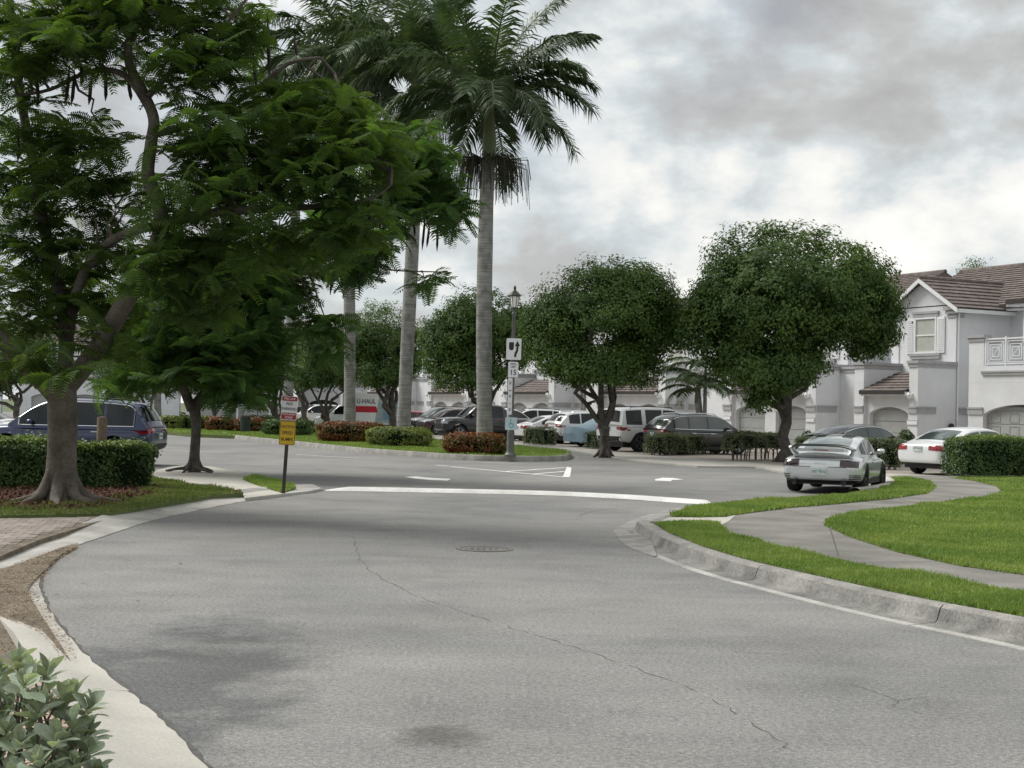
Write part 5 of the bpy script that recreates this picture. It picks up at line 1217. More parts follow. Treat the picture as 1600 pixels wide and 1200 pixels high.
MB().bx(2.9, 2.96, -3.2, -1.15, 4.3, 6.2).build('balcony_door', M_GLASSW, r_)
MB().bx(2.88, 2.95, -1.14, -1.02, 4.2, 6.3).build('door_frame', M_TRIMW, r_)
main_roof(r_, -5.6, 0.35, 2.3, 8.0, 13.5, 6.95, 9.4)
rl = MB(); rl.bx(-0.09, -0.05, -5.6, -0.9, 5.10, 5.16); rl.bx(-0.09, -0.05, -5.6, -0.9, 4.06, 4.11)
R_ = rl.build('balcony_railing', M_TRIMW, r_)
for k in range(4):
    y = -0.93 - 1.1 * k; MB().bx(-0.1, -0.04, y - 0.03, y + 0.03, 4.003, 5.22).build('baluster', M_TRIMW, R_)
    fr = MB(); yc = y - 0.55; zc = 4.585
    for q in (0.43, 0.31, 0.19):
        for sgn in (-1, 1): fr.bx(-0.085, -0.06, yc + sgn * q - 0.014, yc + sgn * q + 0.014, zc - q, zc + q); fr.bx(-0.083, -0.062, yc - q, yc + q, zc + sgn * q - 0.014, zc + sgn * q + 0.014)
    Mx = Matrix.Translation((-0.072, yc, zc)) @ Matrix.Rotation(R(45), 4, 'X'); fr.box((0, 0, 0), (0.018, 0.02, 1.2), Mx)
    fr.build('railing_panel', M_TRIMW, R_)

# far row closing the view on the left
def far_house(px0, Y, wd_, label, dark=False, z=6.5):
    P = pt(px0, 650, Y); P.z = 0; r_ = empty('townhouse', P, R(90 - 4)); tag(r_, label, 'house', 'far townhouses closing the view on the left')
    # local x inward (away), local y to the left; unit spans y 0..-wd_
    drs = []; y = -1.0
    while y - 2.6 > -wd_ + 0.6: drs.append((y - 2.6, y)); y -= 3.5
    drs = sorted(drs); arch_wall(r_, -wd_, 0, drs, ztop=3.2)
    for a, b in drs:
        if dark and (a, b) == drs[-1]: MB().bx(0.3, 0.4, a, b, 0, 2.4).build('entry_recess', M_DARK, r_)
        else: garage_door(r_, a, b)
    MB().bx(1.2, 10, -wd_, 0, 3.203, z).build('wall', M_STUC, r_); MB().bx(0.3, 1.2, -wd_, 0, 3.2, 3.9).build('parapet', M_STUC, r_)
    c = MB(); c.bx(0.18, 0.31, -wd_, 0, 3.5, 3.8); c.build('coping', M_TRIMG, r_)
    for k in range(int(wd_ / 4)):
        yy = -2 - 4 * k; window(r_, 1.19, yy - 1.3, yy, 4.3, 5.6, False)
    main_roof(r_, -wd_, 0, 0.7, 6, 11, z, z + 2.2)
far_house(-260, 124, 15, 'far white townhouse glimpsed left of the poinciana trunk')
far_house(30, 122, 14, 'far white townhouse above the blue SUV roof')
far_house(290, 120, 8.5, 'far white townhouse with wide grey garages behind the far island')
far_house(465, 127, -0 + 9.5, 'far white townhouse with dark entry beside the stop sign', True)
for o in list(col.objects):      # mirrored placement: keep local y pointing left for the far row
    pass
# ================================================================== VEHICLES
def car_paint(name, c, metal=0.0, rough=0.28): return mat(name, c, rough, var=0.03, vscale=2.0, metal=metal, coat=0.7, spec=0.5)
M_PWHITE = car_paint('white_paint', (0.74, 0.75, 0.76)); M_PBLACK = car_paint('black_paint', (0.010, 0.011, 0.013)); M_PBLUE = car_paint('blue_paint', (0.004, 0.018, 0.080), 0.0, 0.25)
M_PSILV = car_paint('silver_paint', (0.64, 0.665, 0.68), 0.42, 0.2); M_PDARK = car_paint('dark_grey_paint', (0.035, 0.037, 0.042), 0.2); M_PMAR = car_paint('maroon_paint', (0.055, 0.022, 0.022), 0.2); M_PRED = car_paint('red_paint', (0.30, 0.025, 0.035)); M_PGREEN = car_paint('dark_green_paint', (0.022, 0.040, 0.034), 0.2)
M_GLASS = mat('car_glass', (0.008, 0.011, 0.012), 0.03, var=0.1, vscale=1.0, spec=0.5, coat=0.0)
M_GLASSL = mat('pale_car_glass', (0.05, 0.07, 0.064), 0.04, var=0.2, vscale=2.0, spec=0.9, coat=0.4)
M_TYRE = mat('tyre_rubber', (0.014, 0.014, 0.014), 0.85, var=0.2, vscale=10, bump=0.2, bscale=60)
M_RIM = mat('alloy_rim', (0.34, 0.35, 0.36), 0.3, var=0.05, vscale=5, metal=0.85)
M_RIMD = mat('dark_rim', (0.035, 0.036, 0.038), 0.35, var=0.05, vscale=5, metal=0.6)
M_PLAST = mat('black_plastic', (0.016, 0.016, 0.017), 0.6, var=0.15, vscale=8)
M_CHROME = mat('chrome_trim', (0.72, 0.73, 0.74), 0.15, var=0.03, vscale=5, metal=1.0)
M_TAIL = mat('red_tail_lamp', (0.24, 0.010, 0.016), 0.12, var=0.15, vscale=12, coat=0.6)
M_TAILD = mat('smoked_tail_lamp', (0.030, 0.016, 0.015), 0.12, var=0.15, vscale=12, coat=0.6)
M_HEAD = mat('headlamp_glass', (0.34, 0.37, 0.39), 0.10, var=0.3, vscale=14, coat=0.7, spec=0.8)
M_PLATE = mat('licence_plate', (0.55, 0.60, 0.58), 0.5, var=0.2, vscale=16)
M_PLATET = mat('plate_print', (0.08, 0.20, 0.16), 0.6, var=0.1, vscale=8)
M_INT = mat('cabin_dark', (0.02, 0.02, 0.022), 0.9, var=0.1, vscale=4)

M_GLASSS = mat('sky_lit_glass', (0.10, 0.125, 0.12), 0.06, var=0.2, vscale=2.0, spec=1.0, coat=1.0)
def curve_fn(pts):
    xs = [p[0] for p in pts]; ys = [p[1] for p in pts]
    sp = cat_rom([(x, y, 0) for x, y in pts], 10); X = np.maximum.accumulate(np.array([p.x for p in sp])); Yv = np.array([p.y for p in sp])
    return lambda x: float(np.interp(x, X, Yv))
def loft_mesh(st, wheels, arch_r, sub=2, sect=None):
    S = sect or [(0.0, 0.0), (0.80, 0.0), (0.94, 0.10), (0.995, 0.32), (1.0, 0.60), (0.985, 0.82), (0.90, 0.97), (0.55, 1.0), (0.0, 1.01)]
    rows = []
    for x, zb, zt, hw in st:
        half = [(hw * a, zb + (zt - zb) * b) for a, b in S]; ring = [(x, y, z) for y, z in half] + [(x, -y, z) for y, z in reversed(half[1:-1])]
        rows.append(ring)
    n = len(rows[0]); mb = MB(); 
    for r in rows: mb.v += r
    for i in range(len(rows) - 1):
        for k in range(n): mb.f.append((i * n + k, i * n + (k + 1) % n, (i + 1) * n + (k + 1) % n, (i + 1) * n + k))
    mb.f.append(tuple(reversed(range(n)))); mb.f.append(tuple((len(rows) - 1) * n + k for k in range(n)))
    me = mb.mesh('tmp'); bm = bmesh.new(); bm.from_mesh(me); bmesh.ops.recalc_face_normals(bm, faces=bm.faces); bm.to_mesh(me); bm.free()
    ob = link('tmp_body', me); md = ob.modifiers.new('s', 'SUBSURF'); md.levels = sub; md.render_levels = sub
    cut = []
    for wx, wz in wheels:
        c = MB(); c.lathe([(0.0, -1.3), (arch_r, -1.3), (arch_r, 1.3), (0.0, 1.3)], 28, (wx, 0, wz), 'y'); cm = c.mesh('cut'); bm = bmesh.new(); bm.from_mesh(cm); bmesh.ops.remove_doubles(bm, verts=bm.verts, dist=1e-5); bmesh.ops.recalc_face_normals(bm, faces=bm.faces); bm.to_mesh(cm); bm.free()
        co = link('tmp_cut', cm); cut.append(co); bo = ob.modifiers.new('b', 'BOOLEAN'); bo.operation = 'DIFFERENCE'; bo.object = co; bo.solver = 'EXACT'
    dg = bpy.context.evaluated_depsgraph_get(); res = bpy.data.meshes.new_from_object(ob.evaluated_get(dg))
    for c in cut + [ob]: bpy.data.objects.remove(c)
    res.name = 'body'; res.materials.clear(); res.polygons.foreach_set('use_smooth', [True] * len(res.polygons)); res.set_sharp_from_angle(angle=R(48))
    return res
def bvh_of(me): 
    return BVHTree.FromPolygons([v.co.copy() for v in me.vertices], [tuple(p.vertices) for p in me.polygons])
def patch(bvh, c4, d, off=0.006, nu=6, nv=4, inner=None):
    P = [Vector(p) for p in c4]; d = Vector(d).normalized(); rows = []
    for i in range(nv + 1):
        row = []
        for j in range(nu + 1):
            a = P[0].lerp(P[1], j / nu); b = P[3].lerp(P[2], j / nu); q = a.lerp(b, i / nv)
            h, nr, ix, ds = bvh.ray_cast(q, d)
            if h is None or ds > 6:
                h, nr, ix, ds = bvh.find_nearest(q + d * (inner if inner else 1.0))
            if nr.dot(d) > 0.2: nr = -d
            row.append(h + nr * off)
        rows.append(row)
    return rows
def wheel_meshes(r, wdt, rim_m, spokes=5):
    t = MB(); h = wdt / 2
    t.lathe([(r * 0.66, -h * 0.86), (r * 0.90, -h), (r * 0.975, -h * 0.86), (r, -h * 0.55), (r, h * 0.55), (r * 0.975, h * 0.86), (r * 0.90, h), (r * 0.66, h * 0.86), (r * 0.64, 0.0)], 28, axis='y')
    tm = t.mesh('wheel', M_TYRE, True, 50); m = MB()
    for sg_ in (-1, 1):
        y = sg_ * h * 0.80; R0 = r * 0.67
        m.lathe([(R0, y), (R0 * 0.90, y + sg_ * 0.005), (R0 * 0.87, y - sg_ * 0.03)] if sg_ > 0 else [(R0 * 0.87, y - sg_ * 0.03), (R0 * 0.90, y + sg_ * 0.005), (R0, y)], 28, axis='y')
        for k in range(spokes):
            a = 2 * math.pi * k / spokes
            for da in (-0.16, 0.16):
                c0, s0 = math.cos(a + da * 0.4), math.sin(a + da * 0.4); c1, s1 = math.cos(a + da), math.sin(a + da); w0 = r * 0.05
                m.add([(c0 * r * 0.10 - s0 * w0, y - sg_ * .012, s0 * r * 0.10 + c0 * w0), (c0 * r * 0.10 + s0 * w0, y - sg_ * .012, s0 * r * 0.10 - c0 * w0), (c1 * R0 * 0.93 + s1 * w0, y, s1 * R0 * 0.93 - c1 * w0), (c1 * R0 * 0.93 - s1 * w0, y, s1 * R0 * 0.93 + c1 * w0)], [(0, 1, 2, 3)])
        hub = [(0.001, y), (r * 0.14, y - sg_ * 0.004)]
        m.lathe(hub, 12, axis='y')
    rm = m.mesh('rim', rim_m)
    br = MB(); br.lathe([(0.001, 0), (r * 0.60, 0)], 20, axis='y'); bm_ = br.mesh('brake_disc', M_INT)
    return tm, rm, bm_
CARS = {}
class Greenhouse:
    def __init__(s, rail, belt, W, k, crown=0.045, bow=0.16):
        s.x0, s.x1 = rail[0][0], rail[-1][0]; s.rail = curve_fn(rail); s.belt = curve_fn(belt); s.W = curve_fn(W); s.k = k; s.crown = crown; s.bow = bow; s.xm = (s.x0 + s.x1) / 2
    def edge(s, x): return s.W(x) - s.k * max(0, s.rail(x) - s.belt(x))
    def slope(s, x): return (s.rail(x + .05) - s.rail(x - .05)) / 0.1
    def top(s, x, q, off=0.0):
        e = s.edge(x) - 0.05; sl = max(-1.0, min(1.0, s.slope(x))); sh = -sl * s.bow * (1 - q * q)
        n = Vector((-sl, 0, 1)).normalized()
        return Vector((x + sh, e * q, s.rail(x) + s.crown * (1 - q * q) - 0.012 * q ** 4)) + n * off
    def side(s, x, z, sg_, off=0.0): return Vector((x, sg_ * (s.W(x) - s.k * (z - s.belt(x)) + off), z))
    def mesh(s, n=30):
        rows = []
        for i in range(n + 1):
            x = s.x0 + (s.x1 - s.x0) * i / n; b, r_ = s.belt(x), s.rail(x); r_ = max(r_, b + 0.004); row = []
            half = [s.side(x, b - 0.08, 1), s.side(x, b, 1), s.side(x, b + (r_ - b) * 0.5, 1), s.side(x, b + (r_ - b) * 0.88, 1)]
            tp = [s.top(x, q) for q in (1.0, 0.8, 0.5, 0.2)]
            h2 = half + tp; row = h2 + [Vector((p.x, -p.y, p.z)) for p in reversed(h2)]
            rows.append(row)
        mb = MB().grid([[tuple(p) for p in r_] for r_ in rows]); nn = len(rows[0]); mb.f.append(tuple(range(nn))); mb.f.append(tuple(reversed([n * nn + k for k in range(nn)])))
        me = mb.mesh('cabin'); bm = bmesh.new(); bm.from_mesh(me); bmesh.ops.recalc_face_normals(bm, faces=bm.faces); bm.to_mesh(me); bm.free()
        me.polygons.foreach_set('use_smooth', [True] * len(me.polygons)); me.set_sharp_from_angle(angle=R(40)); return me
    def win(s, xa, xb, sg_, lo=0.03, hi=0.075, n=14, off=0.006):
        bot, top = [], []
        for i in range(n + 1):
            x = xa + (xb - xa) * i / n; zb = s.belt(x) + lo; zt = max(zb + 0.002, s.rail(x) - hi); bot.append((x, zb)); top.append((x, zt))
        rows = [[s.side(x, zb + (zt - zb) * t, sg_, off) for (x, zb), (_, zt) in zip(bot, top)] for t in (0, 0.33, 0.66, 1)]
        if sg_ < 0: rows = [list(reversed(r_)) for r_ in rows]
        return rows, bot, top
    def glass(s, xa, xb, off=0.007, n=10, mq=0.93):
        return [[s.top(xa + (xb - xa) * i / n, -mq + 2 * mq * j / 10, off) for j in range(11)] for i in range(n + 1)]
def make_car(kind, name, colour, label, px, py, alpha, ref='rear', group=None, cat='car', rim=None, trim=False, glass=None, tail=None, seams=True, z0=0.05, plate=True):
    S = SPEC[kind]; glass = glass or M_GLASS; tail = tail or M_TAIL; rim = rim or M_RIM
    L = S['st'][-1][0] - S['st'][0][0]
    P = g(px, py, z0); hd = Vector((math.sin(R(alpha)), math.cos(R(alpha)), 0))
    if ref == 'rear': P = P + hd * (-S['st'][0][0])
    elif ref == 'front': P = P - hd * S['st'][-1][0]
    P.z = z0
    root = empty(name, P, R(90 - alpha)); tag(root, label, cat, group)
    if kind not in CARS:
        body = loft_mesh(S['st'], [(S['wx'][0], S['wr']), (S['wx'][1], S['wr'])], S['ar'], sect=S.get('sect'))
        gh = Greenhouse(*S['gh']); cab = gh.mesh(); CARS[kind] = dict(body=body, bvh=bvh_of(body), gh=gh, cab=cab, cache={})
    C = CARS[kind]; gh = C['gh']; bv = C['bvh']
    def part(nm, me, parent=root, m=None, loc=None):
        o = link(nm, me, parent, loc)
        if m is not None:
            if not me.materials: me.materials.append(m)
            o.material_slots[0].link = 'OBJECT'; o.material_slots[0].material = m
        return o
    def cached(key, fn):
        if key not in C['cache']: C['cache'][key] = fn()
        return C['cache'][key]
    part('body', C['body'], root, colour); cb = part('roof', C['cab'], root, S.get('roofm') or colour)
    hwm = max(s_[3] for s_ in S['st']); x0, x1 = S['st'][0][0], S['st'][-1][0]
    def ub():
        m = MB(); m.bx(x0 + 0.25, x1 - 0.25, -hwm + 0.24, hwm - 0.24, 0.20, 0.62); m.bx(S['wx'][0] + S['ar'] + 0.04, S['wx'][1] - S['ar'] - 0.04, -hwm + 0.07, hwm - 0.07, 0.20, 0.34); return m.mesh('underbody', M_PLAST)
    part('underbody', cached('ub', ub))
    wk = ('w', rim.name); tm, rm, bd = cached(wk, lambda: wheel_meshes(S['wr'], S.get('ww', 0.24), rim))
    for wx in S['wx']:
        for sg_ in (-1, 1):
            w_ = link('wheel', tm, root, (wx, sg_ * (hwm - S.get('ww', 0.24) / 2 - 0.035 - S.get('win', 0.0)), S['wr'])); link('rim', rm, w_); link('brake_disc', bd, w_, (0, sg_ * 0.03, 0))
    # glass
    for k, (a, b) in enumerate(S['wins']):
        for sg_ in (-1, 1):
            def f(a=a, b=b, sg_=sg_): return MB().grid([[tuple(p) for p in r_] for r_ in gh.win(a, b, sg_)[0]]).mesh('side_window')
            part('side_window', cached(('sw', k, sg_), f), root, glass)
    if trim:
        for sg_ in (-1, 1):
            def f(sg_=sg_):
                xs = S['wins']; a, b = xs[0][0] - 0.05, xs[-1][1] + 0.03; _, bot, top = gh.win(a, b, sg_, 0.015, 0.055, 24)
                pth = [gh.side(x, z, sg_, 0.012) for x, z in bot] + [gh.side(x, z, sg_, 0.012) for x, z in reversed(top)]; pth.append(pth[0]); return MB().tube(pth, 0.014, 5, cap=False).mesh('window_trim', M_CHROME)
            part('window_trim', cached(('tr', sg_), f))
    a, b = S['ws']; part('windshield', cached('ws', lambda: MB().grid([[tuple(p) for p in r_] for r_ in gh.glass(a, b)]).mesh('windshield', None, True)), root, S.get('wsm') or glass)
    a2, b2 = S['rw']; part('rear_window', cached('rw', lambda: MB().grid([[tuple(p) for p in r_] for r_ in gh.glass(a2, b2, mq=S.get('rwq', 0.88))]).mesh('rear_window', None, True)), root, S.get('rwm') or glass)
    # lamps
    for sg_ in (-1, 1):
        for nm, key, m, d in (('tail_lamp', 'tl', tail, 1), ('headlamp', 'hl', M_HEAD, -1)):
            ya, yb, za, zb, za2, zb2 = S[key]
            X = x0 - 1 if d > 0 else x1 + 1
            def f(): return MB().grid([[tuple(p) for p in r_] for r_ in patch(bv, [(X, sg_ * ya, za), (X, sg_ * yb, za2), (X, sg_ * yb, zb2), (X, sg_ * ya, zb)], (d, 0, 0), 0.010, 8, 4, 1.32)]).mesh(nm, None, True, 70)
            part(nm, cached((key, sg_), f), root, m)
    if plate and 'plate' in S:
        zc = S['plate']
        def f(): 
            h, nr, ix, ds = bv.ray_cast(Vector((x0 - 1, 0, zc)), Vector((1, 0, 0))); x = h.x - 0.02; return MB().bx(x - 0.012, x + 0.02, -0.155, 0.155, zc - 0.078, zc + 0.078).mesh('licence_plate')
        pl = part('licence_plate', cached('plate', f), root, M_PLATE); px_ = min(v.co.x for v in pl.data.vertices)
        put_text('KV7 4TN', 0.075, M_PLATET, pl, Matrix.Translation((px_ - 0.002, 0, zc)) @ Matrix.Rotation(R(-90), 4, 'Z') @ Matrix.Rotation(R(90), 4, 'X'), depth=0.001)
    if 'bump' in S:
        za, zb = S['bump']
        def f(): return MB().grid([[tuple(p) for p in r_] for r_ in patch(bv, [(x0 - 1, hwm * 0.86, za), (x0 - 1, -hwm * 0.86, za), (x0 - 1, -hwm * 0.86, zb), (x0 - 1, hwm * 0.86, zb)], (1, 0, 0), 0.012, 12, 3, 1.2)]).mesh('rear_bumper_trim', M_PLAST, True)
        part('rear_bumper_trim', cached('bt', f))
        def f2(): return MB().grid([[tuple(p) for p in r_] for r_ in patch(bv, [(x1 + 1, -hwm * 0.62, za + 0.03), (x1 + 1, hwm * 0.62, za + 0.03), (x1 + 1, hwm * 0.5, zb + 0.22), (x1 + 1, -hwm * 0.5, zb + 0.22)], (-1, 0, 0), 0.012, 12, 3, 1.2)]).mesh('grille', M_PLAST, True)
        part('grille', cached('gr', f2))
    for sg_ in (-1, 1):
        xm = S['mirror'][0]; zm = S['mirror'][1]; y = sg_ * (gh.W(xm) + 0.11)
        def f():
            m = MB(); m.lathe([(0.001, -0.10), (0.075, -0.085), (0.095, -0.02), (0.085, 0.05), (0.03, 0.085), (0.001, 0.088)], 12, (0, 0, 0), 'y'); m.v = [(q[0] * 0.85 + xm, q[1] + y, q[2] * 0.72 + zm) for q in m.v]; m.box((xm, y - sg_ * 0.10, zm - 0.04), (0.06, 0.10, 0.035)); return m.mesh('mirror', None, True, 60)
        part('mirror', cached(('mi', sg_), f), root, S.get('mirm') or colour)
    if seams:
        for sg_ in (-1, 1):
            for k, x in enumerate(S['seams']):
                def f(): return MB().grid([[tuple(p) for p in r_] for r_ in patch(bv, [(x - 0.007, sg_ * 2, 0.42), (x + 0.007, sg_ * 2, 0.42), (x + 0.007, sg_ * 2, gh.belt(x) - 0.02), (x - 0.007, sg_ * 2, gh.belt(x) - 0.02)], (0, -sg_, 0), 0.003, 1, 8)]).mesh('door_gap', M_INT)
                part('door_gap', cached(('dg', sg_, k), f))
            for k, x in enumerate(S['handles']):
                def f():
                    z = gh.belt(x) - 0.14; h, nr, ix, ds = bv.ray_cast(Vector((x, sg_ * 2, z)), Vector((0, -sg_, 0))); return MB().box((x, h.y + sg_ * 0.015, z), (0.2, 0.035, 0.032)).mesh('door_handle')
                part('door_handle', cached(('dh', sg_, k), f), root, M_CHROME if trim else colour)
    if S.get('rails'):
        for sg_ in (-1, 1):
            def f():
                pth = [Vector((x, sg_ * (gh.edge(x) - 0.04), gh.rail(x) + 0.06)) for x in np.linspace(S['rails'][0], S['rails'][1], 8)]; pth = [pth[0] - Vector((0.05, 0, 0.06))] + pth + [pth[-1] + Vector((0.05, 0, -0.06))]; return MB().tube(pth, 0.02, 6).mesh('roof_rail', M_CHROME if trim else M_PLAST, True)
            part('roof_rail', cached(('rr', sg_), f))
    return root
SPEC = {}
SPEC['suv'] = dict(st=[(-2.44, .56, .98, .74), (-2.40, .44, 1.04, .88), (-2.15, .36, 1.08, .985), (-1.45, .30, 1.09, 1.01), (-0.7, .28, 1.06, .995), (0.3, .27, 1.05, .985), (1.1, .28, 1.06, .995), (1.6, .29, 1.06, 1.0), (2.05, .33, 1.00, .97), (2.33, .38, .90, .88), (2.42, .46, .80, .76)],
    wx=(-1.46, 1.48), wr=.375, ar=.44, gh=([(-2.34, 1.05), (-2.22, 1.22), (-2.02, 1.52), (-1.85, 1.665), (-1.2, 1.73), (-0.3, 1.75), (0.35, 1.725), (0.8, 1.55), (1.45, 1.08)], [(-2.5, 1.05), (0, 1.04), (1.6, 1.04)], [(-2.5, .90), (-1.8, .945), (0, .955), (1.0, .95), (1.6, .88)], 0.27),
    wins=[(-1.95, -1.22), (-1.14, -0.22), (-0.14, 1.12)], ws=(0.50, 1.36), rw=(-2.24, -1.98), tl=(.48, .95, .93, 1.04, .86, 1.03), hl=(.50, .93, .80, .92, .86, .98), plate=.80, bump=(.40, .60), mirror=(.80, 1.14), seams=(-1.18, -0.18, 1.02), handles=(-0.95, 0.05), rails=(-1.6, 0.3))
SPEC['suv_small'] = dict(SPEC['suv'], st=[(x * 0.95, zb, zt * 0.97, hw * 0.95) for x, zb, zt, hw in SPEC['suv']['st']], wx=(-1.39, 1.41), wr=.35, ar=.41,
    gh=([(-2.24, 1.02), (-2.10, 1.20), (-1.85, 1.47), (-1.6, 1.58), (-1.0, 1.64), (-0.2, 1.655), (0.35, 1.62), (0.8, 1.46), (1.38, 1.05)], [(-2.5, 1.05), (-1, 1.02), (1.6, 1.0)], [(-2.5, .84), (-1.8, .89), (0, .90), (1.0, .90), (1.6, .84)], 0.27),
    wins=[(-1.75, -1.12), (-1.04, -0.18), (-0.10, 1.06)], ws=(0.48, 1.30), rw=(-2.14, -1.80), seams=(-1.08, -0.14, 0.96), handles=(-0.88, 0.05), rails=(-1.45, 0.3), tl=(.40, .90, .90, 1.0, .84, 1.0), mirror=(.76, 1.10))
SPEC['suv_box'] = dict(SPEC['suv'], st=[(-2.52, .58, 1.05, .80), (-2.49, .46, 1.14, .93), (-2.25, .38, 1.17, 1.0), (-1.5, .33, 1.17, 1.02), (0, .32, 1.15, 1.0), (1.0, .32, 1.15, 1.0), (1.55, .33, 1.14, 1.01), (2.1, .36, 1.08, .99), (2.40, .42, .98, .90), (2.48, .50, .88, .78)], wx=(-1.5, 1.5), wr=.40, ar=.46,
    gh=([(-2.47, 1.14), (-2.43, 1.35), (-2.33, 1.74), (-2.2, 1.83), (-1.4, 1.88), (-0.3, 1.89), (0.4, 1.86), (0.8, 1.68), (1.35, 1.17)], [(-2.5, 1.14), (1.6, 1.14)], [(-2.5, .93), (-1.8, .97), (0, .97), (1.0, .96), (1.6, .90)], 0.20),
    wins=[(-2.22, -1.40), (-1.18, -0.28), (-0.20, 1.06)], ws=(0.52, 1.28), rw=(-2.45, -2.33), plate=.95, bump=(.44, .66), tl=(.62, .99, .96, 1.08, .90, 1.10), mirror=(.78, 1.24), seams=(-1.25, -0.24, 0.98), handles=(-1.0, 0.0), rails=(-1.9, 0.3))
SPEC['sedan'] = dict(st=[(-2.36, .46, .84, .66), (-2.33, .36, .93, .80), (-2.10, .28, .98, .895), (-1.45, .24, .975, .925), (-0.6, .22, .94, .92), (0.4, .21, .93, .915), (1.1, .22, .94, .92), (1.5, .23, .92, .92), (2.0, .26, .83, .88), (2.26, .32, .72, .78), (2.34, .40, .62, .64)],
    wx=(-1.36, 1.44), wr=.335, ar=.39, gh=([(-1.86, .985), (-1.55, 1.09), (-1.05, 1.30), (-0.70, 1.385), (-0.1, 1.425), (0.3, 1.41), (0.65, 1.31), (1.22, .96)], [(-2.0, .94), (0, .92), (1.3, .91)], [(-2.0, .80), (-1.2, .85), (0, .865), (0.8, .86), (1.3, .80)], 0.34),
    wins=[(-1.32, -0.42), (-0.35, 1.02)], ws=(0.40, 1.16), rw=(-1.72, -0.98), rwq=.84, tl=(.40, .86, .76, .90, .73, .90), hl=(.42, .84, .62, .72, .68, .80), plate=.80, bump=(.29, .37), mirror=(.72, .99), seams=(-0.98, -0.38, 0.92), handles=(-0.72, 0.1))
SPEC['fastback'] = dict(SPEC['sedan'], gh=([(-2.12, .985), (-1.7, 1.11), (-1.2, 1.27), (-0.75, 1.365), (-0.2, 1.405), (0.25, 1.385), (0.62, 1.28), (1.22, .95)], SPEC['sedan']['gh'][1], SPEC['sedan']['gh'][2], 0.36), rw=(-2.0, -1.05), wins=[(-1.45, -0.42), (-0.35, 1.02)])
SPEC['sports'] = dict(st=[(-2.17, .40, .66, .62), (-2.14, .31, .76, .78), (-1.92, .24, .835, .885), (-1.40, .20, .865, .925), (-0.75, .18, .84, .89), (0.1, .17, .80, .855), (0.8, .18, .80, .865), (1.25, .18, .80, .885), (1.75, .20, .70, .84), (2.08, .25, .56, .70), (2.16, .32, .47, .55)],
    wx=(-1.20, 1.15), wr=.325, ar=.365, ww=.28, gh=([(-1.80, .875), (-1.45, .975), (-1.05, 1.115), (-0.6, 1.225), (-0.15, 1.275), (0.15, 1.27), (0.48, 1.18), (1.02, .82)], [(-2.0, .86), (-1.0, .86), (0, .82), (1.2, .80)], [(-2.0, .62), (-1.45, .70), (-0.8, .755), (0, .785), (0.6, .78), (1.1, .72)], 0.40, 0.045, 0.12),
    wins=[(-1.02, -0.42), (-0.36, 0.84)], ws=(0.24, 0.95), rw=(-1.58, -0.72), rwq=.84, tl=(.46, .84, .62, .76, .60, .74), hl=(.46, .76, .56, .68, .62, .78), plate=.50, bump=(.245, .31), mirror=(.62, .93), seams=(-0.52, 0.80), handles=(-0.35,), win=0.0)
SPEC['pickup'] = dict(st=[(-2.80, .62, 1.10, .84), (-2.77, .52, 1.20, .95), (-2.4, .44, 1.23, 1.0), (-1.6, .42, 1.23, 1.02), (-0.6, .40, 1.22, 1.0), (0.8, .40, 1.22, 1.0), (1.6, .40, 1.24, 1.02), (2.3, .42, 1.22, 1.01), (2.72, .48, 1.14, .95), (2.80, .56, 1.02, .84)],
    wx=(-1.75, 1.85), wr=.41, ar=.48, gh=([(-0.85, 1.22), (-0.78, 1.5), (-0.65, 1.82), (-0.4, 1.90), (0.3, 1.93), (0.75, 1.89), (1.05, 1.70), (1.55, 1.24)], [(-1, 1.2), (1.6, 1.2)], [(-1, .94), (0, .96), (1.0, .95), (1.6, .88)], 0.24),
    wins=[(-0.6, 0.15), (0.23, 1.28)], ws=(0.85, 1.48), rw=(-0.83, -0.68), tl=(.78, .99, .85, 1.12, .85, 1.12), hl=(.56, .97, .88, 1.06, .88, 1.08), plate=.72, bump=(.46, .64), mirror=(1.12, 1.34), seams=(-0.7, 0.19, 1.3), handles=(-0.45, 0.4))
SPEC['van_cab'] = dict(st=[(-1.10, .50, 1.30, .90), (-1.07, .46, 1.38, .98), (-0.6, .44, 1.40, 1.0), (0.2, .44, 1.38, 1.0), (0.75, .44, 1.30, 1.0), (1.45, .44, 1.22, .98), (1.80, .48, 1.10, .92), (1.88, .56, .98, .82)],
    wx=(0.95, 0.95001), wr=.38, ar=.45, gh=([(-1.05, 1.38), (-1.0, 1.8), (-0.9, 2.02), (-0.6, 2.08), (-0.2, 2.08), (0.10, 1.98), (0.75, 1.36)], [(-1.2, 1.34), (0.8, 1.32)], [(-1.2, .94), (0, .95), (0.8, .90)], 0.18),
    wins=[(-0.85, 0.42)], ws=(0.02, 0.70), rw=(-1.04, -0.98), tl=(.80, .97, .9, 1.1, .9, 1.1), hl=(.56, .92, .86, 1.06, .86, 1.08), bump=(.46, .64), mirror=(0.45, 1.55), seams=(-0.75, 0.5), handles=(-0.55,))

HP = 63.7
# near vehicles
por = make_car('sports', 'sports_car', M_PSILV, 'silver sports coupe with rear wing, seen from behind beside the grass strip', 1279, 771.5, 24, 'rear', rim=M_RIMD, tail=M_TAILD, glass=M_GLASS, cat='car', z0=0.01)
for c_ in por.children:
    if c_.name.startswith('rear_window'): c_.material_slots[0].material = M_GLASSS
gh = CARS['sports']['gh']; bv = CARS['sports']['bvh']
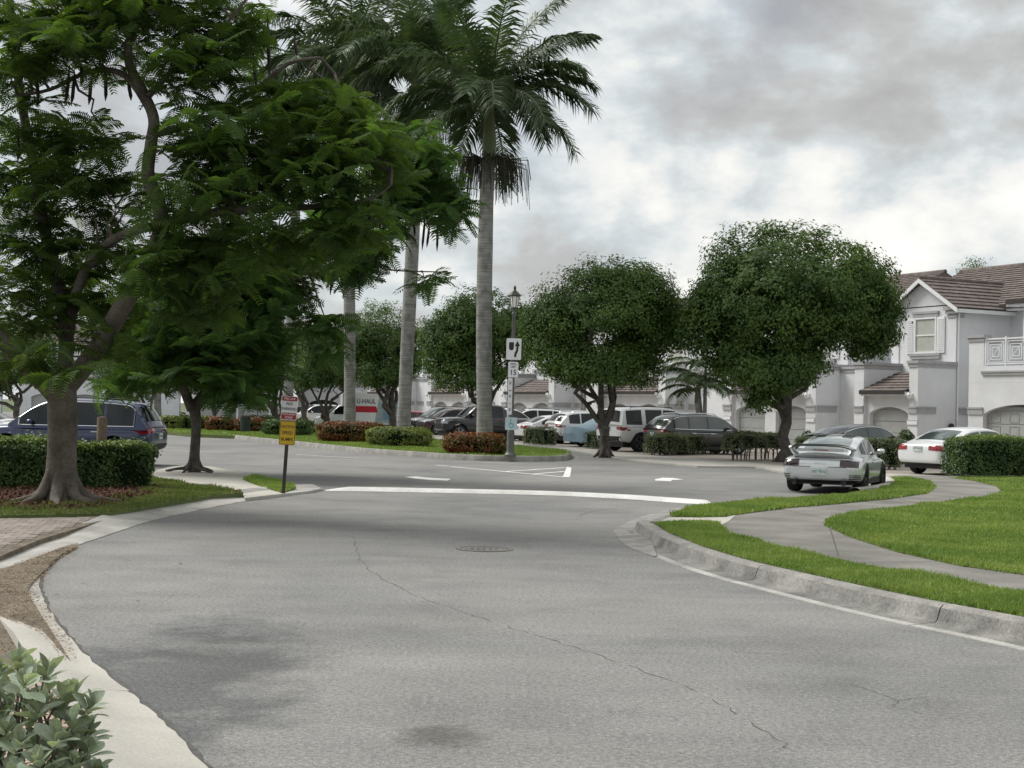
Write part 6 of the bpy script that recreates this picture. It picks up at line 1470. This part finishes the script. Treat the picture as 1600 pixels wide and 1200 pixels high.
# rear wing: blade, end supports, red brake lamp, black deck, roof stripes, script and tail pipes
wg = MB(); rows = []
for j in range(15):
    y = -0.74 + 1.48 * j / 14; e = abs(y) / 0.74; dz = -0.10 * e ** 5; dx = -0.05 * e ** 4
    rows.append([(-2.16 - dx, y, 1.045 + dz), (-1.98 - dx, y, 1.075 + dz), (-1.78 - dx, y, 1.055 + dz), (-1.78 - dx, y, 1.03 + dz), (-2.0 - dx, y, 1.035 + dz), (-2.16 - dx, y, 1.02 + dz), (-2.16 - dx, y, 1.045 + dz)])
wing = wg.grid(rows).build('rear_wing', M_PBLACK, por, smooth=True); wing.location = (0, 0, 0.045)
MB().grid([[(-2.155, y, 1.0), (-1.97, y, 1.0)] for y in (-0.5, 0.5)]).build('wing_underside', M_PSILV, wing)
for sg_ in (-1, 1):
    MB().tube([(-1.72, sg_ * 0.62, 0.84), (-1.85, sg_ * 0.68, 0.92), (-1.97, sg_ * 0.71, 1.0)], [0.07, 0.05, 0.03], 8).build('wing_support', M_PSILV, wing, smooth=True)
MB().grid([[tuple(p) for p in r_] for r_ in patch(bv, [(-3, .62, .80), (-3, -.62, .80), (-3, -.60, .90), (-3, .60, .90)], (1, 0, 0), 0.015, 10, 3, 1.3)]).build('engine_deck_grille', M_PDARK, por)
MB().bx(-2.03, -1.9, -0.52, 0.52, 0.90, 0.965).build('spoiler_base', M_PSILV, wing)
MB().bx(-2.045, -2.03, -0.17, 0.17, 0.925, 0.945).build('brake_lamp', M_TAIL, wing)
for sg_ in (-1, 1):
    MB().grid([[tuple(gh.top(x, q, 0.006)) for q in (sg_ * 0.35, sg_ * 0.55, sg_ * 0.78)] for x in np.linspace(-0.62, 0.12, 6)]).build('roof_stripe', M_PBLACK, por, smooth=True)
    MB().lathe([(0.045, -0.10), (0.055, -0.10), (0.055, 0.10), (0.0, 0.08)], 12, (0, 0, 0), 'y').build('tail_pipe', M_PLAST, por).matrix_local = Matrix.Translation((-2.12, sg_ * 0.55, 0.25)) @ Matrix.Rotation(R(90), 4, 'Z')
    for k in range(4):
        MB().grid([[tuple(p) for p in r_] for r_ in patch(bv, [(-3, sg_ * .66, .30 + .04 * k), (-3, sg_ * .86, .30 + .04 * k), (-3, sg_ * .86, .318 + .04 * k), (-3, sg_ * .66, .318 + .04 * k)], (1, 0, 0), 0.008, 5, 1, 1.4)]).build('bumper_louvre', M_PLAST, por)
h, nr, ix, ds = bv.ray_cast(Vector((-3, 0, .70)), Vector((1, 0, 0)))
put_text('Carrera', 0.085, M_CHROME, por, Matrix.Translation((h.x - 0.012, 0, .70)) @ Matrix.Rotation(R(-90), 4, 'Z') @ Matrix.Rotation(R(78), 4, 'X'))
for sg_ in (-1, 1):
    MB().grid([[tuple(p) for p in r_] for r_ in patch(bv, [(-3, .60 * sg_, .60), (-3, .20 * sg_, .60), (-3, .20 * sg_, .612), (-3, .60 * sg_, .612)], (1, 0, 0), 0.004, 5, 1, 1.3)]).build('boot_gap', M_INT, por)
make_car('sedan', 'sedan', M_PWHITE, 'white sedan with red tail lamps left of the tall right hedge', 1433, 742, 55, 'rear', glass=M_GLASSL, trim=False, rim=M_RIM)
make_car('fastback', 'fastback_sedan', M_PBLACK, 'low black sedan behind the silver sports coupe', 1268, 723, 60, 'rear', glass=M_GLASSL, trim=True)
make_car('suv_small', 'suv', M_PBLACK, 'black SUV with chrome window trim above the grey-green hedge', 1019, 708.5, HP, 'rear', glass=M_GLASSL, trim=True)
make_car('suv_box', 'suv', M_PWHITE, 'boxy white SUV behind the twisted double trunk', 949, 705, HP - 6, 'rear', group=None)
make_car('suv_small', 'suv', M_PWHITE, 'white SUV with black bumper left of the covered car', 861, 693.5, HP, 'rear')
make_car('sedan', 'sedan', M_PWHITE, 'white sedan right behind the lamp post', 807, 691.5, HP, 'rear')
make_car('suv', 'suv', M_PWHITE, 'white SUV nose-out behind the lamp post, wheel arch toward the road', 771, 682, HP - 170, 'front')
make_car('suv', 'suv', M_PWHITE, 'white SUV with dark rear glass behind the rightmost royal palm', 727, 684.5, HP, 'rear')
make_car('pickup', 'pickup_truck', M_PDARK, 'dark pickup truck nose-out left of the rightmost royal palm', 684, 686.5, HP - 172, 'front', cat='truck')
make_car('suv_small', 'suv', M_PMAR, 'dark maroon car nose-out behind the variegated shrub', 655, 679, HP - 175, 'front')
make_car('suv', 'suv', M_PDARK, 'dark grey SUV with pale roof beyond the maroon car', 640, 676, HP - 178, 'front', glass=M_GLASSL)
make_car('sedan', 'sedan', M_PRED, 'red car behind the variegated shrub, left of the second palm', 590, 672.5, HP - 170, 'front')
make_car('suv_small', 'suv', M_PGREEN, 'dark green SUV right of the box truck', 553, 668, HP - 170, 'front')
make_car('suv', 'suv', M_PWHITE, 'white SUV just left of the box truck cab', 452, 665, HP - 176, 'front')
make_car('suv_small', 'suv', M_PSILV, 'pale car half hidden at the dark forked tree', 430, 662, HP - 180, 'front')
make_car('suv', 'suv', M_PBLUE, 'dark blue SUV with chrome window line behind the clipped hedge', 249, 727, -87.5, 'rear', trim=True, z0=0.01)
make_car('sedan', 'sedan', M_PWHITE, 'white car at the left edge beyond the blue SUV', 40, 704, -86, 'rear', z0=0.01)
make_car('suv', 'minivan', M_PWHITE, 'white van by the far palm trunk above the far island', 262, 659, 80, 'front', z0=0.05)
make_car('sedan', 'sedan', M_PWHITE, 'small white car by the far grey garages', 297, 658, 75, 'front', z0=0.05)

# ---- moving truck: van cab plus box
trk = make_car('van_cab', 'box_truck', M_PWHITE, 'white moving truck with red stripe and lettering behind the palm trunks', 484, 673, HP - 165, 'front', cat='truck', rim=M_RIM)
hb = MB(); hb.bx(-4.6, -1.16, -1.15, 1.15, 0.62, 3.05); hb.bx(-1.16, -0.2, -1.10, 1.10, 2.15, 3.05)
M_BOX = mat('truck_box_white', (0.70, 0.72, 0.72), 0.4, var=0.05, vscale=1.0); bx_o = hb.build('cargo_box', M_BOX, trk)
M_SCENE = mat('truck_picture_print', (0.10, 0.22, 0.36), 0.5, c2=(0.42, 0.48, 0.40), vscale=1.1, fine=0.2, fscale=6); M_REDP = mat('red_print', (0.46, 0.012, 0.03), 0.5, var=0.05, vscale=2); M_BLKP = mat('black_print', (0.012, 0.012, 0.014), 0.6, var=0.05, vscale=5)
for sg_ in (-1, 1):
    yy = sg_ * 1.153
    MB().add([(-4.5, yy, 0.7), (-2.7, yy, 0.7), (-3.0, yy, 2.85), (-4.5, yy, 2.85)], [(0, 1, 2, 3)]).build('side_picture', M_SCENE, bx_o)
    MB().add([(-2.95, yy * 1.001, 1.55), (-1.2, yy * 1.001, 1.55), (-1.2, yy * 1.001, 2.05), (-2.8, yy * 1.001, 2.05)], [(0, 1, 2, 3)]).build('red_stripe', M_REDP, bx_o)
    put_text('U-HAUL', 0.52, M_BLKP, bx_o, Matrix.Translation((-2.02, yy * 1.002, 2.42)) @ Matrix.Rotation(R(180 if sg_ > 0 else 0), 4, 'Z') @ Matrix.Rotation(R(90), 4, 'X'), sx=0.78)
MB().bx(-4.5, -1.0, -0.9, 0.9, 0.42, 0.62).build('chassis', M_PLAST, trk); trk.scale = (0.86, 0.86, 0.84)
tm, rm, bd = wheel_meshes(0.38, 0.26, M_RIM)
for sg_ in (-1, 1):
    w_ = link('wheel', tm, trk, (-3.3, sg_ * 0.95, 0.38)); link('rim', rm, w_)

# ---- car under a pale blue cover
M_COVER = mat('car_cover_cloth', (0.30, 0.42, 0.50), 0.6, var=0.10, vscale=1.6, bump=0.5, bscale=4)
P = g(892, 697.5, 0.05); hd = Vector((math.sin(R(HP)), math.cos(R(HP)), 0)); P = P + hd * 2.35
cvr = empty('covered_car', P, R(90 - HP)); tag(cvr, 'car wrapped in a pale blue cloth cover beside the twisted double trunk', 'car')
prof = curve_fn([(-2.42, .62), (-2.30, .93), (-1.85, 1.0), (-1.35, 1.12), (-0.75, 1.40), (0, 1.45), (0.5, 1.36), (1.15, 1.02), (1.9, .92), (2.25, .75), (2.4, .5)])
rows = []
for i in range(41):
    x = -2.42 + 4.82 * i / 40; zt = prof(x); e = min(1, (2.42 - abs(x - 0.0)) / 0.35); hw = 0.95 * (0.72 + 0.28 * max(0, e) ** 0.5); row = []
    for a in np.linspace(0, 1, 25):
        s_ = 2 * a - 1; q = abs(s_); sg_ = 1 if s_ >= 0 else -1
        if q < 0.42: y = hw * 0.66 * q / 0.42; z = zt - 0.03 * (q / 0.42) ** 3
        elif q < 0.62: t = (q - 0.42) / 0.2; y = hw * (0.66 + 0.32 * t); z = zt - 0.03 - (zt - min(zt, 0.86) - 0.02) * t ** 1.2
        else: t = (q - 0.62) / 0.38; zz = min(zt, 0.86) - 0.05; y = hw * (0.98 + 0.04 * t) + 0.025 * t * math.sin(x * 9 + sg_ * 2); z = zz + (0.24 - zz) * t
        z += 0.012 * math.sin(x * 6 + s_ * 7)
        row.append((x + 0.02 * math.sin(s_ * 9), sg_ * y, z))
    rows.append(row)
cm = MB().grid(rows); nn = 25; cm.f.append(tuple(range(nn))); cm.f.append(tuple(reversed([40 * nn + k for k in range(nn)])))
cm.build('cover', M_COVER, cvr, smooth=True, ang=60)
tm, rm, bd = wheel_meshes(0.33, 0.22, M_RIM)
for wx in (-1.38, 1.38):
    for sg_ in (-1, 1): w_ = link('wheel', tm, cvr, (wx, sg_ * 0.78, 0.33)); link('rim', rm, w_)
# ================================================================== STREET FURNITURE AND SIGNS
M_POST = mat('dark_bronze_post', (0.045, 0.042, 0.036), 0.5, var=0.2, vscale=3, metal=0.3)
M_LPOST = mat('lamp_post_paint', (0.10, 0.11, 0.095), 0.55, var=0.2, vscale=2, metal=0.2)
M_SIGNW = mat('sign_white', (0.72, 0.73, 0.74), 0.45, var=0.04, vscale=3); M_SIGNY = mat('sign_yellow', (0.62, 0.40, 0.02), 0.45, var=0.06, vscale=3); M_SIGNR = mat('sign_red', (0.33, 0.030, 0.035), 0.45, var=0.06, vscale=3)
M_INK = mat('sign_black_ink', (0.012, 0.012, 0.013), 0.6, var=0.05, vscale=5); M_BLUES = mat('sign_blue', (0.16, 0.36, 0.46), 0.5, var=0.1, vscale=3)
M_LGLASS = mat('lantern_glass', (0.78, 0.78, 0.74), 0.3, var=0.04, vscale=4); M_WOOD = mat('weathered_wood', (0.12, 0.085, 0.06), 0.9, c2=(0.19, 0.15, 0.11), vscale=5, bump=0.5, bscale=30)
def rounded(w_, h, r=0.03, n=4):
    pts = []
    for cx, cy, a0 in ((w_ / 2 - r, h / 2 - r, 0), (-w_ / 2 + r, h / 2 - r, 90), (-w_ / 2 + r, -h / 2 + r, 180), (w_ / 2 - r, -h / 2 + r, 270)):
        for k in range(n + 1): a = R(a0 + 90 * k / n); pts.append((cx + r * math.cos(a), cy + r * math.sin(a)))
    return pts
def plate(poly, d0, d1):     # plate in local xz-plane facing -y
    mb = MB(); n = len(poly); mb.v = [(x, d0, z) for x, z in poly] + [(x, d1, z) for x, z in poly]
    mb.f = [tuple(range(n)), tuple(reversed(range(n, 2 * n)))] + [(i + n, (i + 1) % n + n, (i + 1) % n, i) for i in range(n)]
    return mb
UPX = Matrix.Rotation(R(90), 4, 'X')
def face_cam(o, yaw=0.0): o.rotation_euler[2] = math.atan2(-o.location.x, o.location.y) * 0.6 + yaw
# leaning sign post with two plates
b = g(443, 766, 0.11); sp = empty('sign_post', b); sp.rotation_euler = (0, R(2.6), 0); tag(sp, 'thin black leaning metal sign post in the grass tip', 'sign post')
pm = MB(); pm.bx(-0.032, 0.032, -0.015, -0.005, -0.1, 1.83); pm.bx(-0.032, -0.020, -0.005, 0.025, -0.1, 1.83); pm.bx(0.020, 0.032, -0.005, 0.025, -0.1, 1.83); pm.build('post', M_POST, sp)
tilt = Matrix.Translation(b) @ Matrix.Rotation(R(2.6), 4, 'Y')
def sign(name, z, label, cat='sign', M=tilt, y=-0.02, yaw=0.0):
    o = empty(name); o.matrix_world = M @ Matrix.Translation((0, y, z)) @ Matrix.Rotation(yaw, 4, 'Z'); tag(o, label, cat); return o
s_ = sign('speed_bump_sign', 0.0 + 0.0, 'yellow caution speed bumps sign on the leaning post'); s_.matrix_world = tilt @ Matrix.Translation((0, -0.02, 1.10)) @ Matrix.Rotation(R(4), 4, 'Z')
plate(rounded(0.305, 0.46, 0.03), -0.004, 0.004).build('panel', M_SIGNY, s_)
fr = MB(); A = rounded(0.29, 0.445, 0.028); Bp = rounded(0.276, 0.431, 0.024); n = len(A); fr.v = [(x, -0.0055, z) for x, z in A] + [(x, -0.0055, z) for x, z in Bp]; fr.f = [(i, (i + 1) % n, (i + 1) % n + n, i + n) for i in range(n)]; fr.build('border', M_INK, s_)
for t, z in (('CAUTION', 0.12), ('SPEED', 0.0), ('BUMPS', -0.125)): put_text(t, 0.085 if t != 'CAUTION' else 0.075, M_INK, s_, Matrix.Translation((0, -0.0055, z)) @ UPX, depth=0.001, sx=0.88)
s_ = sign('no_parking_sign', 0, 'white and red no parking tow-away zone sign on the leaning post'); s_.matrix_world = tilt @ Matrix.Translation((0.004, -0.022, 1.575)) @ Matrix.Rotation(R(4), 4, 'Z')
plate(rounded(0.305, 0.46, 0.03), -0.004, 0.004).build('panel', M_SIGNW, s_)
plate(rounded(0.29, 0.085, 0.02), -0.0056, -0.0045).build('red_band', M_SIGNR, s_).location = (0, 0, 0.180)
plate(rounded(0.285, 0.13, 0.02), -0.0056, -0.0045).build('red_band', M_SIGNR, s_).location = (0, 0, -0.152)
for t, z, m, sz in (('FIRE LANE', 0.18, M_SIGNW, 0.052), ('NO', 0.085, M_INK, 0.085), ('PARKING', -0.015, M_INK, 0.075), ('TOW-AWAY', -0.118, M_SIGNW, 0.05), ('ZONE', -0.178, M_SIGNW, 0.06)): put_text(t, sz, m, s_, Matrix.Translation((0, -0.0066, z)) @ UPX, depth=0.001, sx=0.9)
# lamp post
b = g(797, 714, 0.16); lp = empty('lamp_post', b); lp.rotation_euler = (0, R(0.4), 0); tag(lp, 'dark lamp post with lantern top at the tip of the median', 'lamp post')
T = Matrix.Translation(b) @ Matrix.Rotation(R(0.4), 4, 'Y')
MB().lathe([(0.0, 0.0), (0.20, 0.0), (0.20, 0.08), (0.15, 0.13), (0.125, 0.20), (0.125, 0.85), (0.11, 0.90), (0.08, 0.96)], 16).build('base', M_LPOST, lp, smooth=True)
MB().lathe([(0.085, 0.8), (0.075, 3.2), (0.062, 5.35), (0.085, 5.40), (0.085, 5.46), (0.05, 5.50), (0.06, 5.60)], 12).build('pole', M_LPOST, lp, smooth=True)
ln = MB().lathe([(0.0, 5.60), (0.13, 5.60), (0.13, 5.64), (0.02, 5.64)], 6).build('lantern', M_POST, lp)
MB().lathe([(0.115, 5.645), (0.185, 6.02)], 6).build('lantern_glass', M_LGLASS, ln)
MB().lathe([(0.25, 6.02), (0.26, 6.05), (0.13, 6.17), (0.05, 6.22), (0.045, 6.27), (0.06, 6.31), (0.02, 6.38), (0.0, 6.40)], 6).build('lantern_cap', M_POST, ln)
for k in range(6):
    a = k * math.pi / 3; MB().tube([(0.118 * math.cos(a), 0.118 * math.sin(a), 5.64), (0.19 * math.cos(a), 0.19 * math.sin(a), 6.03)], 0.014, 5).build('glazing_bar', M_POST, ln)
def lsign(name, x, z, label, yaw=0.0):
    o = empty(name); o.matrix_world = T @ Matrix.Translation((x, -0.13, z)) @ Matrix.Rotation(yaw, 4, 'Z'); tag(o, label, 'sign'); return o
s_ = lsign('keep_right_sign', 0.02, 3.62, 'white sign with median symbol and curved black arrow on the lamp post'); plate(rounded(0.50, 0.72, 0.04), -0.004, 0.004).build('panel', M_SIGNW, s_)
plate([(-0.16, 0.23), (0.0, 0.23), (0.0, 0.02), (-0.04, -0.04), (-0.12, -0.04), (-0.16, 0.02)][::-1], -0.007, -0.005).build('median_symbol', M_INK, s_)
plate([(0.015, -0.27), (0.085, -0.27), (0.10, -0.17), (0.15, -0.06), (0.155, 0.10), (0.21, 0.10), (0.115, 0.28), (0.03, 0.10), (0.085, 0.10), (0.08, -0.03), (0.03, -0.13)], -0.007, -0.005).build('arrow_symbol', M_INK, s_)
s_ = lsign('speed_limit_sign', 0.02, 2.93, 'white speed limit 15 sign below the arrow sign'); plate(rounded(0.34, 0.52, 0.03), -0.004, 0.004).build('panel', M_SIGNW, s_)
for t, z, sz in (('SPEED', 0.18, 0.085), ('LIMIT', 0.09, 0.085), ('15', -0.10, 0.25)): put_text(t, sz, M_INK, s_, Matrix.Translation((0, -0.0055, z)) @ UPX, depth=0.001, sx=0.9)
s_ = lsign('narrow_sign', -0.06, 2.03, 'narrow white strip sign on the lamp post below the speed limit'); plate(rounded(0.14, 1.22, 0.01), -0.004, 0.004).build('panel', M_SIGNW, s_)
for k in range(5): MB().bx(-0.035, 0.035, -0.0065, -0.005, 0.40 - 0.22 * k, (0.43 if k % 2 else 0.50) - 0.22 * k).build('print_mark', M_INK if k == 1 else mat('grey_print', (0.30, 0.33, 0.36), 0.6, var=0.1, vscale=5), s_)
s_ = lsign('accessible_parking_sign', 0.0, 1.12, 'small pale blue sign with wheelchair symbol, lowest on the lamp post'); plate(rounded(0.40, 0.42, 0.03), -0.004, 0.004).build('panel', mat('sign_pale_blue', (0.47, 0.58, 0.60), 0.5, var=0.1, vscale=4), s_)
MB().lathe([(0.05, 0), (0.085, 0)], 14, (0.0, -0.006, -0.06), 'y').build('symbol_wheel', M_BLUES, s_)
sy = MB(); sy.bx(-0.03, 0.0, -0.0075, -0.006, -0.02, 0.10); sy.bx(-0.03, 0.07, -0.0075, -0.006, -0.02, 0.005); sy.bx(0.06, 0.085, -0.0075, -0.006, -0.12, 0.0); sy.lathe([(0.0, -0.0005), (0.028, -0.0005)], 10, (-0.015, -0.0065, 0.135), 'y'); sy.build('symbol_figure', M_BLUES, s_)
for o_ in lp.children:
    if o_.name.split('.')[0] in ('lantern', 'pole'): 
        for v_ in o_.data.vertices:
            if v_.co.z > 1.5: v_.co.z -= 0.62
for o_ in ln.children:
    for v_ in o_.data.vertices: v_.co.z -= 0.62; v_.co.x *= 0.85; v_.co.y *= 0.85
# stop sign far left
b = g(402, 672, 0.15); st = empty('stop_sign', b); tag(st, 'red octagonal stop sign at the far island', 'sign')
MB().tube([(0, 0, -0.1), (0, 0, 2.15)], 0.03, 6).build('post', M_POST, st)
zc = (632.5 - 622) / (F / b.y) + EYE - 0.15
oc = [(0.42 * math.cos(R(22.5 + 45 * k)), 0.42 * math.sin(R(22.5 + 45 * k))) for k in range(8)]; ow = [(0.44 * math.cos(R(22.5 + 45 * k)), 0.44 * math.sin(R(22.5 + 45 * k))) for k in range(8)]
o = plate(ow, -0.034, -0.032).build('border', M_SIGNW, st); o.location = (0, 0, zc); o = plate(oc, -0.04, -0.035).build('panel', M_SIGNR, st); o.location = (0, 0, zc)
put_text('STOP', 0.28, M_SIGNW, st, Matrix.Translation((0, -0.042, zc)) @ UPX, sx=0.9)
# utility box, dark bin, bollard
b = g(383, 676, 0.15); o = empty('trash_bin', b); tag(o, 'dark green litter bin beside the croton below the stop sign', 'bin')
MB().lathe([(0.0, 0), (0.26, 0), (0.30, 0.85), (0.0, 0.85)], 14).build('bin_body', mat('bin_green', (0.02, 0.035, 0.03), 0.6, var=0.1, vscale=4), o, smooth=True); MB().lathe([(0.32, 0.86), (0.30, 0.95), (0.12, 1.02), (0.0, 1.02)], 14).build('lid', M_POST, o, smooth=True)
b = g(158, 764, 0.1); b = pt(158, 720, b.y + 1.15); b.z = 0.1
o = empty('wooden_post', b); tag(o, 'short round weathered wooden post rising from the clipped hedge', 'post')
MB().lathe([(0.10, 0), (0.10, 1.30), (0.09, 1.33), (0.0, 1.34)], 12).build('post', M_WOOD, o, smooth=True, ang=40)
k = MB()
